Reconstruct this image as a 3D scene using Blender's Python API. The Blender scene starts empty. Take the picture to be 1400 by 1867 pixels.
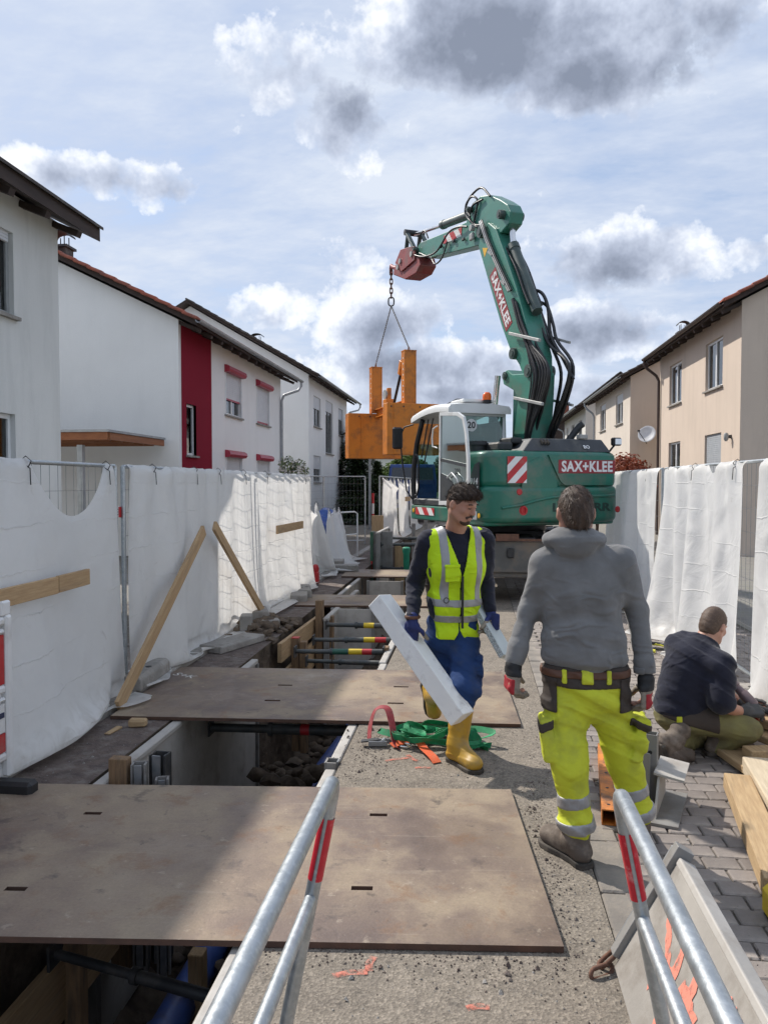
import bpy, bmesh, math, random
import numpy as np
from mathutils import Vector, Matrix, Euler, noise as mnoise

random.seed(7)
R_ = math.radians
scn = bpy.context.scene
COL = scn.collection

# ------------------------------------------------------------------ camera
CAM_H = 1.82
YAW, PITCH = math.atan(165 / 1400), math.atan(51 / 1400)
cam_d = bpy.data.cameras.new('camera')
cam = bpy.data.objects.new('camera', cam_d)
COL.objects.link(cam)
cam.location = (0, 0, CAM_H)
cam.rotation_euler = (math.pi / 2 - PITCH, 0, YAW)
cam_d.sensor_fit = 'VERTICAL'
cam_d.sensor_height = 24.0
cam_d.lens = 1400 / 1867 * 24.0
cam_d.clip_start = 0.05
cam_d.clip_end = 3000
scn.camera = cam
scn.cycles.max_bounces = 5
scn.cycles.adaptive_threshold = 0.02
scn.cycles.diffuse_bounces = 3
scn.cycles.glossy_bounces = 3
scn.cycles.transparent_max_bounces = 8
scn.cycles.caustics_reflective = False
scn.cycles.caustics_refractive = False

# ------------------------------------------------------------------ sun
SUN_DX, SUN_DY = 0.80, -0.62          # shadow offset on the ground per metre of height
sun_from = Vector((-SUN_DX, -SUN_DY, 1.0)).normalized()
sun_el = math.asin(sun_from.z)
sun_az = math.atan2(sun_from.x, sun_from.y)      # from +Y, clockwise
ld = bpy.data.lights.new('sun', 'SUN')
ld.energy = 3.7
ld.angle = R_(0.9)
ld.color = (1.0, 0.94, 0.86)
sun = bpy.data.objects.new('sun', ld)
COL.objects.link(sun)
sun.rotation_euler = (-sun_from).to_track_quat('-Z', 'Y').to_euler()
sun.location = (-20, 20, 30)

# ------------------------------------------------------------------ exposure
scn.view_settings.view_transform = 'Standard'
scn.view_settings.look = 'None'
scn.view_settings.exposure = 0.42
scn.view_settings.gamma = 1.0
scn.view_settings.use_curve_mapping = False

# ------------------------------------------------------------------ pixel -> place helper (planning only: gives real positions)
_fw = Vector((-math.sin(YAW) * math.cos(PITCH), math.cos(YAW) * math.cos(PITCH), -math.sin(PITCH)))
_rt = Vector((math.cos(YAW), math.sin(YAW), 0))
_up = _rt.cross(_fw)
def at(u, v, X=None, Y=None, Z=None):
    d = _fw * 1400 + _rt * (u - 700) + _up * (933.5 - v)
    c = Vector((0, 0, CAM_H))
    t = (X - c.x) / d.x if X is not None else (Y - c.y) / d.y if Y is not None else (Z - c.z) / d.z
    return c + d * t

# ------------------------------------------------------------------ node helpers
def NT(m):
    m.use_nodes = True
    nt = m.node_tree
    nt.nodes.clear()
    return nt
def N(nt, typ, **kw):
    n = nt.nodes.new(typ)
    for k, v in kw.items():
        if k in n.inputs.keys():
            n.inputs[k].default_value = v
        else:
            setattr(n, k, v)
    return n
def LK(nt, a, b):
    nt.links.new(a, b)
def ramp(nt, fac, stops, interp='LINEAR'):
    r = nt.nodes.new('ShaderNodeValToRGB')
    r.color_ramp.interpolation = interp
    els = r.color_ramp.elements
    while len(els) < len(stops):
        els.new(0.5)
    for e, (p, c) in zip(els, stops):
        e.position = p
        e.color = (c[0], c[1], c[2], 1) if hasattr(c, '__len__') else (c, c, c, 1)
    LK(nt, fac, r.inputs[0])
    return r.outputs[0]
def mth(nt, op, a, b=None, c=None, clamp=False):
    n = nt.nodes.new('ShaderNodeMath')
    n.operation = op
    n.use_clamp = clamp
    for i, x in enumerate((a, b, c)):
        if x is None:
            continue
        if isinstance(x, (int, float)):
            n.inputs[i].default_value = x
        else:
            LK(nt, x, n.inputs[i])
    return n.outputs[0]
def mixc(nt, fac, a, b, mode='MIX'):
    n = nt.nodes.new('ShaderNodeMix')
    n.data_type = 'RGBA'
    n.blend_type = mode
    for i, x in ((0, fac), (6, a), (7, b)):
        if isinstance(x, (int, float)):
            n.inputs[i].default_value = x
        elif isinstance(x, (tuple, list)):
            n.inputs[i].default_value = (x[0], x[1], x[2], 1)
        else:
            LK(nt, x, n.inputs[i])
    return n.outputs[2]
def noise_tex(nt, vec, scale, detail=4.0, rough=0.55, dist=0.0):
    n = N(nt, 'ShaderNodeTexNoise', Scale=scale, Detail=detail, Roughness=rough, Distortion=dist)
    LK(nt, vec, n.inputs['Vector'])
    return n.outputs['Fac']
def coords(nt, kind='Object', scale=None):
    tc = nt.nodes.new('ShaderNodeTexCoord')
    o = tc.outputs[kind]
    if scale:
        mp = nt.nodes.new('ShaderNodeMapping')
        mp.inputs['Scale'].default_value = scale
        LK(nt, o, mp.inputs['Vector'])
        o = mp.outputs[0]
    return o
MATS = {}
def mat(name, c1, c2=None, scale=6.0, rough=0.6, metal=0.0, bump=0.0, bscale=None, dirt=None, dirt_amt=0.0, dirt_scale=3.0,
        rvar=0.12, kind='Object', stretch=None, spec=0.5, trans=0.0, obvar=0.0, detail=5.0, coat=0.0, contrast=(0.3, 0.7), sheen=0.0, wrinkle=0.0):
    """colour varied by noise between c1 and c2, optional dirt patches, roughness variation and fine bump"""
    if name in MATS:
        return MATS[name]
    m = bpy.data.materials.new(name)
    nt = NT(m)
    out = N(nt, 'ShaderNodeOutputMaterial')
    b = N(nt, 'ShaderNodeBsdfPrincipled')
    b.inputs['Metallic'].default_value = metal
    b.inputs['Specular IOR Level'].default_value = spec
    if coat:
        b.inputs['Coat Weight'].default_value = coat
        b.inputs['Coat Roughness'].default_value = 0.15
    if sheen:
        b.inputs['Sheen Weight'].default_value = sheen
    vec = coords(nt, kind, stretch)
    if c2 is None:
        c2 = tuple(min(1, x * 0.82) for x in c1)
    n1 = noise_tex(nt, vec, scale, detail)
    col = ramp(nt, n1, [(contrast[0], c2), (contrast[1], c1)])
    if dirt is not None:
        n2 = noise_tex(nt, vec, dirt_scale, 6.0, 0.65)
        dm = ramp(nt, n2, [(0.62 - dirt_amt * 0.35, 0.0), (0.78 - dirt_amt * 0.25, 1.0)])
        dm = mth(nt, 'MULTIPLY', dm, min(1.0, 0.35 + dirt_amt))
        col = mixc(nt, dm, col, dirt)
    if obvar:
        oi = nt.nodes.new('ShaderNodeObjectInfo')
        hv = N(nt, 'ShaderNodeHueSaturation')
        LK(nt, col, hv.inputs['Color'])
        LK(nt, mth(nt, 'MULTIPLY_ADD', oi.outputs['Random'], obvar * 2, 1.0 - obvar), hv.inputs['Value'])
        col = hv.outputs[0]
    LK(nt, col, b.inputs['Base Color'])
    n3 = noise_tex(nt, vec, scale * 2.3, 3.0)
    LK(nt, mth(nt, 'MULTIPLY_ADD', n3, rvar * 2, rough - rvar, clamp=True), b.inputs['Roughness'])
    if bump:
        n4 = noise_tex(nt, vec, bscale or scale * 8, 6.0, 0.6)
        bp = N(nt, 'ShaderNodeBump', Strength=1.0, Distance=bump)
        hgt = n4
        if wrinkle:
            rn = N(nt, 'ShaderNodeTexNoise', Scale=7.5, Detail=3.0, Roughness=0.5, Distortion=1.2)
            rn.noise_type = 'RIDGED_MULTIFRACTAL'
            LK(nt, coords(nt, 'Object', (1.0, 1.0, 1.7)), rn.inputs['Vector'])
            hgt = mth(nt, 'ADD', n4, mth(nt, 'MULTIPLY', rn.outputs['Fac'], wrinkle / bump))
        LK(nt, hgt, bp.inputs['Height'])
        LK(nt, bp.outputs[0], b.inputs['Normal'])
    sh = b.outputs[0]
    if trans:
        t = N(nt, 'ShaderNodeBsdfTranslucent')
        LK(nt, col, t.inputs['Color'])
        mx = N(nt, 'ShaderNodeMixShader', Fac=trans)
        LK(nt, sh, mx.inputs[1])
        LK(nt, t.outputs[0], mx.inputs[2])
        sh = mx.outputs[0]
    LK(nt, sh, out.inputs['Surface'])
    MATS[name] = m
    return m

# ------------------------------------------------------------------ mesh builder
def rotz(a):
    return Matrix.Rotation(a, 3, 'Z')
class MB:
    def __init__(s):
        s.v, s.f, s.m, s.mi = [], [], [], 0
    def add(s, verts, faces):
        o = len(s.v)
        s.v.extend(tuple(x) for x in verts)
        for f in faces:
            s.f.append(tuple(i + o for i in f))
            s.m.append(s.mi)
        return s
    def box(s, c, size, R=None, bev=0.0, jit=0.0):
        hx, hy, hz = size[0] / 2, size[1] / 2, size[2] / 2
        c = Vector(c)
        if bev <= 0:
            P = [Vector((x, y, z)) for z in (-hz, hz) for y in (-hy, hy) for x in (-hx, hx)]
            F = [(0, 2, 3, 1), (4, 5, 7, 6), (0, 1, 5, 4), (2, 6, 7, 3), (0, 4, 6, 2), (1, 3, 7, 5)]
        else:
            b = min(bev, hx * .9, hy * .9, hz * .9)
            P, F, idx = [], [], {}
            for sx in (-1, 1):
                for sy in (-1, 1):
                    for sz in (-1, 1):
                        for a in range(3):
                            q = [sx * (hx - b), sy * (hy - b), sz * (hz - b)]
                            q[a] = (sx * hx, sy * hy, sz * hz)[a]
                            idx[(sx, sy, sz, a)] = len(P)
                            P.append(Vector(q))
            for a in range(3):
                o1, o2 = (a + 1) % 3, (a + 2) % 3
                for sg in (-1, 1):
                    ring = []
                    for (s1, s2) in ((-1, -1), (1, -1), (1, 1), (-1, 1)):
                        k = [0, 0, 0]
                        k[a], k[o1], k[o2] = sg, s1, s2
                        ring.append(idx[(k[0], k[1], k[2], a)])
                    F.append(tuple(ring if sg > 0 else ring[::-1]))
            for a in range(3):            # edges running along axis a
                o1, o2 = (a + 1) % 3, (a + 2) % 3
                for s1 in (-1, 1):
                    for s2 in (-1, 1):
                        k0, k1 = [0, 0, 0], [0, 0, 0]
                        k0[a], k1[a] = -1, 1
                        for k in (k0, k1):
                            k[o1], k[o2] = s1, s2
                        q = [idx[(*k0, o1)], idx[(*k1, o1)], idx[(*k1, o2)], idx[(*k0, o2)]]
                        F.append(tuple(q if s1 * s2 < 0 else q[::-1]))
            for sx in (-1, 1):
                for sy in (-1, 1):
                    for sz in (-1, 1):
                        q = [idx[(sx, sy, sz, a)] for a in range(3)]
                        F.append(tuple(q if sx * sy * sz > 0 else q[::-1]))
        if jit:
            P = [p + Vector((random.uniform(-jit, jit), random.uniform(-jit, jit), random.uniform(-jit, jit))) for p in P]
        if R is not None:
            if isinstance(R, (int, float)):
                R = rotz(R)
            P = [R @ p for p in P]
        return s.add([p + c for p in P], F)
    def bar(s, p0, p1, w, h, up=(0, 0, 1), bev=0.0):
        p0, p1 = Vector(p0), Vector(p1)
        d = p1 - p0
        L = d.length
        z = d.normalized()
        x = Vector(up).cross(z)
        if x.length < 1e-4:
            x = Vector((1, 0, 0)).cross(z)
        x.normalize()
        y = z.cross(x)
        Rm = Matrix((x, y, z)).transposed()
        return s.box((p0 + p1) / 2, (w, h, L), Rm, bev)
    def cyl(s, p0, p1, r0, r1=None, n=12, caps=True):
        r1 = r0 if r1 is None else r1
        p0, p1 = Vector(p0), Vector(p1)
        z = (p1 - p0).normalized()
        x = z.orthogonal().normalized()
        y = z.cross(x)
        V = []
        for p, r in ((p0, r0), (p1, r1)):
            for i in range(n):
                a = 2 * math.pi * i / n
                V.append(p + (x * math.cos(a) + y * math.sin(a)) * r)
        F = [(i, (i + 1) % n, n + (i + 1) % n, n + i) for i in range(n)]
        if caps:
            F += [tuple(range(n - 1, -1, -1)), tuple(range(n, 2 * n))]
        return s.add(V, F)
    def tube(s, pts, r, n=8, closed=False, caps=True):
        pts = [Vector(p) for p in pts]
        k = len(pts)
        rr = r if hasattr(r, '__len__') else [r] * k
        T = []
        for i in range(k):
            a = pts[(i - 1) % k] if (closed or i > 0) else pts[i]
            b = pts[(i + 1) % k] if (closed or i < k - 1) else pts[i]
            T.append((b - a).normalized())
        x = T[0].orthogonal().normalized()
        V = []
        for i in range(k):
            x = (x - T[i] * x.dot(T[i]))
            x = x.normalized() if x.length > 1e-6 else T[i].orthogonal().normalized()
            y = T[i].cross(x)
            for j in range(n):
                a = 2 * math.pi * j / n
                V.append(pts[i] + (x * math.cos(a) + y * math.sin(a)) * rr[i])
        F = []
        for i in range(k if closed else k - 1):
            i2 = (i + 1) % k
            for j in range(n):
                F.append((i * n + j, i * n + (j + 1) % n, i2 * n + (j + 1) % n, i2 * n + j))
        if caps and not closed:
            F += [tuple(range(n - 1, -1, -1)), tuple((k - 1) * n + j for j in range(n))]
        return s.add(V, F)
    def prism(s, poly, h0, h1, fr):
        """poly: list of (a,b); fr(a,b,h)->xyz"""
        n = len(poly)
        V = [fr(a, b, h0) for a, b in poly] + [fr(a, b, h1) for a, b in poly]
        F = [(i, (i + 1) % n, n + (i + 1) % n, n + i) for i in range(n)]
        F += [tuple(range(n - 1, -1, -1)), tuple(range(n, 2 * n))]
        return s.add(V, F)
    def ribbon(s, pts, w, t, up=(0, 0, 1)):
        """flat band swept along pts: width w (list or number) along the side vector, thickness t"""
        pts = [Vector(p) for p in pts]
        k = len(pts)
        V = []
        for i in range(k):
            T = (pts[min(i + 1, k - 1)] - pts[max(i - 1, 0)]).normalized()
            U = up(i / (k - 1)) if callable(up) else Vector(up)
            sd = T.cross(U)
            sd = sd.normalized() if sd.length > 1e-5 else T.orthogonal().normalized()
            nn = sd.cross(T)
            ww = w[i] if hasattr(w, '__len__') else w
            for a, b in ((-1, -1), (1, -1), (1, 1), (-1, 1)):
                V.append(pts[i] + sd * a * ww / 2 + nn * b * t / 2)
        F = []
        for i in range(k - 1):
            for j in range(4):
                F.append((i * 4 + j, i * 4 + (j + 1) % 4, i * 4 + 4 + (j + 1) % 4, i * 4 + 4 + j))
        F += [(3, 2, 1, 0), tuple((k - 1) * 4 + j for j in range(4))]
        return s.add(V, F)
    def lathe(s, prof, c=(0, 0, 0), n=16, axis=None):
        c = Vector(c)
        Rm = Matrix.Identity(3) if axis is None else Vector(axis).to_track_quat('Z', 'Y').to_matrix()
        V, F, k = [], [], len(prof)
        for r, z in prof:
            for j in range(n):
                a = 2 * math.pi * j / n
                V.append(c + Rm @ Vector((r * math.cos(a), r * math.sin(a), z)))
        for i in range(k - 1):
            for j in range(n):
                F.append((i * n + j, i * n + (j + 1) % n, (i + 1) * n + (j + 1) % n, (i + 1) * n + j))
        F += [tuple(range(n - 1, -1, -1)), tuple((k - 1) * n + j for j in range(n))]
        return s.add(V, F)
    def mesh(s, name, mats, smooth=None):
        me = bpy.data.meshes.new(name)
        me.from_pydata([tuple(v) for v in s.v], [], s.f)
        for m in (mats if isinstance(mats, (list, tuple)) else [mats]):
            me.materials.append(m)
        if isinstance(mats, (list, tuple)) and len(mats) > 1:
            me.polygons.foreach_set('material_index', s.m)
        if smooth:
            me.shade_smooth()
            me.set_sharp_from_angle(angle=R_(smooth if smooth is not True else 40))
        me.update()
        return me
    def build(s, name, mats, parent=None, smooth=None, bevel=0.0, world=False, fix=False):
        me = s.mesh(name, mats, smooth)
        if fix:
            bm = bmesh.new(); bm.from_mesh(me)
            bmesh.ops.recalc_face_normals(bm, faces=bm.faces)
            bm.to_mesh(me); bm.free()
        return place(name, me, parent, bevel, world)
def place(name, me, parent=None, bevel=0.0, world=False, loc=None, rot=None):
    o = bpy.data.objects.new(name, me)
    COL.objects.link(o)
    if parent is not None:
        o.parent = parent
        if world:
            pl = parent.location.copy()
            if parent.parent is not None:
                pl = pl + parent.parent.location
            o.matrix_parent_inverse = Matrix.Translation(-root_loc(parent))
    if loc is not None:
        o.location = loc
    if rot is not None:
        o.rotation_euler = rot if hasattr(rot, '__len__') else (0, 0, rot)
    if bevel:
        md = o.modifiers.new('bevel', 'BEVEL')
        md.width = bevel
        md.segments = 2
        md.limit_method = 'ANGLE'
        md.angle_limit = R_(40)
        md.harden_normals = False
    return o
def root_loc(o):
    """world translation of an unrotated chain of parents whose own parent inverse cancels"""
    if o.type == 'EMPTY':
        return o.location.copy()
    return Vector((0, 0, 0))
def tag(o, label, cat, group=None, kind=None):
    if label: o['label'] = label
    if cat: o['category'] = cat
    if group: o['group'] = group
    if kind: o['kind'] = kind
    return o
def thing(name, label, cat, loc=(0, 0, 0), rz=0.0, group=None):
    o = bpy.data.objects.new(name, None)
    COL.objects.link(o)
    o.empty_display_size = 0.1
    o.location = loc
    o.rotation_euler = (0, 0, rz)
    return tag(o, label, cat, group)
def struct(o):
    o['kind'] = 'structure'
    return o
def text_mesh(body, size, ext=0.002, bold=0.0, shear=0.0, align='CENTER', spacing=1.0):
    cu = bpy.data.curves.new('text', 'FONT')
    cu.body = body
    cu.size = size
    cu.extrude = ext
    cu.offset = bold
    cu.shear = shear
    cu.align_x = align
    cu.align_y = 'CENTER'
    cu.space_character = spacing
    cu.resolution_u = 3
    o = bpy.data.objects.new('text', cu)
    COL.objects.link(o)
    dg = bpy.context.evaluated_depsgraph_get()
    me = bpy.data.meshes.new_from_object(o.evaluated_get(dg))
    bpy.data.objects.remove(o)
    bpy.data.curves.remove(cu)
    return me
def lettering(name, body, size, m, parent, M4, bold=0.0, ext=0.002, shear=0.0, spacing=1.0, sx=1.0):
    me = text_mesh(body, size, ext, bold, shear, spacing=spacing)
    me.materials.clear()
    me.materials.append(m)
    o = bpy.data.objects.new(name, me)
    COL.objects.link(o)
    o.parent = parent
    o.matrix_local = M4 @ Matrix.Diagonal((sx, 1, 1, 1))
    return o
def frame4(o, x, z):
    """4x4 with origin o, text direction x and facing z"""
    x, z = Vector(x).normalized(), Vector(z).normalized()
    y = z.cross(x).normalized()
    x = y.cross(z)
    M = Matrix((x, y, z)).transposed().to_4x4()
    M.translation = Vector(o)
    return M

# ------------------------------------------------------------------ implicit surfaces for bodies, clothes, rocks
class SDF:
    def __init__(s, lo, hi, h):
        s.lo = np.array(lo, float); s.h = h
        s.n = np.ceil((np.array(hi, float) - s.lo) / h).astype(int) + 1
        s.V = np.full(tuple(s.n), 1.0, np.float32)
        s.ax = [s.lo[i] + h * np.arange(s.n[i]) for i in range(3)]
    def _sub(s, lo, hi, pad):
        a = np.clip(np.floor((np.array(lo) - pad - s.lo) / s.h).astype(int), 0, s.n - 1)
        b = np.clip(np.ceil((np.array(hi) + pad - s.lo) / s.h).astype(int) + 1, 1, s.n)
        sl = tuple(slice(a[i], max(b[i], a[i] + 1)) for i in range(3))
        X = s.ax[0][sl[0]][:, None, None]; Y = s.ax[1][sl[1]][None, :, None]; Z = s.ax[2][sl[2]][None, None, :]
        return sl, X, Y, Z
    def _mix(s, sl, d, k, op):
        a = s.V[sl]
        if op == 'sub':
            d2 = -d
            if k > 0:
                hh = np.maximum(k - np.abs(a - d2), 0) / k
                s.V[sl] = np.maximum(a, d2) + hh * hh * k * 0.25
            else:
                s.V[sl] = np.maximum(a, d2)
            return
        if k > 0:
            hh = np.maximum(k - np.abs(a - d), 0) / k
            s.V[sl] = np.minimum(a, d) - hh * hh * k * 0.25
        else:
            s.V[sl] = np.minimum(a, d)
    def cap(s, p0, p1, r0, r1=None, k=0.03, op='add', flat=None):
        r1 = r0 if r1 is None else r1
        p0 = np.array(p0, float); p1 = np.array(p1, float)
        m = max(r0, r1)
        sl, X, Y, Z = s._sub(np.minimum(p0, p1), np.maximum(p0, p1), m * (1.6 if flat else 1) + k + 3 * s.h)
        d = p1 - p0
        L2 = max(d @ d, 1e-9)
        x, y, z = X - p0[0], Y - p0[1], Z - p0[2]
        t = np.clip((x * d[0] + y * d[1] + z * d[2]) / L2, 0, 1)
        qx, qy, qz = x - t * d[0], y - t * d[1], z - t * d[2]
        if flat is not None:                 # (axis, factor): cross-section squeezed along axis
            ax, fc = np.array(flat[0], float), flat[1]
            ax = ax / np.linalg.norm(ax)
            pj = qx * ax[0] + qy * ax[1] + qz * ax[2]
            g = (1 / fc - 1)
            qx, qy, qz = qx + ax[0] * pj * g, qy + ax[1] * pj * g, qz + ax[2] * pj * g
        dist = np.sqrt(qx * qx + qy * qy + qz * qz) - (r0 + (r1 - r0) * t)
        s._mix(sl, dist, k, op)
        return s
    def chain(s, pts, rs, k=0.03, flat=None):
        for i in range(len(pts) - 1):
            s.cap(pts[i], pts[i + 1], rs[i], rs[i + 1], k, flat=flat)
        return s
    def ell(s, c, r, R=None, k=0.03, op='add'):
        c = np.array(c, float); r = np.array(r, float)
        m = r.max()
        sl, X, Y, Z = s._sub(c, c, m + k + 3 * s.h)
        x, y, z = X - c[0], Y - c[1], Z - c[2]
        if R is not None:
            Rm = np.array(R.transposed() if hasattr(R, 'transposed') else np.array(R).T)
            x, y, z = (Rm[0, 0] * x + Rm[0, 1] * y + Rm[0, 2] * z, Rm[1, 0] * x + Rm[1, 1] * y + Rm[1, 2] * z, Rm[2, 0] * x + Rm[2, 1] * y + Rm[2, 2] * z)
        k0 = np.sqrt((x / r[0]) ** 2 + (y / r[1]) ** 2 + (z / r[2]) ** 2) + 1e-6
        k1 = np.sqrt((x / r[0] ** 2) ** 2 + (y / r[1] ** 2) ** 2 + (z / r[2] ** 2) ** 2) + 1e-6
        s._mix(sl, k0 * (k0 - 1) / k1, k, op)
        return s
    def rbox(s, c, half, rad, R=None, k=0.02, op='add'):
        c = np.array(c, float); half = np.array(half, float)
        m = np.linalg.norm(half) + rad
        sl, X, Y, Z = s._sub(c, c, m + k + 3 * s.h)
        x, y, z = X - c[0], Y - c[1], Z - c[2]
        if R is not None:
            Rm = np.array(R.transposed() if hasattr(R, 'transposed') else np.array(R).T)
            x, y, z = (Rm[0, 0] * x + Rm[0, 1] * y + Rm[0, 2] * z, Rm[1, 0] * x + Rm[1, 1] * y + Rm[1, 2] * z, Rm[2, 0] * x + Rm[2, 1] * y + Rm[2, 2] * z)
        qx, qy, qz = np.abs(x) - half[0], np.abs(y) - half[1], np.abs(z) - half[2]
        d = np.sqrt(np.maximum(qx, 0) ** 2 + np.maximum(qy, 0) ** 2 + np.maximum(qz, 0) ** 2) + np.minimum(np.maximum(np.maximum(qx, qy), qz), 0) - rad
        s._mix(sl, d, k, op)
        return s
    def cut(s, p, n, k=0.0):
        """keep the side where (x-p).n < 0"""
        p = np.array(p, float); n = np.array(n, float); n /= np.linalg.norm(n)
        X, Y, Z = s.ax[0][:, None, None], s.ax[1][None, :, None], s.ax[2][None, None, :]
        d = (X - p[0]) * n[0] + (Y - p[1]) * n[1] + (Z - p[2]) * n[2]
        s.V = np.maximum(s.V, d).astype(np.float32)
        return s
    def warp(s, fn):
        """add a displacement fn(X,Y,Z) to the field near the surface"""
        X, Y, Z = np.meshgrid(*s.ax, indexing='ij', sparse=True)
        s.V = (s.V + fn(X, Y, Z)).astype(np.float32)
        return s
    def mesh(s, name, m, smooth_it=1):
        V = s.V
        V[0, :, :] = V[-1, :, :] = 1; V[:, 0, :] = V[:, -1, :] = 1; V[:, :, 0] = V[:, :, -1] = 1
        inside = V < 0
        nx, ny, nz = V.shape
        cs = np.zeros((nx - 1, ny - 1, nz - 1), np.int8)
        for a in (0, 1):
            for b in (0, 1):
                for c in (0, 1):
                    cs += inside[a:nx - 1 + a, b:ny - 1 + b, c:nz - 1 + c]
        I, J, K = np.nonzero((cs > 0) & (cs < 8))
        if len(I) == 0:
            return bpy.data.meshes.new(name)
        idx = np.full(cs.shape, -1, np.int32)
        idx[I, J, K] = np.arange(len(I))
        acc = np.zeros((len(I), 3)); cnt = np.zeros(len(I))
        cor = [(a, b, c) for a in (0, 1) for b in (0, 1) for c in (0, 1)]
        for p in cor:
            for ax in range(3):
                if p[ax] == 0:
                    q = list(p); q[ax] = 1
                    va = V[I + p[0], J + p[1], K + p[2]]; vb = V[I + q[0], J + q[1], K + q[2]]
                    ok = (va < 0) != (vb < 0)
                    t = np.where(ok, va / np.where(ok, va - vb, 1), 0)
                    pos = np.stack([np.full(len(I), p[0], float), np.full(len(I), p[1], float), np.full(len(I), p[2], float)], 1)
                    pos[:, ax] += t
                    acc[ok] += pos[ok]; cnt[ok] += 1
        P = (np.stack([I, J, K], 1) + acc / cnt[:, None]) * s.h + s.lo
        faces = []
        for ax in range(3):
            o1, o2 = (ax + 1) % 3, (ax + 2) % 3
            sa = [slice(None)] * 3; sb = [slice(None)] * 3
            sa[ax] = slice(0, -1); sb[ax] = slice(1, None)
            A, B = inside[tuple(sa)], inside[tuple(sb)]
            e = np.nonzero(A != B)
            e = [np.array(x) for x in e]
            ok = (e[o1] > 0) & (e[o2] > 0) & (e[o1] < V.shape[o1] - 1) & (e[o2] < V.shape[o2] - 1)
            e = [x[ok] for x in e]
            def cell(d1, d2):
                q = list(e)
                q[o1] = e[o1] - d1; q[o2] = e[o2] - d2
                return idx[q[0], q[1], q[2]]
            quad = np.stack([cell(1, 1), cell(0, 1), cell(0, 0), cell(1, 0)], 1)
            flip = ~A[e[0], e[1], e[2]]
            quad[flip] = quad[flip][:, ::-1]
            faces.append(quad)
        Fq = np.concatenate(faces)
        Fq = Fq[(Fq >= 0).all(1)]
        if smooth_it:
            Nn = len(P)
            for _ in range(smooth_it):
                sm = np.zeros_like(P); c2 = np.zeros(Nn)
                for a, b in ((0, 1), (1, 2), (2, 3), (3, 0)):
                    np.add.at(sm, Fq[:, a], P[Fq[:, b]]); np.add.at(c2, Fq[:, a], 1)
                    np.add.at(sm, Fq[:, b], P[Fq[:, a]]); np.add.at(c2, Fq[:, b], 1)
                P = P * 0.5 + 0.5 * sm / np.maximum(c2, 1)[:, None]
        me = bpy.data.meshes.new(name)
        me.vertices.add(len(P)); me.vertices.foreach_set('co', P.astype(np.float32).ravel())
        me.loops.add(len(Fq) * 4); me.loops.foreach_set('vertex_index', Fq.astype(np.int32).ravel())
        me.polygons.add(len(Fq)); me.polygons.foreach_set('loop_start', np.arange(0, len(Fq) * 4, 4, dtype=np.int32))
        me.materials.append(m)
        me.update(calc_edges=True)
        me.validate()
        me.shade_smooth()
        return me
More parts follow.
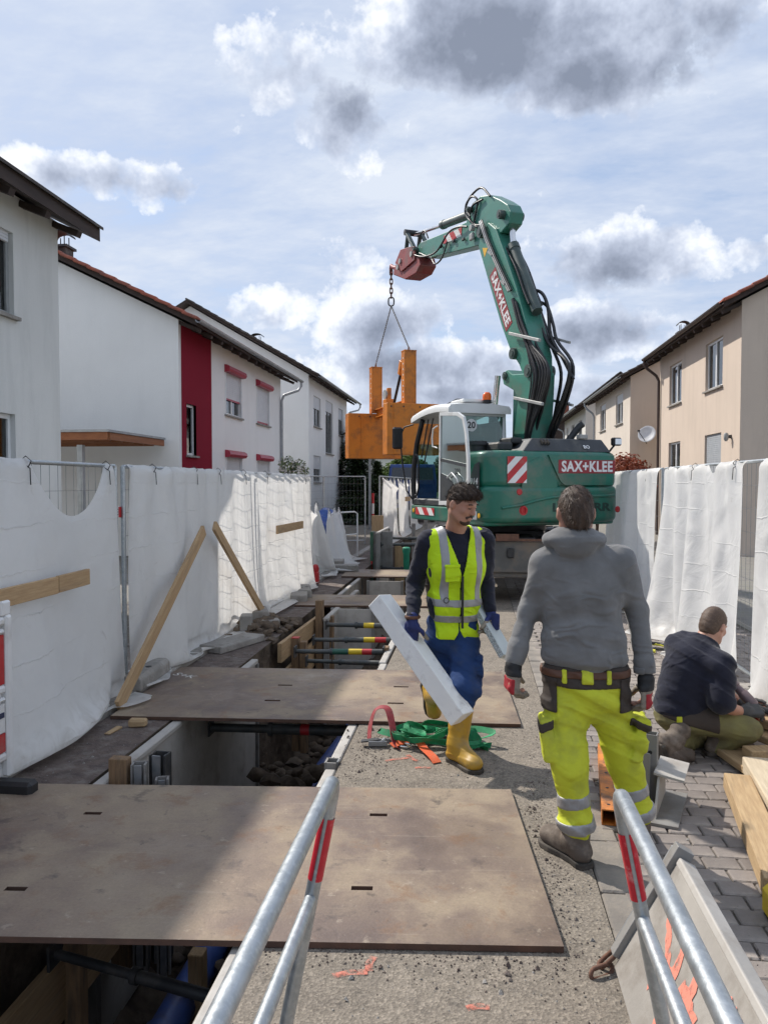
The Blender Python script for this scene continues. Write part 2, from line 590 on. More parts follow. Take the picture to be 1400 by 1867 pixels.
# ------------------------------------------------------------------ sky: Nishita air with cloud layers laid out by compass direction
world = bpy.data.worlds.new('World')
scn.world = world
world.use_nodes = True
world.cycles.sampling_method = 'MANUAL'
world.cycles.sample_map_resolution = 256
def off_vec(nt, d):
    n = nt.nodes.new('ShaderNodeVectorMath')
    n.operation = 'ADD'
    LK(nt, d, n.inputs[0])
    n.inputs[1].default_value = sun_from * 0.035 + Vector((0, 0, .02))
    return n.outputs[0]
def build_sky():
    nt = world.node_tree
    nt.nodes.clear()
    out = N(nt, 'ShaderNodeOutputWorld')
    sky = N(nt, 'ShaderNodeTexSky', sky_type='NISHITA')
    sky.sun_disc = False
    sky.sun_elevation = sun_el
    sky.sun_rotation = sun_az
    sky.air_density = 1.0
    sky.dust_density = 0.8
    bg_s = N(nt, 'ShaderNodeBackground', Strength=0.11)
    LK(nt, sky.outputs[0], bg_s.inputs['Color'])
    tc = N(nt, 'ShaderNodeTexCoord')
    d = tc.outputs['Generated']
    sep = N(nt, 'ShaderNodeSeparateXYZ')
    LK(nt, d, sep.inputs[0])
    zz = mth(nt, 'ADD', mth(nt, 'MAXIMUM', sep.outputs[2], 0.0), 0.16)
    cmb = N(nt, 'ShaderNodeCombineXYZ')
    LK(nt, mth(nt, 'DIVIDE', sep.outputs[0], zz), cmb.inputs[0])
    LK(nt, mth(nt, 'DIVIDE', sep.outputs[1], zz), cmb.inputs[1])
    P = cmb.outputs[0]
    # high veil, streaky
    mp = N(nt, 'ShaderNodeMapping')
    mp.inputs['Scale'].default_value = (0.75, 1.25, 1.0)
    mp.inputs['Rotation'].default_value = (0, 0, 0.9)
    LK(nt, P, mp.inputs['Vector'])
    v1 = noise_tex(nt, mp.outputs[0], 1.3, 6.0, 0.62, 0.35)
    v2 = noise_tex(nt, mp.outputs[0], 4.5, 5.0, 0.65, 0.0)
    veil_n = mth(nt, 'ADD', mth(nt, 'MULTIPLY', v1, 0.6), mth(nt, 'MULTIPLY', v2, 0.4))
    veil_m = ramp(nt, veil_n, [(0.34, 0.45), (0.45, 0.84), (0.58, 1.0)])
    veil_c = ramp(nt, veil_n, [(0.36, (0.385, 0.475, 0.655)), (0.48, (0.47, 0.54, 0.68)), (0.62, (0.60, 0.655, 0.75))])
    # heap clouds: a few lumps by direction, plus a general field elsewhere
    nb = noise_tex(nt, d, 8.5, 7.0, 0.62, 0.0)
    nb2 = noise_tex(nt, d, 23.0, 4.0, 0.62, 0.0)
    edge = mth(nt, 'ADD', mth(nt, 'MULTIPLY', nb, 1.4), mth(nt, 'MULTIPLY', nb2, 0.75))     # about 1.0 mean
    lumps = [(945, 50, 290, 105, 1.42), (1060, 130, 160, 70, 1.2), (640, 200, 115, 75, 0.86), (520, 140, 130, 80, 0.72), (1150, 470, 150, 60, 1.0), (1300, 10, 90, 60, .8),
             (150, 318, 230, 42, 0.80), (690, 590, 130, 65, 0.90), (800, 665, 200, 55, 0.95), (1080, 600, 140, 50, 0.94), (500, 560, 130, 45, 0.8), (860, 720, 240, 40, .8),
             (1385, 450, 70, 40, 0.7), (900, 470, 120, 40, 0.5), (660, 470, 90, 40, .6)]
    nbo = noise_tex(nt, off_vec(nt, d), 8.5, 5.0, 0.62, 0.0)
    field, ysum = None, None
    for (u, v, ru, rv, a) in lumps:
        q = (_fw * 1400 + _rt * (u - 700) + _up * (933.5 - v)).normalized()
        r = Vector((0, 0, 1)).cross(q) * -1
        r.normalize()
        t = r.cross(q)
        def dotn(vv, k):
            n = nt.nodes.new('ShaderNodeVectorMath')
            n.operation = 'DOT_PRODUCT'
            LK(nt, d, n.inputs[0])
            n.inputs[1].default_value = vv * k
            return n.outputs['Value']
        ca = 1 / (Vector((u - 700, 933.5 - v, 1400)).length / 1400)
        x = dotn(r, 1400 / ru / ca)
        y = dotn(t, 1400 / rv / ca)
        rr = mth(nt, 'ADD', mth(nt, 'MULTIPLY', x, x), mth(nt, 'MULTIPLY', y, y))
        g = mth(nt, 'MULTIPLY', mth(nt, 'POWER', 2.718, mth(nt, 'MULTIPLY', rr, -0.75)), a)
        front = mth(nt, 'GREATER_THAN', dotn(q, 1.0), 0.0)
        g = mth(nt, 'MULTIPLY', g, front)
        gy = mth(nt, 'MULTIPLY', g, mth(nt, 'SUBTRACT', y, mth(nt, 'MULTIPLY', x, .35)))
        field = g if field is None else mth(nt, 'MAXIMUM', field, g)
        ysum = gy if ysum is None else mth(nt, 'ADD', ysum, gy)
    gen = ramp(nt, noise_tex(nt, P, 0.8, 3.0, 0.5), [(0.55, 0.0), (0.75, 0.55)])
    field = mth(nt, 'MAXIMUM', field, gen)
    dens = mth(nt, 'SUBTRACT', mth(nt, 'ADD', field, mth(nt, 'MULTIPLY', edge, 1.15)), 1.66)
    heap_m = ramp(nt, dens, [(0.0, 0.0), (0.10, 0.5), (0.28, 0.97)])
    # sunlit side: density falls off towards the sun and the tops; the rest turns grey
    lit = mth(nt, 'ADD', mth(nt, 'MULTIPLY', mth(nt, 'SUBTRACT', nb, nbo), 2.6), mth(nt, 'MULTIPLY', ysum, 0.27))
    tone = mth(nt, 'SUBTRACT', mth(nt, 'ADD', mth(nt, 'MULTIPLY_ADD', dens, 0.92, 0.17), mth(nt, 'MULTIPLY_ADD', nb2, -0.9, 0.45)), lit, clamp=True)
    heap_c = ramp(nt, tone, [(0.0, (0.84, 0.85, 0.87)), (0.14, (0.70, 0.735, 0.80)), (0.36, (0.48, 0.53, 0.64)), (0.66, (0.315, 0.355, 0.45)), (1.0, (0.195, 0.225, 0.295))])
    bg_v = N(nt, 'ShaderNodeBackground', Strength=0.95)
    LK(nt, veil_c, bg_v.inputs['Color'])
    bg_h = N(nt, 'ShaderNodeBackground', Strength=1.0)
    LK(nt, heap_c, bg_h.inputs['Color'])
    m1 = N(nt, 'ShaderNodeMixShader')
    LK(nt, veil_m, m1.inputs[0]); LK(nt, bg_s.outputs[0], m1.inputs[1]); LK(nt, bg_v.outputs[0], m1.inputs[2])
    m2 = N(nt, 'ShaderNodeMixShader')
    LK(nt, heap_m, m2.inputs[0]); LK(nt, m1.outputs[0], m2.inputs[1]); LK(nt, bg_h.outputs[0], m2.inputs[2])
    LK(nt, m2.outputs[0], out.inputs['Surface'])
build_sky()

# ------------------------------------------------------------------ shared materials
def asphalt_mat():
    m = bpy.data.materials.new('asphalt'); nt = NT(m)
    out = N(nt, 'ShaderNodeOutputMaterial'); b = N(nt, 'ShaderNodeBsdfPrincipled')
    v = coords(nt)
    vo = N(nt, 'ShaderNodeTexVoronoi', Scale=95.0); LK(nt, v, vo.inputs['Vector'])
    n1 = noise_tex(nt, v, 1.3, 6.0, 0.6)
    n2 = noise_tex(nt, v, 9.0, 6.0, 0.7)
    n3 = noise_tex(nt, v, 160.0, 3.0, 0.7)
    base = ramp(nt, n1, [(0.3, (0.165, 0.143, 0.118)), (0.7, (0.265, 0.23, 0.19))])
    base = mixc(nt, ramp(nt, n2, [(0.35, 0.0), (0.7, 0.55)]), base, (0.335, 0.29, 0.235))
    base = mixc(nt, ramp(nt, n2, [(0.30, 0.5), (0.42, 0.0)]), base, (0.10, 0.092, 0.085))
    stone = ramp(nt, vo.outputs['Color'], [(0.0, 0.55), (0.6, 1.0), (1.0, 1.5)])
    base = mixc(nt, 0.75, base, stone, 'MULTIPLY')
    base = mixc(nt, 0.5, base, ramp(nt, n3, [(0.3, 0.5), (0.7, 1.3)]), 'MULTIPLY')
    # orange spray marks near the cable and pipe crossings
    LK(nt, base, b.inputs['Base Color'])
    b.inputs['Roughness'].default_value = 0.95
    b.inputs['Specular IOR Level'].default_value = 0.25
    bp = N(nt, 'ShaderNodeBump', Strength=1.0, Distance=0.006)
    h = mth(nt, 'ADD', mth(nt, 'MULTIPLY', vo.outputs['Distance'], 0.5), mth(nt, 'ADD', mth(nt, 'MULTIPLY', n3, .4), mth(nt, 'MULTIPLY', n2, 1.2)))
    LK(nt, h, bp.inputs['Height']); LK(nt, bp.outputs[0], b.inputs['Normal'])
    LK(nt, b.outputs[0], out.inputs['Surface'])
    return m
M_ASPH = asphalt_mat()
M_SOIL = mat('soil', (0.15, 0.115, 0.085), (0.05, 0.038, 0.03), 5.0, 0.95, bump=0.03, bscale=14, dirt=(0.25, 0.2, 0.15), dirt_amt=.3, spec=.2)
M_GRASS = mat('grassland', (0.10, 0.12, 0.05), (0.06, 0.075, 0.03), 1.5, 0.95, bump=0.03, spec=.1)
M_DIRT = mat('dirt_strip', (0.17, 0.13, 0.11), (0.085, 0.065, 0.058), 9.0, 0.95, bump=0.02, bscale=40, dirt=(0.27, 0.245, 0.22), dirt_amt=.35, dirt_scale=6)
M_CONC = mat('concrete', (0.36, 0.34, 0.31), (0.24, 0.225, 0.205), 4.0, 0.9, bump=0.004, bscale=60, dirt=(0.15, 0.13, 0.115), dirt_amt=.3, dirt_scale=9, spec=.3)
M_BRICK = mat('paver', (0.30, 0.265, 0.24), (0.20, 0.175, 0.16), 5.0, 0.92, bump=0.004, bscale=70, dirt=(0.40, 0.36, 0.31), dirt_amt=.35, dirt_scale=4.0, obvar=.16, spec=.25)
M_JOINT = mat('sand_joint', (0.16, 0.14, 0.115), (0.09, 0.08, 0.07), 12.0, 0.95, bump=0.004, bscale=90)
M_WOOD = mat('spruce', (0.50, 0.345, 0.19), (0.37, 0.235, 0.12), 5.0, 0.75, bump=0.003, bscale=30, stretch=(14, 14, 1.2), dirt=(0.22, 0.16, 0.11), dirt_amt=.25, dirt_scale=2.0, obvar=.15)
M_WOODX = mat('spruce_lying', (0.52, 0.37, 0.205), (0.38, 0.25, 0.13), 5.0, 0.75, bump=0.003, bscale=30, stretch=(1.2, 14, 14), dirt=(0.24, 0.18, 0.12), dirt_amt=.25, dirt_scale=2.0, obvar=.15)
M_WOODY = mat('spruce_along', (0.52, 0.37, 0.205), (0.38, 0.25, 0.13), 5.0, 0.75, bump=0.003, bscale=30, stretch=(14, 1.2, 14), dirt=(0.24, 0.18, 0.12), dirt_amt=.25, dirt_scale=2.0, obvar=.15)
M_WOODD = mat('wet_timber', (0.30, 0.19, 0.10), (0.18, 0.11, 0.06), 5.0, 0.8, bump=0.003, bscale=30, stretch=(10, 10, 1.2), dirt=(0.10, 0.075, 0.055), dirt_amt=.45, dirt_scale=3.0)
M_GALV = mat('galvanised', (0.50, 0.53, 0.55), (0.36, 0.39, 0.41), 22.0, 0.42, metal=0.85, bump=0.0006, bscale=90, dirt=(0.60, 0.63, 0.64), dirt_amt=.35, dirt_scale=60.0, rvar=.14)
M_GALVD = mat('galvanised_dull', (0.34, 0.35, 0.36), (0.22, 0.23, 0.24), 12.0, 0.55, metal=0.7, bump=0.0006, dirt=(.25, .22, .19), dirt_amt=.3)
M_STEELG = mat('grey_steel', (0.30, 0.295, 0.28), (0.21, 0.20, 0.19), 3.0, 0.6, metal=0.25, bump=0.002, bscale=30, dirt=(0.13, 0.10, 0.08), dirt_amt=.35, dirt_scale=4.0)
M_PANEL = mat('shoring_panel', (0.48, 0.455, 0.42), (0.37, 0.35, 0.32), 2.5, 0.65, metal=0.1, bump=0.002, bscale=25, dirt=(0.22, 0.18, 0.145), dirt_amt=.3, dirt_scale=3.5)
M_DARK = mat('dark_steel', (0.06, 0.062, 0.065), (0.03, 0.031, 0.033), 6.0, 0.6, metal=0.3, bump=0.002, dirt=(.14, .115, .09), dirt_amt=.3)
M_BLACK = mat('black_rubber', (0.022, 0.022, 0.024), (0.014, 0.014, 0.015), 8.0, 0.55, dirt=(.10, .085, .07), dirt_amt=.15)
M_RED = mat('signal_red', (0.52, 0.025, 0.03), (0.42, 0.02, 0.025), 5.0, 0.5, dirt=(.35, .25, .2), dirt_amt=.12)
M_WHITE = mat('white_plastic', (0.78, 0.78, 0.77), (0.70, 0.70, 0.69), 5.0, 0.5, dirt=(.45, .42, .38), dirt_amt=.2)
M_YEL = mat('yellow_paint', (0.72, 0.52, 0.03), (0.6, 0.42, 0.02), 6.0, 0.5, dirt=(.3, .24, .12), dirt_amt=.2)
def rust_plate_mat():
    m = bpy.data.materials.new('rusty_plate'); nt = NT(m)
    out = N(nt, 'ShaderNodeOutputMaterial'); b = N(nt, 'ShaderNodeBsdfPrincipled')
    oi = nt.nodes.new('ShaderNodeObjectInfo')
    ad = nt.nodes.new('ShaderNodeVectorMath'); ad.operation = 'ADD'
    LK(nt, coords(nt), ad.inputs[0]); LK(nt, oi.outputs['Location'], ad.inputs[1])
    v = ad.outputs[0]
    n1 = noise_tex(nt, v, 0.8, 6.0, 0.6, 0.0)
    n2 = noise_tex(nt, v, 4.2, 9.0, 0.7, 0.3)
    n3 = noise_tex(nt, v, 75.0, 4.0, 0.7)
    n4 = noise_tex(nt, v, 1.5, 7.0, 0.62, 0.0)
    n5 = noise_tex(nt, v, 13.0, 6.0, 0.72)
    # mill-scale grey, brown rust, tan dust
    c = ramp(nt, n1, [(0.30, (0.125, 0.095, 0.085)), (0.46, (0.19, 0.142, 0.115)), (0.56, (0.255, 0.195, 0.145)), (0.68, (0.315, 0.25, 0.18))])
    c = mixc(nt, ramp(nt, n4, [(0.48, 0.0), (0.60, 0.7)]), c, (0.365, 0.295, 0.21))
    c = mixc(nt, ramp(nt, n2, [(0.56, 0.0), (0.66, 0.6)]), c, (0.23, 0.135, 0.08))
    c = mixc(nt, ramp(nt, n2, [(0.30, 0.75), (0.41, 0.0)]), c, (0.085, 0.07, 0.066))
    c = mixc(nt, ramp(nt, n5, [(0.62, 0.0), (0.68, 0.45)]), c, (0.44, 0.37, 0.29))          # dried splashes
    c = mixc(nt, ramp(nt, n5, [(0.30, 0.6), (0.37, 0.0)]), c, (0.07, 0.055, 0.048))
    # long scuffs from machine tracks and boots
    sc = None
    for rz, sx, sy in ((0.35, 1.2, 26.0), (-0.5, 1.0, 34.0), (1.2, 1.6, 40.0)):
        mp = N(nt, 'ShaderNodeMapping'); mp.inputs['Rotation'].default_value = (0, 0, rz); mp.inputs['Scale'].default_value = (sx, sy, 1); LK(nt, v, mp.inputs['Vector'])
        q = ramp(nt, noise_tex(nt, mp.outputs[0], 1.0, 3.0, 0.5), [(0.66, 0.0), (0.72, 1.0)])
        sc = q if sc is None else mth(nt, 'MAXIMUM', sc, q)
    c = mixc(nt, mth(nt, 'MULTIPLY', sc, 0.16), c, (0.42, 0.36, 0.29))
    c = mixc(nt, 0.25, c, ramp(nt, n3, [(0.3, 0.55), (0.7, 1.3)]), 'MULTIPLY')
    LK(nt, c, b.inputs['Base Color'])
    LK(nt, ramp(nt, n4, [(0.40, 0.42), (0.6, 0.85)]), b.inputs['Roughness'])
    b.inputs['Metallic'].default_value = 0.2
    b.inputs['Specular IOR Level'].default_value = 0.4
    bp = N(nt, 'ShaderNodeBump', Strength=1.0, Distance=0.004)
    LK(nt, mth(nt, 'ADD', mth(nt, 'MULTIPLY', n2, 1.5), mth(nt, 'ADD', mth(nt, 'MULTIPLY', n5, .4), mth(nt, 'MULTIPLY', n3, 0.2))), bp.inputs['Height'])
    LK(nt, bp.outputs[0], b.inputs['Normal'])
    LK(nt, b.outputs[0], out.inputs['Surface'])
    return m
M_PLATE = rust_plate_mat()
# ------------------------------------------------------------------ ground, road, trench
M_YARD = mat('yard_gravel', (.26, .245, .22), (.17, .16, .145), 3.0, .95, bump=.01, bscale=60, dirt=(.12, .13, .07), dirt_amt=.3)
TX0, TX1, TY0, TY1, TZ = -2.32, -0.86, 0.4, 25.0, -1.75
def sheet(name, xs, ys, z, m, skip=None, kind='structure', sub=0):
    mb = MB()
    for i in range(len(xs) - 1):
        for j in range(len(ys) - 1):
            if skip and skip((xs[i] + xs[i + 1]) / 2, (ys[j] + ys[j + 1]) / 2):
                continue
            mb.add([(xs[i], ys[j], z), (xs[i + 1], ys[j], z), (xs[i + 1], ys[j + 1], z), (xs[i], ys[j + 1], z)], [(0, 1, 2, 3)])
    o = mb.build(name, m)
    o['kind'] = kind
    return o
in_trench = lambda x, y: TX0 < x < TX1 and TY0 < y < TY1
sheet('ground', [-600, TX0, TX1, 600], [-60, TY0, TY1, 1500], -0.03, M_GRASS, in_trench)
sheet('road', [TX1, 0.56], [-8, TY0, TY1, 130], 0.0, M_ASPH)
sheet('road_verge', [-2.84, TX0], [-8, TY0, TY1, 130], 0.0, M_DIRT)
sheet('road_end', [TX0, TX1], [TY1, 130], 0.0, M_ASPH)
sheet('road_start', [TX0, TX1], [-8, TY0], 0.0, M_ASPH)
# trench faces with rough soil
def trench():
    rnd = random.Random(3)
    mb = MB()
    nY = 100
    ys = [TY0 + (TY1 - TY0) * i / nY for i in range(nY + 1)]
    prof = [(TX0, -0.002), (TX0 - .02, -.5), (TX0, -1.1), (TX0 + .05, TZ + .15), (TX0 + .35, TZ), ((TX0 + TX1) / 2, TZ - .02), (TX1 - .35, TZ), (TX1 - .05, TZ + .15), (TX1, -1.1), (TX1 + .02, -.5), (TX1, -0.002)]
    V = []
    for y in ys:
        for k, (x, z) in enumerate(prof):
            e = 0 if k in (0, len(prof) - 1) else 1
            n = mnoise.noise(Vector((x * 2.1, y * 2.3, z * 2)))
            V.append((x + e * .06 * n * (1 if k < 4 or k > 6 else .2), y, z + e * .13 * mnoise.noise(Vector((x * 3, y * 3, 5.0)))))
    F = []
    n = len(prof)
    for i in range(nY):
        for k in range(n - 1):
            F.append((i * n + k, i * n + k + 1, (i + 1) * n + k + 1, (i + 1) * n + k))
    F += [tuple(range(n)), tuple(nY * n + k for k in range(n - 1, -1, -1))]
    mb.add(V, F)
    o = mb.build('trench', M_SOIL, smooth=50)
    md = o.modifiers.new('sub', 'SUBSURF'); md.levels = md.render_levels = 0
    struct(o)
trench()
# left pavement, its kerb stones and a course of pavers behind the kerb
sheet('left_pavement', [-5.2, -3.02], [-8, 130], 0.045, M_JOINT)
sheet('front_garden', [-30, -5.2], [-8, 45], 0.03, M_YARD)
kerb = sheet('left_kerb', [-3.02, -2.84], [-8, 130], -0.004, M_JOINT)
km = MB().box((0, 0, 0), (0.172, 0.992, 0.16), bev=0.015).mesh('kerb_stone', M_CONC, smooth=30)
for i in range(30):
    o = place('kerb_stone', km, kerb, loc=(-2.93, 2.2 + i * 1.0, -0.02 + random.uniform(-.004, .004)), rot=random.uniform(-.006, .006))
lp = MB().box((0, 0, 0), (0.214, 0.112, 0.08), bev=0.006).mesh('paver', M_BRICK)
lpo = bpy.data.objects['left_pavement']
for j in range(40):
    for i in range(3):
        y = 3.6 + j * .12
        x = -3.13 - i * .222 - (.11 if j % 2 else 0)
        place('paver', lp, lpo, loc=(x, y, 0.018 + random.uniform(-.002, .002)), rot=random.uniform(-.01, .01))
# right: flat gutter stones, then paver courses out to the fence
M_GUT = mat('gutter_concrete', (.27, .245, .215), (.18, .16, .14), 4.0, .92, bump=.004, bscale=60, dirt=(.33, .285, .235), dirt_amt=.4, dirt_scale=5, obvar=.12)
gut = sheet('gutter', [0.56, 0.74], [-8, 130], -0.012, M_JOINT)
gm = MB().box((0, 0, 0), (0.168, 0.49, 0.08), bev=0.008).mesh('gutter_stone', M_GUT, smooth=30)
for i in range(36):
    place('gutter_stone', gm, gut, loc=(0.65, 1.2 + i * .5, -0.036 + random.uniform(-.003, .003)), rot=random.uniform(-.008, .008))
rp = sheet('right_pavement', [0.74, 3.4], [-8, 130], -0.010, M_JOINT)
sheet('right_garden', [3.4, 40], [-8, 60], -0.004, M_YARD)
pvs = []
for j in range(150):
    y = 1.9 + j * .118
    for i in range(18):
        x = 0.84 + i * .172 - (.086 if j % 2 else 0)
        if x < .75 or x > 3.3:
            continue
        pvs.append((x, y))
def seen_size(p):
    q = p[0] / p[1]
    vis = 1.0 if q < .42 and p[1] > 2.6 and p[0] < 2.75 else 0.02
    return vis / (p[1] ** 1.5)
pvs.sort(key=seen_size, reverse=True)
pm = MB().box((0, 0, 0), (0.163, 0.110, 0.08), bev=0.006).mesh('paver', M_BRICK)
for (x, y) in pvs[:300]:
    place('paver', pm, rp, loc=(x, y, -0.036 + random.uniform(-.003, .003)), rot=(random.uniform(-.008, .008), random.uniform(-.006, .006), random.uniform(-.012, .012)))
mb = MB()
for (x, y) in pvs[300:]:
    mb.box((x, y, -0.036 + random.uniform(-.003, .003)), (0.163, 0.110, 0.08), random.uniform(-.012, .012), bev=.006)
o = mb.build('far_pavers', M_BRICK, rp)
o['kind'] = 'stuff'
# scattered grit, spilled soil and clods on the road
def scatter(name, label, n, seed, place_fn, r0, r1, m):
    mb = MB()
    rnd = random.Random(seed)
    for _ in range(n):
        x, y = place_fn(rnd)
        r = rnd.uniform(r0, r1) * (2.4 if rnd.random() < .04 else 1)
        c = Vector((x, y, r * .3))
        q = [c + Vector((rnd.uniform(.5, 1) * r * a, rnd.uniform(.5, 1) * r * b, rnd.uniform(-.6, .4) * r)) for a, b in ((-1, -1), (1, -1), (1, 1), (-1, 1))]
        mb.add(q + [c + Vector((rnd.uniform(-.3, .3) * r, rnd.uniform(-.3, .3) * r, r * .9))], [(0, 1, 4), (1, 2, 4), (2, 3, 4), (3, 0, 4)])
    o = mb.build(name, m)
    tag(o, label, 'grit', kind='stuff')
def on_road(rnd):
    y = rnd.uniform(2.0, 9.0)
    x = rnd.choice([rnd.uniform(TX1 + .02, .56), rnd.uniform(.5, 2.4)])
    return (rnd.uniform(-2.8, TX0), y) if rnd.random() < .12 else (x, y)
scatter('grit', 'loose grey grit and small stones scattered over the road', 2600, 11, on_road, .002, .0055, M_CONC)
def spills(rnd):
    k = rnd.random()
    if k < .25:   return (rnd.gauss(.36, .05), rnd.uniform(2.9, 4.7))                 # along the near plate's right edge
    if k < .45:   return (rnd.uniform(-.85, .4), 2.92 - abs(rnd.gauss(0, .09)))       # in front of the near plate
    if k < .65:   return (rnd.gauss(-.70, .10), rnd.uniform(4.6, 5.6))                # beside the trench edge
    if k < .80:   return (rnd.gauss(.5, .12), rnd.uniform(2.0, 6.5))                  # along the gutter
    if k < .9:    return (rnd.uniform(-.8, .5), rnd.uniform(4.5, 5.7))
    return (rnd.gauss(1.35, .25), rnd.gauss(2.9, .3))
scatter('spilled_soil', 'dark crumbs of spilled soil along plates, gutter and trench edge', 1700, 12, spills, .0015, .006, M_DIRT)
# ------------------------------------------------------------------ houses
def render_mat(name, c, c2=None, streak=0.25):
    if name in MATS: return MATS[name]
    m = bpy.data.materials.new(name); nt = NT(m)
    out = N(nt, 'ShaderNodeOutputMaterial'); b = N(nt, 'ShaderNodeBsdfPrincipled')
    v = coords(nt)
    mp = N(nt, 'ShaderNodeMapping'); mp.inputs['Scale'].default_value = (1.6, 1.6, 0.25); LK(nt, v, mp.inputs['Vector'])
    n1 = noise_tex(nt, mp.outputs[0], 1.6, 7.0, 0.65, 0.3)
    n2 = noise_tex(nt, v, 0.45, 5.0, 0.6)
    n3 = noise_tex(nt, v, 45.0, 3.0, 0.7)
    c2 = c2 or tuple(x * .8 for x in c)
    col = ramp(nt, n2, [(0.35, tuple(x * .93 for x in c)), (0.65, c)])
    col = mixc(nt, ramp(nt, n1, [(0.48, 0.0), (0.72, streak)]), col, c2)
    LK(nt, col, b.inputs['Base Color'])
    b.inputs['Roughness'].default_value = 0.92
    b.inputs['Specular IOR Level'].default_value = 0.2
    bp = N(nt, 'ShaderNodeBump', Strength=0.8, Distance=0.006); LK(nt, n3, bp.inputs['Height']); LK(nt, bp.outputs[0], b.inputs['Normal'])
    LK(nt, b.outputs[0], out.inputs['Surface'])
    MATS[name] = m
    return m
M_R_WHITE = render_mat('render_white', (0.84, 0.84, 0.83), (0.66, 0.66, 0.65), .2)
M_R_GREY = render_mat('render_grey', (0.70, 0.705, 0.68), (0.45, 0.46, 0.44), .4)
M_R_RED = render_mat('render_red', (0.25, 0.012, 0.03), (0.19, 0.01, 0.025))
M_R_BEIGE = render_mat('render_beige', (0.62, 0.52, 0.43), (0.50, 0.415, 0.345), .5)
M_R_BEIGE2 = render_mat('render_pale_beige', (0.66, 0.59, 0.51), (0.52, 0.46, 0.40), .35)
M_R_SHELL = render_mat('render_offwhite', (0.68, 0.66, 0.62), (0.52, 0.5, 0.47), .35)
M_TILE_D = mat('roof_tile_dark', (0.085, 0.07, 0.062), (0.05, 0.042, 0.04), 4.0, 0.8, bump=.01, dirt=(.16, .15, .13), dirt_amt=.3)
M_TILE_R = mat('roof_tile_red', (0.42, 0.12, 0.07), (0.27, 0.075, 0.05), 4.0, 0.75, bump=.006, dirt=(.12, .07, .06), dirt_amt=.35)
M_SOFFIT = mat('soffit_wood', (0.06, 0.04, 0.033), (0.035, 0.024, 0.02), 6.0, 0.8, stretch=(1, .2, 1))
M_ZINC = mat('zinc', (0.42, 0.44, 0.46), (0.30, 0.32, 0.34), 6.0, 0.5, metal=.6)
M_BROWNPIPE = mat('brown_pipe', (0.07, 0.045, 0.036), (0.05, 0.03, 0.025), 6.0, 0.5)
M_FRAMEW = mat('window_frame', (0.78, 0.79, 0.79), (0.7, 0.71, 0.71), 6.0, 0.4)
M_FRAMEG = mat('window_reveal_grey', (0.34, 0.35, 0.35), (0.26, 0.27, 0.27), 6.0, 0.6)
M_SHUT = mat('roller_shutter', (0.66, 0.67, 0.69), (0.58, 0.59, 0.61), 6.0, 0.5)
M_SHUTG = mat('roller_shutter_grey', (0.40, 0.42, 0.44), (0.33, 0.35, 0.37), 6.0, 0.5)
M_REDBOX = mat('red_box', (0.42, 0.03, 0.06), (0.35, 0.025, 0.05), 5.0, 0.4)
M_CARPORT = mat('carport_wood', (0.34, 0.13, 0.05), (0.24, 0.085, 0.035), 5.0, 0.6, stretch=(1.0, .15, 3), bump=.003)
def glass_mat():
    m = bpy.data.materials.new('window_glass'); nt = NT(m)
    out = N(nt, 'ShaderNodeOutputMaterial')
    g = N(nt, 'ShaderNodeBsdfGlossy', Roughness=.02)
    t = N(nt, 'ShaderNodeBsdfTransparent'); t.inputs['Color'].default_value = (.55, .6, .6, 1)
    fr_ = N(nt, 'ShaderNodeFresnel', IOR=1.52)
    mx = N(nt, 'ShaderNodeMixShader')
    LK(nt, mth(nt, 'MULTIPLY_ADD', fr_.outputs[0], 1.3, .05, clamp=True), mx.inputs[0]); LK(nt, t.outputs[0], mx.inputs[1]); LK(nt, g.outputs[0], mx.inputs[2])
    LK(nt, mx.outputs[0], out.inputs['Surface'])
    return m
M_CURT = mat('curtain', (.62, .61, .58), (.5, .49, .46), 9.0, .9, stretch=(6, 6, .3))
_crnd = random.Random(77)
M_GLASS = glass_mat()

def wall_with_holes(mb, fr, L, z0, z1, holes, depth=0.16):
    """fr(a,z,d): a along the wall, z up, d outward. holes: (a0,a1,z0,z1)"""
    A = sorted({0, L} | {h[0] for h in holes} | {h[1] for h in holes})
    Z = sorted({z0, z1} | {h[2] for h in holes} | {h[3] for h in holes})
    A = [a for a in A if 0 <= a <= L]; Z = [z for z in Z if z0 <= z <= z1]
    for i in range(len(A) - 1):
        for j in range(len(Z) - 1):
            ca, cz = (A[i] + A[i + 1]) / 2, (Z[j] + Z[j + 1]) / 2
            if any(h[0] < ca < h[1] and h[2] < cz < h[3] for h in holes):
                continue
            mb.add([fr(A[i], Z[j], 0), fr(A[i + 1], Z[j], 0), fr(A[i + 1], Z[j + 1], 0), fr(A[i], Z[j + 1], 0)], [(0, 1, 2, 3)])
    for (a0, a1, b0, b1) in holes:
        q = [(a0, b0), (a1, b0), (a1, b1), (a0, b1)]
        for k in range(4):
            (p, r), (s_, t) = q[k], q[(k + 1) % 4]
            mb.add([fr(p, r, 0), fr(p, r, -depth), fr(s_, t, -depth), fr(s_, t, 0)], [(0, 1, 2, 3)])

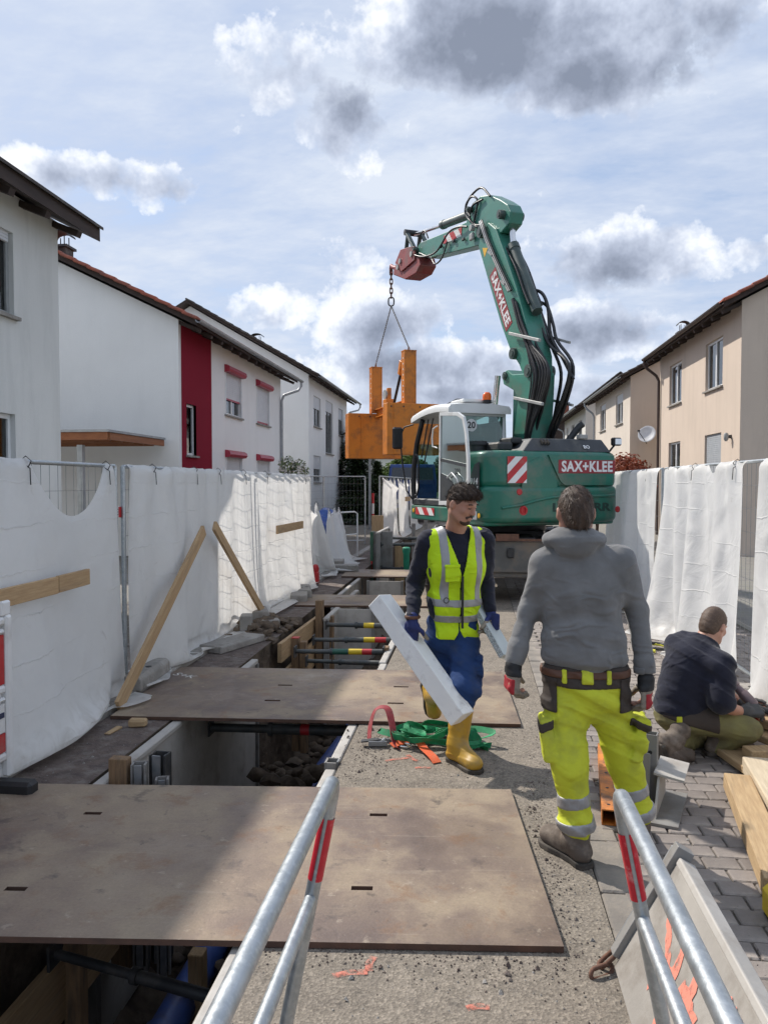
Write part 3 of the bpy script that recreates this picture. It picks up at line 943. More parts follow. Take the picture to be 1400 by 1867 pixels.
def window_part(house, fr, a0, a1, z0, z1, shutter=0.0, box=None, sill=True, bars=(0.5,), depth=0.13, shut_mat=None, curtain=False, frame_mat=None, foot=None):
    mb = MB()
    W, Hh, t = a1 - a0, z1 - z0, 0.065
    def bx(p, q, r, s_, d0, d1, m=mb):
        P = [fr(p, r, d0), fr(q, r, d0), fr(q, s_, d0), fr(p, s_, d0), fr(p, r, d1), fr(q, r, d1), fr(q, s_, d1), fr(p, s_, d1)]
        m.add(P, [(3, 2, 1, 0), (4, 5, 6, 7), (0, 1, 5, 4), (1, 2, 6, 5), (2, 3, 7, 6), (3, 0, 4, 7)])
    e = .004
    d0, d1 = -depth, -depth + .06
    bx(a0 + e, a0 + t, z0 + e, z1 - e, d0, d1); bx(a1 - t, a1 - e, z0 + e, z1 - e, d0, d1)
    bx(a0 + t, a1 - t, z0 + e, z0 + t, d0, d1); bx(a0 + t, a1 - t, z1 - t, z1 - e, d0, d1)
    for b_ in bars:
        c = a0 + W * b_
        bx(c - .045, c + .045, z0 + t, z1 - t, d0, d1 + .006)
    w = mb.build('window', frame_mat or M_FRAMEW, house, fix=True)
    edges = [a0 + t] + [a0 + W * b_ for b_ in bars] + [a1 - t]
    for k in range(len(edges) - 1):
        g = MB()
        bx(edges[k] + (.045 if k else 0), edges[k + 1] - (.045 if k < len(edges) - 2 else 0), z0 + t, z1 - t, d0 + .012, d0 + .03, g)
        g.build('pane', M_GLASS, w, fix=True)
    for (c0, c1) in _crnd.choice((((0, .3), (.72, 1)), ((0, .22), (.8, 1)), ((0, .45),), ((.0, 1.0),))):
        g = MB(); n_ = 10
        V_ = []
        for q in range(n_ + 1):
            a_ = a0 + W * (c0 + (c1 - c0) * q / n_); dd_ = -depth - .10 - .02 * (q % 2)
            V_ += [fr(a_, z0 + .03, dd_), fr(a_, z1 - .03, dd_)]
        g.add(V_, [(2 * q, 2 * q + 2, 2 * q + 3, 2 * q + 1) for q in range(n_)])
        g.build('curtain', M_CURT, w)
    if sill:
        g = MB(); bx(a0 - .06, a1 + .06, z0 - .05, z0 - .003, -depth + .07, .07, g); g.build('sill', M_CONC, w, fix=True)
    if shutter > 0:
        g = MB()
        zs = z1 - Hh * shutter
        n = max(3, int((z1 - zs) / .055))
        for k in range(n):
            b0 = zs + (z1 - zs) * k / n
            bx(a0 + .03, a1 - .03, b0 + .006, zs + (z1 - zs) * (k + 1) / n, -.07, -.05, g)
        bx(a0 + .03, a1 - .03, zs, z1 - .01, -.085, -.068, g)
        g.build('roller_shutter', shut_mat or M_SHUT, w, fix=True)
        if foot:
            g = MB(); bx(a0 + .03, a1 - .03, zs - .05, zs, -.08, -.04, g); g.build('shutter_bar', foot, w, fix=True)
    if box:
        g = MB()
        prof = [(0.0, 0.0), (0.13, 0.02), (0.17, 0.09), (0.15, 0.17), (0.08, 0.21), (0.0, 0.22)]
        P = []
        for a in (a0 - .05, a1 + .05):
            P += [fr(a, z1 - .02 + q, dd + .002) for dd, q in prof]
        n = len(prof)
        g.add(P, [(i, (i + 1) % n, n + (i + 1) % n, n + i) for i in range(n)] + [tuple(range(n - 1, -1, -1)), tuple(range(n, 2 * n))])
        g.build('shutter_box', box, w, fix=True)
        for k in (0, 1):
            g = MB(); aa = (a0, a1 - .05)[k]; bx(aa, aa + .05, z0, z1, -.07, .02, g); g.build('guide_rail', M_FRAMEW, w, fix=True)
    return w

def house(name, label, side, Xf, Y0, Y1, z_eave, depth, pitch, m_wall, wins, m_tile, overhang=.6, verge=.35, gutter=None, m_gable=None, facade_cut=None,
          gutter_mat=None, thick=.16, raft=True, tile_step=.34, tile_mat_verge=None):
    """side=-1: house left of the street, street facade at Xf facing +X; +1: right of it, facing -X."""
    h = thing(name, label, 'house', ((Xf + side * depth / 2), (Y0 + Y1) / 2, 0))
    L = Y1 - Y0
    if side < 0:
        fr = lambda a, z, d: (Xf + d, Y0 + a, z)
    else:
        fr = lambda a, z, d: (Xf - d, Y1 - a, z)
    def conv(y0, y1):
        return (y0 - Y0, y1 - Y0) if side < 0 else (Y1 - y1, Y1 - y0)
    holes, specs = [], []
    for w in wins:
        a0, a1 = conv(w['y'][0], w['y'][1])
        holes.append((a0, a1, w['z'][0], w['z'][1]))
        specs.append((a0, a1, w))
    z_w = z_eave + pitch * overhang          # wall top follows the slope
    mb = MB()
    wall_with_holes(mb, fr, L, -.1, z_w - .05, holes)
    Xb = Xf + side * depth
    Xr = Xf + side * depth / 2
    z_r = z_w + pitch * depth / 2
    wl = mb.build('wall', m_wall, h, world=True, fix=False)
    mb = MB()
    g = [(Xf, -.1), (Xf, z_w - .06), (Xr, z_r - .06), (Xb, z_w - .06), (Xb, -.1)]
    mb.add([(x, Y0, z) for x, z in g] + [(x, Y1, z) for x, z in g], [(0, 1, 2, 3, 4), (9, 8, 7, 6, 5), (3, 8, 9, 4)])
    mb.build('gable_wall', m_gable or m_wall, h, world=True)
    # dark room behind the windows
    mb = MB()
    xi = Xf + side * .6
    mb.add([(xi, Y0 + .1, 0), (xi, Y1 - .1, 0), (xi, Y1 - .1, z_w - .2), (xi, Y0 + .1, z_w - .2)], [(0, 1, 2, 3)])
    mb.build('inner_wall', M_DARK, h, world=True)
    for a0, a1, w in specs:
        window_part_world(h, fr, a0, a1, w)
    # roof slabs
    ya, yb = Y0 - verge, Y1 + verge
    mb = MB()
    xe = Xf - side * overhang
    def slab(x0, z0, x1, z1):
        P = []
        for y in (ya, yb):
            P += [(x0, y, z0), (x1, y, z1), (x1, y, z1 + thick), (x0, y, z0 + thick)]
        mb.add(P, [(0, 1, 2, 3), (7, 6, 5, 4), (0, 4, 5, 1), (1, 5, 6, 2), (2, 6, 7, 3), (3, 7, 4, 0)])
    slab(xe, z_eave, Xr, z_r)
    slab(Xr, z_r, Xb + side * overhang, z_eave)
    rf = mb.build('roof', M_SOFFIT, h, world=True, fix=True)
    # tile courses on the street slope: each course a stepped strip
    n = int(depth / 2 / tile_step) + 2
    cos = math.cos(math.atan(pitch))
    mbt = MB()
    tl = MB()
    for k in range(n):
        x0 = xe + side * (k * tile_step - .05)
        x1 = x0 + side * (tile_step + .03)
        if abs(x1 - xe) > abs(Xr - xe) + .1: break
        zz = lambda x: z_eave + thick + pitch * abs(x - xe) * (1 if (x - xe) * side > 0 else -1)
        P = []
        for y in (ya - .02, yb + .02):
            P += [(x0, y, zz(x0) + .005), (x1, y, zz(x1) + .003), (x1, y, zz(x1) + .02), (x0, y, zz(x0) + .05)]
        mbt.add(P, [(0, 1, 2, 3), (7, 6, 5, 4), (0, 4, 5, 1), (1, 5, 6, 2), (2, 6, 7, 3), (3, 7, 4, 0)])
        t = MB()
        for y in (ya,):
            c0 = Vector((x0, y - .035, zz(x0) + .02)); c1 = Vector((x1 + side * .02, y - .035, zz(x1) + .0))
            t.bar(c0, c1, .075, .15, up=(0, 1, 0), bev=.02)
        t.build('verge_tile', tile_mat_verge or m_tile, rf, world=False)
        bpy.data.objects[COL.objects[-1].name].matrix_parent_inverse = Matrix.Identity(4)
    mbt.build('roof_tiles', m_tile, rf, fix=True)['kind'] = 'stuff'
    # rafter tails under the eave
    if raft:
        k = int(L / .8)
        for i in range(k + 1):
            y = Y0 + .1 + (L - .2) * i / k
            r = MB(); r.bar((Xf, y, z_w - .12), (xe + side * .05, y, z_eave - .06), .09, .12, up=(0, 1, 0))
            r.build('rafter', M_SOFFIT, rf)
    if gutter:
        gm = gutter_mat or M_ZINC
        mb = MB()
        prof = [(0.075 * math.cos(a), 0.075 * math.sin(a)) for a in [math.pi + math.pi * i / 8 for i in range(9)]]
        xg = xe - side * .07
        gy0, gy1 = gutter
        V = []
        for y in (gy0, gy1):
            V += [(xg + a, y, z_eave + .12 + b) for a, b in prof] + [(xg + a * .9, y, z_eave + .12 + b * .9) for a, b in prof[::-1]]
        m_ = len(prof) * 2
        mb.add(V, [(i, (i + 1) % m_, m_ + (i + 1) % m_, m_ + i) for i in range(m_)] + [tuple(range(m_)), tuple(range(2 * m_ - 1, m_ - 1, -1))])
        mb.build('gutter', gm, h, world=True, smooth=40, fix=True)
        mb = MB()
        yd = gy1 - .15
        yw = Y1 - .12
        mb.tube([(xg, yd, z_eave + .1), (xg, yd, z_eave - .08), (xg + side * .1, yd - .05, z_eave - .25), (Xf - side * .15, yw + .05, z_eave - .5), (Xf - side * .07, yw, z_eave - .7), (Xf - side * .07, yw, 0.0)], .05, 10)
        mb.build('downpipe', gm, h, world=True, smooth=50)
    return h
def window_part_world(h, fr, a0, a1, w):
    kw = {k: v for k, v in w.items() if k not in ('y', 'z')}
    before = set(o.name for o in bpy.data.objects)
    win = window_part(h, fr, a0, a1, w['z'][0], w['z'][1], **kw)
    win.matrix_parent_inverse = Matrix.Translation(-h.location)
    return win

house('terraced_house', 'grey-white rendered house with dark eave, nearest on the left edge', -1, -6.3, 2.5, 11.15, 5.62, 9.0, .50, M_R_GREY,
      [dict(y=(8.7, 10.0), z=(4.12, 5.26), shutter=.12, frame_mat=M_FRAMEG), dict(y=(8.6, 9.98), z=(1.2, 2.78), frame_mat=M_FRAMEW),
       dict(y=(4.7, 6.0), z=(4.1, 5.25))], M_TILE_D, overhang=.45, verge=.45, thick=.2, raft=True)
h2 = house('terraced_house', 'white house with dark red facade strip, red roof edge and red shutter boxes', -1, -7.2, 18.2, 28.17, 5.62, 9.4, .485, M_R_WHITE,
      [dict(y=(18.68, 19.36), z=(2.55, 3.85), bars=(), sill=True),
       dict(y=(21.72, 23.3), z=(3.85, 5.09), shutter=.6, box=M_REDBOX, foot=M_REDBOX), dict(y=(24.93, 26.55), z=(3.85, 5.09), shutter=.93, box=M_REDBOX, foot=M_REDBOX),
       dict(y=(21.72, 23.3), z=(1.3, 2.62), shutter=.6, box=M_REDBOX), dict(y=(24.93, 26.55), z=(1.3, 2.62), shutter=.8, box=M_REDBOX)],
      M_TILE_R, overhang=.58, verge=.3, gutter=(17.8, 28.9))
# dark red render on the first stretch of the facade
def red_strip():
    mb = MB()
    fr = lambda a, z, d: (-7.2 + .004 + d, 18.35 + a, z)
    wall_with_holes(mb, fr, 2.2, -.05, 5.83, [(.33, 1.01, 2.55, 3.85)], depth=.10)
    o = mb.build('facade_strip', M_R_RED, h2, world=True)
    o['label'] = 'dark red strip of the facade'
red_strip()
house('terraced_house', 'white house with grey-framed windows, farthest on the left, dark roof', -1, -7.1, 32.6, 42.5, 6.3, 10.5, .58, M_R_WHITE,
      [dict(y=(33.6, 35.2), z=(4.4, 5.75), shutter=.4, frame_mat=M_FRAMEG), dict(y=(36.4, 38.25), z=(3.3, 5.85), shutter=.2, frame_mat=M_FRAMEG), dict(y=(39.86, 41.2), z=(4.4, 5.8), shutter=.4, frame_mat=M_FRAMEG),
       dict(y=(33.6, 35.2), z=(1.9, 3.1), shutter=.5, frame_mat=M_FRAMEG), dict(y=(39.9, 41.2), z=(1.9, 3.1), frame_mat=M_FRAMEG)],
      M_TILE_D, overhang=.5, verge=.4, gutter=(32.2, 43.9))
hA = house('terraced_house', 'beige house with sunlit windows and brown downpipe, nearest on the right', 1, 6.6, 20.25, 28.75, 6.2, 9.0, .52, M_R_BEIGE,
      [dict(y=(21.7, 23.25), z=(4.48, 5.83)), dict(y=(25.85, 27.4), z=(4.48, 5.83)), dict(y=(21.73, 23.23), z=(1.8, 3.22), shutter=.78, shut_mat=M_SHUTG), dict(y=(25.9, 27.4), z=(1.4, 3.22))],
      M_TILE_R, overhang=.5, verge=.25, gutter=(20.0, 28.85), gutter_mat=M_BROWNPIPE)
house('terraced_house', 'pale beige house with satellite dish on its gable, second on the right', 1, 6.2, 32.0, 41.1, 5.98, 9.0, .52, M_R_BEIGE2,
      [dict(y=(33.55, 35.18), z=(4.42, 5.7), shutter=.3, shut_mat=M_SHUT), dict(y=(37.85, 39.47), z=(4.42, 5.7), shutter=.2), dict(y=(33.55, 35.18), z=(1.4, 2.9)), dict(y=(37.85, 39.47), z=(1.4, 2.9))],
      M_TILE_D, overhang=.45, verge=.25, gutter=(31.7, 41.4), gutter_mat=M_ZINC, m_gable=M_R_BEIGE)
house('terraced_house', 'off-white house behind the excavator boom hoses, third on the right', 1, 6.2, 44.6, 54.8, 6.0, 9.0, .52, M_R_SHELL,
      [dict(y=(46.0, 47.5), z=(4.4, 5.6), frame_mat=M_FRAMEG), dict(y=(49.5, 51.0), z=(4.4, 5.6), frame_mat=M_FRAMEG), dict(y=(52.5, 53.6), z=(4.4, 5.6))],
      M_TILE_D, overhang=.6, verge=.3, gutter=(44.3, 55.4), gutter_mat=M_ZINC)
hD = house('gabled_house', 'far brown-roofed house with brick chimney at the end of the right row', 1, 5.2, 62.0, 70.0, 5.2, 12.0, .8, M_SOFFIT, [dict(y=(64, 65.5), z=(3.0, 4.2))], M_TILE_D, overhang=.5, verge=.4, raft=False, m_gable=M_SOFFIT)
# chimneys
def chimney(h, x, y, z0, z1, w, m, cap=True):
    mb = MB(); mb.box((x, y, (z0 + z1) / 2), (w, w, z1 - z0)); c = mb.build('chimney', m, h, world=True)
    mb = MB(); mb.box((x, y, z1 + .03), (w + .12, w + .12, .06)); mb.build('chimney_cap', M_DARK, c)
    if cap:
        mb = MB()
        for dx in (-1, 1):
            mb.bar((x + dx * w * .3, y - w * .3, z1 + .05), (x + dx * w * .3, y - w * .3, z1 + .32), .02, .02)
            mb.bar((x + dx * w * .3, y + w * .3, z1 + .05), (x + dx * w * .3, y + w * .3, z1 + .32), .02, .02)
        arc = [(x - math.cos(math.pi * i / 8) * w * .65, z1 + .3 + math.sin(math.pi * i / 8) * .12) for i in range(9)]
        mb.ribbon([(p, y, q) for p, q in arc], w * 1.1, .014, up=lambda t: Vector((math.cos(math.pi * (1 - t)), 0, math.sin(math.pi * (1 - t)) + .01)))
        mb.build('cowl', M_DARK, c)
chimney(h2, -10.55, 18.9, 6.9, 7.86, .38, M_TILE_D)
chimney(bpy.data.objects['terraced_house.002'], -10.6, 37.0, 7.4, 8.75, .42, M_TILE_D)
chimney(hA, 9.3, 26.2, 7.0, 7.95, .34, M_TILE_R)
chimney(hA, 7.3, 28.5, 6.6, 7.15, .3, M_TILE_D)
M_BRK = mat('chimney_brick', (0.30, 0.10, 0.06), (0.2, 0.07, 0.05), 8.0, .9)
chimney(hD, 7.0, 62.4, 6.5, 8.2, .7, M_BRK, cap=False)
# far white building at the end of the street
fb = thing('far_building', 'small pale building far down the street behind the trees', 'building', (-9, 88, 0))
mb = MB(); mb.box((-9.6, 88, 2.4), (5, 8, 4.8)); mb.build('wall', M_R_SHELL, fb, world=True)
mb = MB(); mb.box((-6.9, 78, 1.6), (3.0, 6, 3.2)); mb.build('annexe', M_R_WHITE, fb, world=True)
mb = MB(); mb.add([(-12.4, 83.6, 4.8), (-6.8, 83.6, 4.8), (-6.8, 92.4, 4.8), (-12.4, 92.4, 4.8), (-9.6, 83.6, 6.6), (-9.6, 92.4, 6.6)], [(0, 1, 4), (2, 3, 5), (1, 2, 5, 4), (3, 0, 4, 5), (3, 2, 1, 0)])
mb.build('roof', M_TILE_D, fb, world=True)
# carport between the first two houses on the left
cp = thing('carport', 'brown timber carport with pale roof edge beside the white gable', 'carport', (-9.6, 17.5, 0))
mb = MB(); mb.box((-9.75, 15.2, 2.82), (4.4, .06, .16)); mb.build('fascia', M_CARPORT, cp, world=True)
mb = MB(); mb.box((-7.56, 16.65, 2.82), (.06, 2.82, .15)); mb.build('side_fascia', M_CARPORT, cp, world=True)
mb = MB(); mb.box((-9.75, 16.6, 2.925), (4.5, 2.95, .05)); mb.build('roof', M_ZINC, cp, world=True)
for x in (-8.2, -11.5):
    mb = MB(); mb.box((x, 15.3, 1.31), (.12, .12, 2.66)); mb.build('post', M_ZINC, cp, world=True)
for k in range(5):
    mb = MB(); mb.box((-9.75, 15.5 + k * .55, 2.81), (4.2, .08, .16)); mb.build('rafter', M_CARPORT, cp, world=True)
# satellite dish on the second right house
sd = thing('satellite_dish', 'grey satellite dish fixed to the beige gable wall', 'satellite dish', (6.75, 31.84, 3.62))
mb = MB(); prof = [(0.001, 0.0), (.15, .012), (.25, .035), (.34, .07), (.35, .08), (.34, .085), (.25, .05), (.15, .027), (.001, .015)]
mb.lathe(prof, (0.02, -.35, .15), 24, axis=(-.45, -.8, .35)); mb.build('dish', M_SHUT, sd, smooth=50)
mb = MB(); mb.tube([(0.02, -.33, .13), (.02, -.05, .0), (.02, .16, .0)], .025, 8); mb.build('bracket', M_ZINC, sd)
mb = MB(); mb.tube([(0.0, -.35, -.2), (-.42, -.85, .25)], .014, 6); mb.box((-.42, -.87, .27), (.08, .12, .07)); mb.build('feed_arm', M_DARK, sd)
# small wall lamp and door number on the beige facade
wl = thing('wall_lamp', 'small outdoor lamp on the beige facade above the fence', 'lamp', (6.55, 20.9, 3.05))
mb = MB(); mb.cyl((.045, 0, 0), (-.03, 0, 0), .05, .04); mb.build('base', M_DARK, wl)
mb = MB(); mb.lathe([(.03, -.12), (.06, -.06), (.06, .06), (.03, .1)], (-.08, 0, 0)); mb.build('lamp_shade', M_FRAMEG, wl, smooth=40)
# ------------------------------------------------------------------ mesh fences, tarpaulins, boards
def tarp_mat(name, tint=(0.93, 0.92, 0.895)):
    m = bpy.data.materials.new(name); nt = NT(m)
    out = N(nt, 'ShaderNodeOutputMaterial'); b = N(nt, 'ShaderNodeBsdfPrincipled')
    v = coords(nt)
    n1 = noise_tex(nt, v, 1.6, 6.0, 0.6)
    n2 = noise_tex(nt, v, 7.0, 7.0, 0.65, 0.6)
    n3 = noise_tex(nt, v, 2.6, 5.0, 0.55, 1.2)
    rn = N(nt, 'ShaderNodeTexNoise', Scale=2.6, Detail=4.0, Roughness=0.5, Distortion=0.9); rn.noise_type = 'RIDGED_MULTIFRACTAL'; LK(nt, coords(nt, 'Object', (1, 1, .6)), rn.inputs['Vector'])
    crease = ramp(nt, rn.outputs['Fac'], [(0.0, 0.0), (1.0, 1.0)])
    col = ramp(nt, n1, [(0.35, tuple(x * .93 for x in tint)), (0.65, tint)])
    sep = N(nt, 'ShaderNodeSeparateXYZ'); LK(nt, v, sep.inputs[0])
    low = mth(nt, 'MULTIPLY', ramp(nt, sep.outputs[2], [(0.0, 1.0), (0.35, 0.0)]), ramp(nt, n2, [(0.45, 0.0), (0.7, 0.55)]))
    col = mixc(nt, low, col, (0.45, 0.41, 0.35))                      # splashed mud along the hem
    col = mixc(nt, ramp(nt, n2, [(0.64, 0.0), (0.78, 0.4)]), col, (0.5, 0.46, 0.40))
    LK(nt, col, b.inputs['Base Color'])
    b.inputs['Roughness'].default_value = 0.42
    b.inputs['Specular IOR Level'].default_value = 0.4
    # mesh wires pressing through
    def lines(sock, per, w):
        f = mth(nt, 'FRACT', mth(nt, 'DIVIDE', sock, per))
        return mth(nt, 'SUBTRACT', 1.0, mth(nt, 'SMOOTH_MIN', mth(nt, 'DIVIDE', mth(nt, 'ABSOLUTE', mth(nt, 'SUBTRACT', f, 0.5)), w), 1.0, 0.3))
    wob = mth(nt, 'MULTIPLY_ADD', n3, 0.10, sep.outputs[2])
    hl = mth(nt, 'MULTIPLY', lines(wob, 0.29, 0.03), ramp(nt, n1, [(0.4, 0.0), (0.6, 1.0)]))
    h = mth(nt, 'ADD', mth(nt, 'ADD', mth(nt, 'MULTIPLY', n3, 0.022), mth(nt, 'MULTIPLY', crease, 0.05)), mth(nt, 'ADD', mth(nt, 'MULTIPLY', n2, 0.003), mth(nt, 'MULTIPLY', hl, 0.006)))
    bp = N(nt, 'ShaderNodeBump', Strength=0.9, Distance=1.0)
    LK(nt, h, bp.inputs['Height']); LK(nt, bp.outputs[0], b.inputs['Normal'])
    t = N(nt, 'ShaderNodeBsdfTranslucent'); LK(nt, col, t.inputs['Color']); LK(nt, bp.outputs[0], t.inputs['Normal'])
    mx = N(nt, 'ShaderNodeMixShader', Fac=0.45)
    LK(nt, b.outputs[0], mx.inputs[1]); LK(nt, t.outputs[0], mx.inputs[2])
    LK(nt, mx.outputs[0], out.inputs['Surface'])
    return m
M_TARP = tarp_mat('tarpaulin')

def cloth_sim(P, rest_s, rest_t, pins, side, Xf, steps=80, iters=10, grav=-9.0, wind=0.0, gmin=None, seed=0, push=None):
    """P: (ns,nt,3) start positions, position-based dynamics; pins: dict {(i,j):(x,y,z)}; stays on the street side of plane Xf"""
    rs = np.random.RandomState(seed)
    ns, nt_ = P.shape[:2]
    P = P.astype(float) + rs.normal(0, .006, P.shape)
    Vp = P.copy()
    w = np.ones((ns, nt_))
    pi = np.array([k[0] for k in pins], int); pj = np.array([k[1] for k in pins], int)
    pp = np.array([pins[k] for k in pins], float)
    w[pi, pj] = 0
    dg = math.hypot(rest_s, rest_t)
    cons = []
    def mk(a, b, r, st, press=1.0):
        cons.append((a, b, r, st, press))
    S = slice
    for o in (0, 1):
        mk((S(o, ns - 1, 2), S(None)), (S(o + 1, ns, 2), S(None)), rest_s, 1.0)
        mk((S(None), S(o, nt_ - 1, 2)), (S(None), S(o + 1, nt_, 2)), rest_t, 1.0)
    for o in (0, 1):
        mk((S(o, ns - 1, 2), S(0, nt_ - 1)), (S(o + 1, ns, 2), S(1, nt_)), dg, .45)
        mk((S(o, ns - 1, 2), S(1, nt_)), (S(o + 1, ns, 2), S(0, nt_ - 1)), dg, .45)
    for o in range(3):
        mk((S(o, ns - 3, 3), S(None)), (S(o + 3, ns, 3), S(None)), rest_s * 3, .12)
        mk((S(None), S(o, nt_ - 3, 3)), (S(None), S(o + 3, nt_, 3)), rest_t * 3, .12)
    fixed = []
    for a, b, r, st, pr in cons:
        pa = P[a]; pb = P[b]
        n0 = min(pa.shape[0], pb.shape[0]); n1 = min(pa.shape[1], pb.shape[1])
        fixed.append((a, b, r, st, n0, n1))
    dt = 1 / 24.
    for k in range(steps):
        vel = (P - Vp) * (.96 if k < steps * .7 else .85)
        Vp = P.copy()
        P = P + vel
        P[..., 2] += grav * dt * dt * w
        if wind:
            P[..., 0] += wind * dt * dt * w
        if push is not None:
            P += push * (dt * dt) * w[..., None]
        for _ in range(iters):
            for a, b, r, st, n0, n1 in fixed:
                A = P[a][:n0, :n1]; B = P[b][:n0, :n1]
                d = B - A
                L = np.sqrt((d * d).sum(-1)) + 1e-9
                wa = w[a][:n0, :n1]; wb = w[b][:n0, :n1]
                ws = wa + wb
                c = np.where(ws > 0, st * (L - r) / L / np.maximum(ws, 1e-6), 0)[..., None] * d
                P[a][:n0, :n1] += c * wa[..., None]
                P[b][:n0, :n1] -= c * wb[..., None]
            P[pi, pj] = pp
        if side < 0:
            P[..., 0] = np.maximum(P[..., 0], Xf + .015)
        else:
            P[..., 0] = np.minimum(P[..., 0], Xf - .015)
        gz = .055 if gmin is None else gmin
        P[..., 2] = np.maximum(P[..., 2], gz)
        P[pi, pj] = pp
    return P
def grid_mesh(name, P, m, subs=1):
    ns, nt_ = P.shape[:2]
    F = []
    for i in range(ns - 1):
        for j in range(nt_ - 1):
            F.append((i * nt_ + j, i * nt_ + j + 1, (i + 1) * nt_ + j + 1, (i + 1) * nt_ + j))
    me = bpy.data.meshes.new(name)
    me.from_pydata([tuple(v) for v in P.reshape(-1, 3)], [], F)
    me.materials.append(m)
    me.shade_smooth()
    o = place(name, me)
    if subs:
        md = o.modifiers.new('sub', 'SUBSURF'); md.levels = md.render_levels = subs
    return o
def tarp(label, side, Xf, y0, y1, ties, ztop=2.02, length=2.05, slack=1.06, bottom=None, ns=54, nt_=38, seed=0, lean=0.0, group=None, gmin=.055, wrap=True, wind=0.0, steps=80, tie_drop=None, ranges=None, fold=0.0, nf=8):
    """ties: positions along the top (0..1 of the fabric) that are tied to the rail"""
    W = (y1 - y0) * slack
    rs, rt = W / (ns - 1), length / (nt_ - 1)
    s = np.linspace(0, 1, ns)[:, None]; t = np.linspace(0, 1, nt_)[None, :]
    P = np.zeros((ns, nt_, 3))
    sg = 1 if side < 0 else -1
    P[..., 1] = y0 + (y1 - y0) * s + 0 * t
    P[..., 2] = ztop - length * t + 0 * s
    P[..., 0] = Xf + sg * (.04 + lean * t + .012 * np.sin(s * 19 + seed) * (0.4 + t) + fold * 1.3 * (1 + np.sin(6.283 * nf * s + 1.6 * np.sin(s * 11 + seed) + .5 * t + seed)) * (.7 + .6 * t))
    pins = {}
    for q in ties:
        fs, fy = q if hasattr(q, '__len__') else (q, q)
        i = int(round(fs * (ns - 1)))
        dz = 0 if tie_drop is None else tie_drop.get(q, 0)
        for k in (0, 1):
            if 0 <= i + k < ns:
                pins[(i + k, 0)] = (Xf + sg * .02, y0 + (y1 - y0) * fy + k * rs * .6, ztop + .01 - dz)
                pins[(i + k, 1)] = (Xf + sg * .045, y0 + (y1 - y0) * fy + k * rs * .6, ztop - rt * .8 - dz)
    for (f0, f1) in (ranges or ()):
        for i in range(int(f0 * (ns - 1)), int(f1 * (ns - 1)) + 1):
            f = i / (ns - 1)
            pins[(i, 0)] = (Xf + sg * (.0 + .012 * math.sin(i * 1.7 + seed) + fold * .5 * (1 + math.sin(6.283 * nf * f + 1.6 * math.sin(f * 11 + seed) + seed))), y0 + (y1 - y0) * f, ztop + .012 - .012 * abs(math.sin(i * .9 + seed)))
            pins[(i, 1)] = (Xf + sg * (.035 + .012 * math.sin(i * 1.1 + seed) + fold * (1 + math.sin(6.283 * nf * f + 1.6 * math.sin(f * 11 + seed) + seed))), y0 + (y1 - y0) * f, ztop - rt * .7)
    if bottom:
        for fs, p in bottom:
            pins[(int(round(fs * (ns - 1))), nt_ - 1)] = p
    P = cloth_sim(P, rs, rt, pins, side, Xf, seed=seed, gmin=gmin, wind=wind, steps=steps)
    o = grid_mesh('tarpaulin', P, M_TARP)
    tag(o, label, 'tarpaulin', group)
    for q in ties:
        fs, fy = q if hasattr(q, '__len__') else (q, q)
        y = y0 + (y1 - y0) * fy
        mb = MB()
        mb.tube([(Xf + sg * .03, y, ztop - .07), (Xf + sg * .06, y + .005, ztop - .01), (Xf + sg * .02, y + .005, ztop + .022), (Xf - sg * .02, y, ztop - .01), (Xf + sg * .065, y - .02, ztop - .06), (Xf + sg * .075, y - .03, ztop - .17)], .004, 5)
        mb.build('cable_tie', M_BLACK, o)
    return o

def fence(label, p0, p1, z=2.02, group='mesh fence panels', horiz=9):
    p0, p1 = Vector(p0), Vector(p1)
    f = thing('mesh_fence', label, 'fence', (p0 + p1) / 2, 0, group)
    d = (p1 - p0); L = d.length; d.normalize()
    mb = MB()
    z0 = .12
    for p in (p0, p1):
        mb.cyl(p + Vector((0, 0, .02)), p + Vector((0, 0, z)), .021, n=10)
    for zz in (z, z0):
        mb.cyl(p0 + Vector((0, 0, zz)), p1 + Vector((0, 0, zz)), .016, n=8)
    mb.build('frame', M_GALV, f, world=True, smooth=50)
    mb = MB()
    n = int(L / .11)
    for i in range(1, n):
        q = p0 + d * (L * i / n)
        mb.cyl(q + Vector((0, 0, z0)), q + Vector((0, 0, z)), .0019, n=4, caps=False)
    for k in range(1, horiz):
        zz = z0 + (z - z0) * k / horiz
        mb.cyl(p0 + Vector((0, 0, zz)), p1 + Vector((0, 0, zz)), .0024, n=4, caps=False)
    o = mb.build('wire_infill', M_GALVD, f, world=True)
    o['kind'] = 'stuff'
    return f
def foot(label, x, y, rz=0.0, z=0.05):
    """concrete fence foot with round sockets"""
    mb = MB()
    L, W, Hh = .72, .24, .13
    prof = [(-W / 2, 0), (W / 2, 0), (W / 2, Hh * .75), (W / 2 - .03, Hh), (-W / 2 + .03, Hh), (-W / 2, Hh * .75)]
    mb.prism(prof, -L / 2, L / 2, lambda a, b, h: (a, h, b))
    f = thing('fence_foot', label, 'fence foot', (x, y, z), rz, 'concrete fence feet')
    mb.build('block', M_CONC, f, bevel=.012, fix=True)
    for k in (-1, 0, 1):
        m2 = MB(); m2.cyl((-.05 if k else .05, k * .1, Hh - .002), (-.05 if k else .05, k * .1, Hh + .003), .028, n=14); m2.build('socket', M_BLACK, f)
    return f
FXL, FXR = -3.0, 2.45
fence('mesh fence panel under the nearest left tarpaulin', (FXL, 2.6, .05), (FXL, 6.15, .05), z=1.92)
fence('mesh fence panel behind the two slanted braces on the left', (FXL, 6.3, .05), (FXL, 9.95, .05), z=1.92)
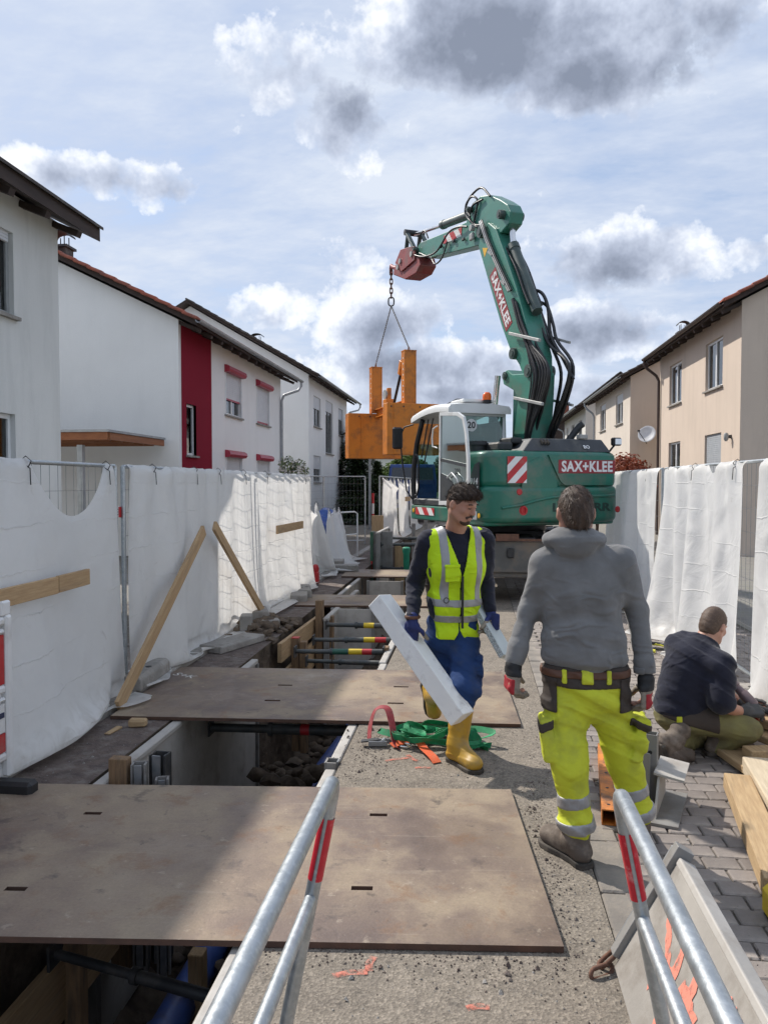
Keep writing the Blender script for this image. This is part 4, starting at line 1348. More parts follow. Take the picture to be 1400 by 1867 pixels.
fence('mesh fence panel on the left behind the third tarpaulin', (FXL, 10.1, .05), (FXL, 13.6, .05), z=1.92)
fence('mesh fence panel on the right near the crouching worker', (FXR, 6.75, 0), (FXR, 10.3, 0))
fence('mesh fence panel at the right edge of the picture', (FXR + .05, 3.1, 0), (FXR, 6.6, 0))
fence('mesh fence panel on the right behind the hooded worker', (FXR, 10.45, 0), (FXR, 14.0, 0))
foot('concrete fence foot with round sockets at the nearest left fence joint', -2.95, 6.55, .05)
foot('concrete fence foot half under the second left tarpaulin', -2.86, 9.95, .35)
foot('concrete fence foot beside the third left tarpaulin', -2.75, 12.2, .25, 0.02)
foot('concrete fence foot at the right fence joint behind the worker', 2.4, 10.4, 1.5, 0)
foot('concrete fence foot beyond the right fence joint, partly under cloth', 2.4, 6.7, 1.5, 0)

tarp('white tarpaulin sagging between ties on the nearest left fence', -1, FXL, 3.0, 6.12, [.44, (.59, .585), (.96, .945)], slack=1.065, fold=.022, nf=9, seed=1, lean=.06, length=1.79, ztop=1.985, ranges=[(0, .585), (.945, .985)],
     bottom=[(1.0, (-2.68, 6.05, .06)), (.86, (-2.80, 5.72, .06)), (.6, (-2.95, 4.9, .09)), (.5, (-2.97, 4.6, .10)), (.38, (-2.98, 4.25, .10)), (.25, (-2.98, 3.85, .10)), (.0, (-2.98, 3.05, .10)), (.75, (-2.92, 5.3, .07))])
tarp('white sunlit tarpaulin behind the two slanted braces on the left fence', -1, FXL, 6.32, 10.15, [(.14, .14), (.42, .42), (.62, .62), (.88, .88)], slack=1.09, fold=.028, nf=10, seed=2, length=1.72, lean=.04, ztop=1.985, ranges=[(0, .16), (.21, .42), (.47, .63), (.68, .86), (.9, 1.0)],
     bottom=[(0.02, (-2.84, 6.45, .06)), (.12, (-2.80, 6.8, .06)), (.38, (-2.86, 7.75, .10))])
tarp('white tarpaulin with a short board across it, third on the left fence', -1, FXL, 10.2, 13.75, [(.15, .15), (.5, .5), (.85, .85)], slack=1.09, fold=.028, nf=9, seed=3, length=1.75, lean=.05, ns=44, ztop=1.985, ranges=[(0, .2), (.26, .45), (.5, .7), (.76, 1.0)],
     bottom=[(1.0, (-2.85, 13.6, .06)), (.6, (-2.9, 12.3, .06))])
tarp('bright white tarpaulin with deep folds behind the crouching worker', 1, FXR, 7.2, 10.25, [(.1, .1), (.55, .55), (.9, .9)], slack=1.15, fold=.045, nf=7, seed=4, length=1.93, lean=.3, gmin=.012, ztop=2.03, ranges=[(0, .05), (.13, .3), (.4, .5), (.6, .72), (.84, .9), (.97, 1.0)],
     bottom=[(0.0, (2.32, 7.45, .02)), (.3, (2.2, 8.1, .02)), (.55, (2.12, 8.75, .02)), (1.0, (2.02, 9.55, .02)), (.8, (2.04, 9.2, .02)), (.15, (2.32, 7.75, .02))])
tarp('white tarpaulin hanging at the right picture edge', 1, FXR, 3.6, 6.95, [.2, .5, (.74, .74)], slack=1.14, fold=.045, nf=7, seed=5, length=1.95, lean=.2, gmin=.012, ztop=2.03, ranges=[(0, .3), (.36, .6), (.66, .8), (.86, .985)],
     bottom=[(1.0, (2.34, 7.32, .02)), (.85, (2.33, 6.65, .02)), (.6, (2.38, 5.9, .02)), (.3, (2.36, 5.0, .02))])
tarp('crumpled white tarpaulin on the right beside the excavator tail', 1, FXR, 10.5, 14.0, [(.2, .19), (.7, .69)], slack=1.16, fold=.045, nf=8, seed=6, length=1.9, lean=.25, gmin=.012, ns=46, ztop=2.03, ranges=[(0, .22), (.3, .5), (.6, 1.0)],
     bottom=[(0.0, (2.1, 10.6, .02)), (.5, (2.2, 12.0, .02)), (1.0, (2.2, 13.6, .02))])

# timber boards fixed over the cloth
def plank(label, p0, p1, w, t, m=None, up=(1, 0, 0), name='board', group=None, bev=.003):
    mb = MB()
    p0, p1 = Vector(p0), Vector(p1)
    c = (p0 + p1) / 2
    L = (p1 - p0).length
    mb.box((0, 0, 0), (w, t, L), bev=bev)
    o = mb.build(name, m or M_WOOD)
    z = (p1 - p0).normalized(); y = Vector(up); y = (y - z * y.dot(z)).normalized(); x = y.cross(z)
    M4 = Matrix((x, y, z)).transposed().to_4x4(); M4.translation = c
    o.matrix_world = M4
    tag(o, label, 'board', group)
    return o
plank('long timber board tied across the nearest left tarpaulin', (-2.83, 3.2, 1.13), (-2.83, 4.93, 1.13), .115, .03)
plank('short timber board end tied across the nearest left tarpaulin', (-2.83, 4.94, 1.133), (-2.83, 5.36, 1.138), .115, .03)
plank('timber brace slanting down to the left on the left fence', (-2.80, 7.72, 1.34), (-2.80, 5.75, .05), .12, .035)
plank('timber brace slanting down to the right on the left fence', (-2.80, 8.05, 1.37), (-2.76, 9.95, .04), .11, .035)
plank('short level board on the third left tarpaulin', (-2.80, 10.7, 1.165), (-2.80, 12.35, 1.155), .12, .03)
# small warning plate seen in the gap between the first two tarpaulins
wp = thing('warning_plate', 'small red and white plate wired to the fence between two tarpaulins', 'sign', (-3.02, 6.22, 1.58))
mb = MB(); mb.box((0, 0, 0), (.012, .16, .10)); mb.build('plate', M_WHITE, wp)
mb = MB(); mb.box((.008, .045, 0), (.006, .05, .09)); mb.build('red_field', M_RED, wp)
mb = MB()
for k in range(3): mb.box((.008, -.03, .025 - k * .022), (.005, .07, .008))
mb.build('lettering', M_DARK, wp)

# red and white plastic barrier at the left edge
def barrier():
    b = thing('plastic_barrier', 'white plastic barrier with red stripes at the left picture edge', 'barrier', (-2.74, 3.6, 0))
    L = 1.95
    y0, y1 = 4.24 - 3.6, 4.24 - L - 3.6
    mb = MB()
    for y in (y0 - .03, y1 + .03):
        mb.box((0, y, .57), (.05, .06, .96), bev=.012)
    for z, h in ((1.02, .05), (.96, .035), (.62, .05), (.56, .03), (.22, .05)):
        mb.box((0, (y0 + y1) / 2, z), (.045, L - .13, h), bev=.012)
    mb.box((0, y0 - .04, 1.09), (.03, .09, .09), bev=.01)
    mb.build('frame', M_WHITE, b, bevel=.004)
    for z0, z1 in ((.65, .94), (.25, .36)):
        n = 6
        for k in range(n):
            mb = MB(); yy0 = y0 - .07 - (L - .14) * k / n; yy1 = y0 - .07 - (L - .14) * (k + 1) / n
            mb.add([(.012, yy0, z0), (.012, yy1, z0), (.012, yy1 - .05, z1), (.012, yy0 - .05 if k else yy0, z1), (-.012, yy0, z0), (-.012, yy1, z0), (-.012, yy1 - .05, z1), (-.012, yy0 - .05 if k else yy0, z1)],
                   [(0, 1, 2, 3), (7, 6, 5, 4), (0, 4, 5, 1), (1, 5, 6, 2), (2, 6, 7, 3), (3, 7, 4, 0)])
            mb.build('stripe', M_RED if k % 2 == 0 else M_WHITE, b, fix=True)
    mb = MB(); mb.box((.0, (y0 + y1) / 2, .45), (.02, L - .14, .17)); mb.build('blank_panel', M_WHITE, b)
    mb = MB(); mb.box((.012, y0 - .13, .47), (.006, .10, .03)); mb.build('plate', mat('navy_print', (.03, .04, .09)), b)
    for y in (y0 - .1, y1 + .1):
        mb = MB(); mb.box((0, y, .05), (.42, .10, .09), bev=.02); mb.build('foot', M_BLACK, b)
barrier()
# ------------------------------------------------------------------ steel plates over the trench
M_EDGE = mat('rusty_edge', (.12, .062, .04), (.065, .038, .028), 9.0, .85, bump=.002, bscale=60)
def steel_plate(label, c, L, W, ang, slots, t=.025, z=0.004, name='steel_plate'):
    """slots: (x,y,len,wid) in plate coordinates"""
    R2 = Matrix.Rotation(ang, 2)
    xs = sorted({-L / 2, L / 2} | {s[0] - s[2] / 2 for s in slots} | {s[0] + s[2] / 2 for s in slots})
    ys = sorted({-W / 2, W / 2} | {s[1] - s[3] / 2 for s in slots} | {s[1] + s[3] / 2 for s in slots})
    hole = lambda x, y: any(abs(x - s[0]) < s[2] / 2 and abs(y - s[1]) < s[3] / 2 for s in slots)
    mb = MB()
    bow = lambda x, y: .006 * math.sin(x * 1.7 + y) + .004 * math.sin(y * 3)
    solid = {}
    for i in range(len(xs) - 1):
        for j in range(len(ys) - 1):
            solid[(i, j)] = not hole((xs[i] + xs[i + 1]) / 2, (ys[j] + ys[j + 1]) / 2)
    V, idx = [], {}
    for i, x in enumerate(xs):
        for j, y in enumerate(ys):
            for k, zz in enumerate((0, t)):
                idx[(i, j, k)] = len(V); V.append((x, y, zz))
    F = []
    for (i, j), s in solid.items():
        if not s: continue
        F.append((idx[i, j, 1], idx[i + 1, j, 1], idx[i + 1, j + 1, 1], idx[i, j + 1, 1]))
        F.append((idx[i, j + 1, 0], idx[i + 1, j + 1, 0], idx[i + 1, j, 0], idx[i, j, 0]))
        for (di, dj, a, b) in ((-1, 0, (i, j + 1), (i, j)), (1, 0, (i + 1, j), (i + 1, j + 1)), (0, -1, (i, j), (i + 1, j)), (0, 1, (i + 1, j + 1), (i, j + 1))):
            if not solid.get((i + di, j + dj), False):
                F.append((idx[(*a, 0)], idx[(*b, 0)], idx[(*b, 1)], idx[(*a, 1)]))
    mb.add(V, F)
    mb.m = [0 if abs(V[f[0]][2] - V[f[2]][2]) < 1e-6 else 1 for f in F]
    o = mb.build(name, [M_PLATE, M_EDGE])
    o.location = (c[0], c[1], z)
    o.rotation_euler = (0, 0, ang)
    return tag(o, label, 'steel plate', 'steel plates over the trench')
def loc2(c, ang, p):
    d = Vector((p[0] - c[0], p[1] - c[1]))
    return d.x * math.cos(ang) + d.y * math.sin(ang), -d.x * math.sin(ang) + d.y * math.cos(ang)
c1, a1 = (-1.36, 3.595), R_(5.0)
sl = [(*loc2(c1, a1, p), .095, .034) for p in ((-2.054, 3.904), (-.509, 4.066), (-.488, 3.308), (-2.007, 3.124))]
steel_plate('large rusty steel plate with lifting slots, nearest the camera', c1, 3.3, 1.535, a1, sl)
c2, a2 = (-1.26, 6.47), R_(3.0)
sl = [(*loc2(c2, a2, p), .13, .036) for p in ((-1.668, 6.632), (-1.653, 6.146), (-.638, 6.698), (-.634, 6.186))]
p2 = steel_plate('rusty steel plate in front of the walking worker, chalk letters on it', c2, 3.14, 1.60, a2, sl)
lettering('chalk_letters', 'S+K', .13, mat('chalk', (.75, .74, .7)), p2, Matrix.Translation((-1.40, .46, .0262)) @ Matrix.Rotation(R_(-28), 4, 'Z'), ext=.0003, sx=1.2)
steel_plate('third rusty steel plate, beyond the coloured struts', (-1.30, 11.72), 2.75, 1.1, R_(3.5), [(-.8, .2, .1, .03), (.6, .2, .1, .03)])
steel_plate('farthest brown steel plate before the upright shoring box', (-1.25, 15.35), 2.7, 1.2, R_(3.0), [(-.8, .2, .1, .03)])

# ------------------------------------------------------------------ shoring in the trench
def panel(label, x, y0, y1, z0, z1, side, name='trench_shoring', m=None, t=.055, cat='shoring panel'):
    """steel shoring panel against a trench face; side=-1 left face, +1 right face"""
    p = thing(name, label, cat, (x, (y0 + y1) / 2, z0), 0, 'steel shoring panels in the trench')
    L, Hh = y1 - y0, z1 - z0
    mb = MB(); mb.box((0, 0, Hh / 2), (t * .6, L - .04, Hh - .02)); mb.build('sheet', m or M_PANEL, p)
    mb = MB(); mb.box((0, 0, Hh), (t + .02, L, .05), bev=.008); mb.build('top_rail', M_PANEL, p, bevel=.004)
    for y in (-L / 2 + .025, L / 2 - .025):
        mb = MB(); mb.box((side * -.008, y, Hh / 2 - .02), (t + .015, .05, Hh)); mb.build('edge_rail', M_STEELG, p)
    return p
panel('pale steel shoring panel along the left trench side, nearest pit', -2.27, 4.25, 7.75, -1.6, -.03, -1)
panel('pale shoring panel at the right trench side beside the near handrail', -.91, .5, 4.80, -1.6, -.035, 1)
panel('pale shoring panel at the right trench side beside the straps', -.91, 4.93, 7.7, -1.6, -.03, 1)
panel('steel shoring panel at the right side of the pit with coloured struts', -.93, 7.75, 10.9, -1.6, -.03, 1)
panel('steel shoring panel deep at the left behind the coloured struts', -2.0, 10.2, 13.0, -1.6, -.02, -1)
panel('steel shoring panel along the left of the third pit', -2.22, 12.3, 15.0, -1.6, -.03, -1)
panel('steel shoring panel along the right of the third pit', -.95, 11.2, 15.0, -1.6, -.03, 1)
panel('upright steel shoring sheet standing above the trench, green edge', -2.15, 17.0, 19.2, -1.5, .72, -1)
panel('far upright shoring sheet beside the excavator cab', -1.0, 18.2, 20.6, -1.5, .70, 1)
# cross sheets and rails
def cross_sheet(label, x0, x1, y, z0, z1, m=None):
    p = thing('shoring_sheet', label, 'shoring sheet', ((x0 + x1) / 2, y, z0), 0)
    mb = MB(); mb.box((0, 0, (z1 - z0) / 2), (x1 - x0, .03, z1 - z0)); mb.build('sheet', m or M_PANEL, p)
    for x in (x0, x1):
        mb = MB(); mb.box((x - (x0 + x1) / 2, -.005, (z1 - z0) / 2), (.05, .06, z1 - z0 + .02)); mb.build('edge_rail', M_STEELG, p)
cross_sheet('grey cross sheet behind the coloured struts', -2.05, -1.45, 11.0, -1.5, .0)
cross_sheet('grey upright cross sheet with green edge post far in the trench', -2.3, -1.88, 17.45, -.3, .73, M_STEELG)
cross_sheet('grey cross sheet under the farthest plate', -2.0, -1.35, 14.4, -1.5, -.02)
gp = thing('guide_rail', 'green steel guide rail at the corner of the upright sheet', 'guide rail', (-2.33, 17.4, -.4))
M_GREENRAIL = mat('green_rail', (.05, .14, .085), (.03, .09, .055), 6.0, .6, dirt=(.12, .1, .08), dirt_amt=.35)
mb = MB(); mb.box((0, 0, .56), (.07, .09, 1.14), bev=.006); mb.build('post', M_GREENRAIL, gp)
mb = MB(); mb.box((0, -.047, .36), (.04, .004, .2)); mb.build('red_mark', M_RED, gp)
# guide rails and timber block at the near left corner of the first pit
def channel(label, x, y, z0, z1, w=.09, d=.07, rz=0.0, m=None):
    p = thing('guide_rail', label, 'guide rail', (x, y, z0), rz)
    Hh = z1 - z0
    mb = MB()
    t = .012
    mb.box((0, 0, Hh / 2), (w, t, Hh)); mb.box((-w / 2 + t / 2, -d / 2, Hh / 2), (t, d, Hh)); mb.box((w / 2 - t / 2, -d / 2, Hh / 2), (t, d, Hh))
    mb.build('channel', m or M_STEELG, p)
    mb = MB(); mb.box((0, -d - .006, Hh / 2), (w * .5, .012, Hh)); mb.build('inner_strip', M_GALVD, p)
channel('steel guide rail beside the timber post, near left pit corner', -2.05, 4.50, -1.2, .10, rz=.2)
channel('taller dark steel guide rail at the near left pit corner', -1.955, 4.62, -1.2, .125, .11, .08, rz=-.1, m=M_DARK)
channel('low steel guide rail stub at the near left pit corner', -1.90, 4.48, -1.2, .02, .08, .06, rz=.3, m=M_STEELG)
channel('rusty guide rail in the joint of the right shoring panels', -.95, 4.87, -1.2, .02, .1, .07, rz=1.57)
def post(label, x, y, z0, z1, w, d, m=None, rz=0.0, top=None, name='timber_post'):
    mb = MB(); mb.box((0, 0, (z1 - z0) / 2), (w, d, z1 - z0), bev=.005)
    o = mb.build(name, m or M_WOODD); o.location = (x, y, z0); o.rotation_euler = (0, 0, rz)
    tag(o, label, 'timber post')
    if top:
        mb = MB(); mb.box((0, 0, z1 - z0 + .003), (w * .98, d * .98, .006)); mb.build('painted_top', top, o)
    return o
post('short squared timber post at the near left pit corner', -2.17, 4.47, -1.2, .13, .12, .07)
post('tall brown timber post at the left of the coloured struts', -2.1, 10.3, -1.4, .23, .10, .12)
post('second timber post close behind the tall one', -1.97, 10.4, -1.4, .0, .09, .1)
post('timber post with red painted top beside the slanting boards', -2.13, 9.0, -1.4, -.03, .09, .10, top=M_RED)
post('dark timber post right of the red-topped one', -2.02, 8.95, -1.4, -.06, .08, .1)
post('timber post at the right end of the coloured struts', -.96, 8.35, -1.4, .03, .06, .12)
plank('wide timber board lining the left of the strut pit', (-2.2, 8.5, -.11), (-2.2, 11.0, -.16), .22, .05, M_WOOD)
plank('lower timber board lining the left of the strut pit', (-2.19, 8.75, -.52), (-2.19, 10.6, -.50), .34, .04, M_WOOD)
plank('mottled timber board low in the nearest pit at bottom left', (-2.15, 2.6, -.82), (-2.13, 4.3, -.80), .34, .05, M_WOOD)
post('dark timber spacer under the nearest plate', -2.08, 3.75, -1.5, -.45, .09, .09)
post('pale timber spacer standing in the nearest pit', -1.62, 4.3, -1.6, -.95, .09, .09, M_WOOD)
post('grey concrete spacer block standing in the nearest pit', -1.35, 4.35, -1.6, -1.0, .14, .1, M_CONC, name='spacer_block')
# struts
M_STRUT = mat('strut_grey', (.095, .105, .105), (.05, .055, .055), 5.0, .5, metal=.3, dirt=(.16, .13, .1), dirt_amt=.35)
M_STRUTG = mat('strut_green', (.03, .13, .09), (.02, .09, .06), 5.0, .5, dirt=(.1, .09, .08), dirt_amt=.3)
def strut(label, p0, p1, r=.03, bands=(), lever=None, m=None):
    p0, p1 = Vector(p0), Vector(p1)
    s = thing('trench_strut', label, 'strut', (p0 + p1) / 2, 0, 'steel struts across the trench')
    d = p1 - p0
    q = lambda t: p0 + d * t
    mb = MB(); mb.cyl(p0, q(.45), r * .78, n=14); mb.build('inner_tube', m or M_STRUT, s, world=True, smooth=50)
    mb = MB(); mb.cyl(q(.42), p1, r, n=14); mb.build('outer_tube', m or M_STRUT, s, world=True, smooth=50)
    mb = MB(); mb.cyl(q(.40), q(.43), r * 1.3, n=14); mb.build('collar', m or M_STRUT, s, world=True, smooth=50)
    for p, sg in ((p0, 1), (p1, -1)):
        mb = MB(); mb.box(p, (.015, .12, .12)); mb.build('end_plate', M_DARK, s, world=True)
    for a, b, mm in bands:
        mb = MB(); mb.cyl(q(a), q(b), r * 1.03, n=14); mb.build('band', mm, s, world=True, smooth=50)
    if lever is not None:
        mb = MB(); mb.cyl(q(lever) + Vector((0, 0, -.12)), q(lever) + Vector((0, 0, .12)), .008, n=6); mb.build('lever', M_DARK, s, world=True)
strut('grey strut with red mark under the second plate edge', (-2.2, 6.2, -.235), (-.95, 6.2, -.215), .045, [(.62, .68, M_RED)])
strut('green-grey strut with yellow and red bands, front of the strut pit', (-1.98, 8.35, -.05), (-.98, 8.3, -.02), .032, [(.42, .60, M_STRUTG), (.61, .76, M_YEL), (.76, .87, M_RED)], lever=.42)
strut('grey strut with yellow and red bands, second in the strut pit', (-1.93, 9.1, -.07), (-.97, 9.1, -.05), .032, [(.64, .78, M_YEL), (.78, .92, M_RED)])
strut('dark strut with a yellow band, rearmost in the strut pit', (-1.95, 10.0, -.05), (-.98, 10.0, -.05), .036, [(.52, .66, M_YEL)])
strut('low dark strut in the strut pit', (-1.95, 8.8, -.26), (-.97, 8.7, -.24), .03)
strut('dark strut low in the nearest pit at bottom left', (-2.05, 3.5, -.5), (-.95, 3.3, -.56), .03, m=M_DARK)
strut('grey strut between the upright sheets far in the trench', (-2.12, 17.45, .43), (-1.0, 17.9, .41), .045)
strut('second grey strut just behind the upright sheet', (-2.0, 18.6, .5), (-1.0, 18.6, .5), .04)
strut('rusty low strut behind the farthest plate', (-2.1, 17.3, -.09), (-1.0, 17.3, -.12), .04, m=M_DARK)
post('pale timber board standing behind the upright sheet', -1.75, 18.0, -1.0, .36, .22, .05, M_WOOD)
post('tall tan board standing against the far white cloth', -2.45, 19.4, 0.0, 1.02, .30, .04, M_WOOD, name='upright_board')
gt = thing('green_pipe', 'short green plastic pipe standing in the far trench', 'pipe', (-1.52, 17.2, -.3))
mb = MB(); mb.lathe([(.06, 0), (.075, .55), (.09, .6), (.09, .68), (.06, .7)], (0, 0, 0), 16); mb.build('pipe', mat('green_plastic', (.02, .28, .16), (.015, .2, .12)), gt, smooth=40)
# blue pipe and cables on the trench floor
bp_ = thing('blue_pipe', 'blue plastic water pipe on the floor of the nearest pit', 'pipe', (-1.7, 4.0, -1.3))
M_BLUEPIPE = mat('blue_pipe', (.05, .10, .32), (.03, .06, .2), 4.0, .45, dirt=(.1, .08, .06), dirt_amt=.35)
mb = MB(); mb.tube([(-1.72, 1.0, -1.28), (-1.71, 3.0, -1.27), (-1.72, 4.7, -1.26), (-1.70, 7.0, -1.3), (-1.5, 9.5, -1.25), (-1.45, 12.0, -1.3)], .10, 16); mb.build('pipe', M_BLUEPIPE, bp_, world=True, smooth=50)
mb = MB(); mb.tube([(-1.72, 3.85, -1.268), (-1.72, 4.0, -1.266)], .115, 16); mb.build('coupling', M_BLUEPIPE, bp_, world=True, smooth=50)
wp_ = thing('water_line', 'pale plastic pipe slanting in the strut pit', 'pipe', (-1.3, 8.8, -.9))
mb = MB(); mb.tube([(-1.5, 8.2, -1.2), (-1.3, 9.2, -.7), (-1.2, 9.6, -.55)], .035, 10); mb.build('pipe', M_STEELG, wp_, world=True, smooth=50)
dr = thing('drain_pipe', 'cracked grey drain pipe end in the pit behind the near plate', 'pipe', (-1.15, 5.3, -.8))
mb = MB(); mb.lathe([(.17, 0), (.17, .5), (.20, .5), (.20, .62), (.15, .62), (.14, .0)], (-1.12, 5.55, -.72), 20, axis=(.1, -1, .2)); mb.build('pipe', M_CONC, dr, world=True, smooth=40)
# soil heaps and stones in the pits (uncountable rubble)
def rubble(name, label, boxes, n, r0, r1, m, seed):
    rnd = random.Random(seed)
    mb = MB()
    ico = [(-.526, 0, .85), (.526, 0, .85), (-.526, 0, -.85), (.526, 0, -.85), (0, .85, .526), (0, .85, -.526), (0, -.85, .526), (0, -.85, -.526), (.85, .526, 0), (-.85, .526, 0), (.85, -.526, 0), (-.85, -.526, 0)]
    icf = [(0, 1, 4), (0, 4, 9), (9, 4, 5), (4, 8, 5), (4, 1, 8), (8, 1, 10), (8, 10, 3), (5, 8, 3), (5, 3, 2), (2, 3, 7), (7, 3, 10), (7, 10, 6), (7, 6, 11), (11, 6, 0), (0, 6, 1), (6, 10, 1), (9, 11, 0), (9, 2, 11), (9, 5, 2), (7, 11, 2)]
    for _ in range(n):
        x0, x1, y0, y1, z = rnd.choice(boxes)
        r = rnd.uniform(r0, r1) * (1.8 if rnd.random() < .1 else 1)
        c = Vector((rnd.uniform(x0, x1), rnd.uniform(y0, y1), z(0) if callable(z) else z + rnd.uniform(-.3, .5) * r))
        mb.add([c + Vector((p[0] * r * rnd.uniform(.6, 1.1), p[1] * r * rnd.uniform(.6, 1.1), p[2] * r * rnd.uniform(.4, .8))) for p in ico], icf)
    o = mb.build(name, m, smooth=60)
    tag(o, label, 'rubble', kind='stuff')
M_CLOD = mat('soil_clods', (.17, .125, .085), (.06, .045, .035), 9.0, .95, bump=.01, bscale=40, obvar=.1)
rubble('soil_clods', 'dark soil clods and stones heaped in the pits', [(-2.1, -1.0, 4.6, 7.0, -1.25), (-2.0, -1.0, 1.6, 4.4, -1.55), (-2.1, -1.0, 5.6, 7.5, -1.0), (-2.0, -1.0, 8.0, 11.0, -1.45), (-2.1, -1.0, 11, 15, -1.4)], 700, .03, .12, M_CLOD, 5)
rubble('bank_rubble', 'dark earth and broken stones spilling under the second left tarpaulin', [(-2.95, -2.3, 8.6, 10.0, -.01), (-2.85, -2.4, 8.9, 9.8, .05)], 170, .025, .10, M_CLOD, 6)
# soil bank inside first pit (sloped heap)
def heap(name, label, c, r, h, m, seed):
    n = 26
    V, F = [], []
    for i in range(n + 1):
        for j in range(n + 1):
            a, b = i / n * 2 - 1, j / n * 2 - 1
            d = max(0, 1 - math.hypot(a, b))
            z = h * (d ** .8) + (.13 * mnoise.noise(Vector((a * 4 + seed, b * 4, 0))) + .07 * mnoise.noise(Vector((a * 11, b * 11, seed)))) * min(1, d * 3)
            V.append((c[0] + a * r[0], c[1] + b * r[1], c[2] + z))
    for i in range(n):
        for j in range(n):
            F.append((i * (n + 1) + j, (i + 1) * (n + 1) + j, (i + 1) * (n + 1) + j + 1, i * (n + 1) + j + 1))
    mb = MB(); mb.add(V, F); o = mb.build(name, m, smooth=70)
    tag(o, label, 'soil heap')
heap('soil_heap', 'dark soil heap in the pit behind the near plate', (-1.55, 6.5, -1.7), (.75, 1.3), .95, M_SOIL, 1)
heap('soil_heap', 'dark soil heap at the far end of the strut pit', (-1.35, 11.2, -1.7), (.7, 1.2), 1.3, M_SOIL, 2)
# concrete blocks, wedges on the left verge
def block(label, c, s, rz, m=M_CONC, name='concrete_block', cat='concrete block'):
    mb = MB(); mb.box((0, 0, s[2] / 2), s, bev=.012, jit=.003); o = mb.build(name, m); o.location = c; o.rotation_euler = (0, 0, rz)
    return tag(o, label, cat)
block('grey concrete block lying in front of the third left tarpaulin', (-2.72, 11.75, 0), (.26, .7, .13), .2)
block('flat grey concrete slab beside the second left tarpaulin hem', (-2.68, 8.3, 0), (.3, .8, .08), -.35)
block('small stone at the foot of the right-slanting brace', (-2.55, 9.4, 0.0), (.22, .16, .12), .4)
block('grey kerb stone standing in the rubble under the tarpaulin', (-2.74, 9.0, 0.0), (.14, .22, .24), .2)
block('pale concrete block beyond the crumpled tarpaulin heap', (-2.9, 16.0, 0), (.3, .5, .22), .1)
block('second grey block next to the crumpled tarpaulin heap', (-2.62, 15.6, 0), (.5, .3, .16), .2)
block('thin timber offcut lying flat before the second plate', (-2.63, 5.32, 0), (.05, .17, .012), -.1, M_WOODY, 'timber_offcut', 'timber')
block('squared timber offcut propping the second plate corner', (-2.5, 5.45, 0), (.13, .07, .06), .15, M_WOODX, 'timber_offcut', 'timber')
rl = thing('warning_lantern', 'small red site lantern by the third left tarpaulin', 'lantern', (-2.85, 13.6, 0.02))
mb = MB(); mb.box((0, 0, .11), (.12, .16, .22), bev=.02); mb.build('body', M_RED, rl)
mb = MB(); mb.lathe([(.06, .22), (.07, .27), (.05, .33), (.02, .35)], (0, 0, 0), 14); mb.build('lens', M_RED, rl, smooth=40)

# ------------------------------------------------------------------ galvanised handrails at the footbridge
def handrail(label, sg):
    h = thing('handrail', label, 'handrail', (sg * .45, 1.0, 0), 0, 'galvanised handrails of the footbridge')
    X = lambda z: sg * (.34 + (1.1 - z) * .2)
    r = .0178
    ye, yn = 1.87, .25
    mb = MB()
    arc = []
    for k in range(7):
        a = math.pi / 2 * k / 6
        yy = ye - .09 + .09 * math.sin(a); zz = 1.1 - .09 + .09 * math.cos(a)
        arc.append((X(zz), yy, zz))
    mb.tube([(X(1.1), yn, 1.1), (X(1.1), 1.0, 1.1)] + arc + [(X(.6), ye, .6), (X(0.01), ye, .01)], r, 16)
    mb.build('top_rail', M_GALV, h, world=True, smooth=50)
    mb = MB(); mb.tube([(X(.775), ye - .015, .775), (X(.775), yn, .775)], r * .92, 16); mb.build('mid_rail', M_GALV, h, world=True, smooth=50)
    mb = MB(); mb.tube([(X(1.1), yn + .05, 1.1), (X(.01), yn + .05, .01)], r, 12); mb.build('post', M_GALV, h, world=True, smooth=50)
    # red reflective sleeve on the far post with a bare seam
    mb = MB()
    p0, p1 = Vector((X(.985), ye, .985)), Vector((X(.825), ye, .825))
    n = 20
    V, F = [], []
    zax = (p1 - p0).normalized(); xa = Vector((0, -1, 0)); ya = zax.cross(xa)
    for p in (p0, p1):
        for i in range(n + 1):
            a = .28 + (2 * math.pi - .5) * i / n
            V.append(p + (xa * math.cos(a) * 1 + ya * math.sin(a)) * (r + .0012))
    for i in range(n):
        F.append((i, i + 1, n + 2 + i, n + 1 + i))
    mb.add(V, F)
    mb.build('red_sleeve', M_REFRED, h, world=True, smooth=60)
M_REFRED = mat('reflective_red', (.62, .02, .035), (.5, .015, .03), 30.0, .35, dirt=(.75, .6, .55), dirt_amt=.1, dirt_scale=30)
handrail('galvanised handrail with red sleeve on the left of the footbridge', -1)
handrail('galvanised handrail with red sleeve on the right of the footbridge', 1)

# ------------------------------------------------------------------ leaning panel, steel and timber on the right
def spray_mat(name='spray_paint', lo=.42, hi=.62, a=.62):
    m = bpy.data.materials.new(name); nt = NT(m)
    out = N(nt, 'ShaderNodeOutputMaterial'); b = N(nt, 'ShaderNodeBsdfPrincipled')
    v = coords(nt)
    n = noise_tex(nt, v, 25.0, 6.0, .7)
    b.inputs['Base Color'].default_value = (.72, .24, .17, 1); b.inputs['Roughness'].default_value = .8
    tr = N(nt, 'ShaderNodeBsdfTransparent'); mx = N(nt, 'ShaderNodeMixShader')
    LK(nt, ramp(nt, n, [(lo, .0), (hi, a)]), mx.inputs[0]); LK(nt, tr.outputs[0], mx.inputs[1]); LK(nt, b.outputs[0], mx.inputs[2])
    LK(nt, mx.outputs[0], out.inputs['Surface'])
    return m
M_SPRAY = spray_mat()
M_SPRAYP = spray_mat('spray_paint_panel', .28, .48, .95)
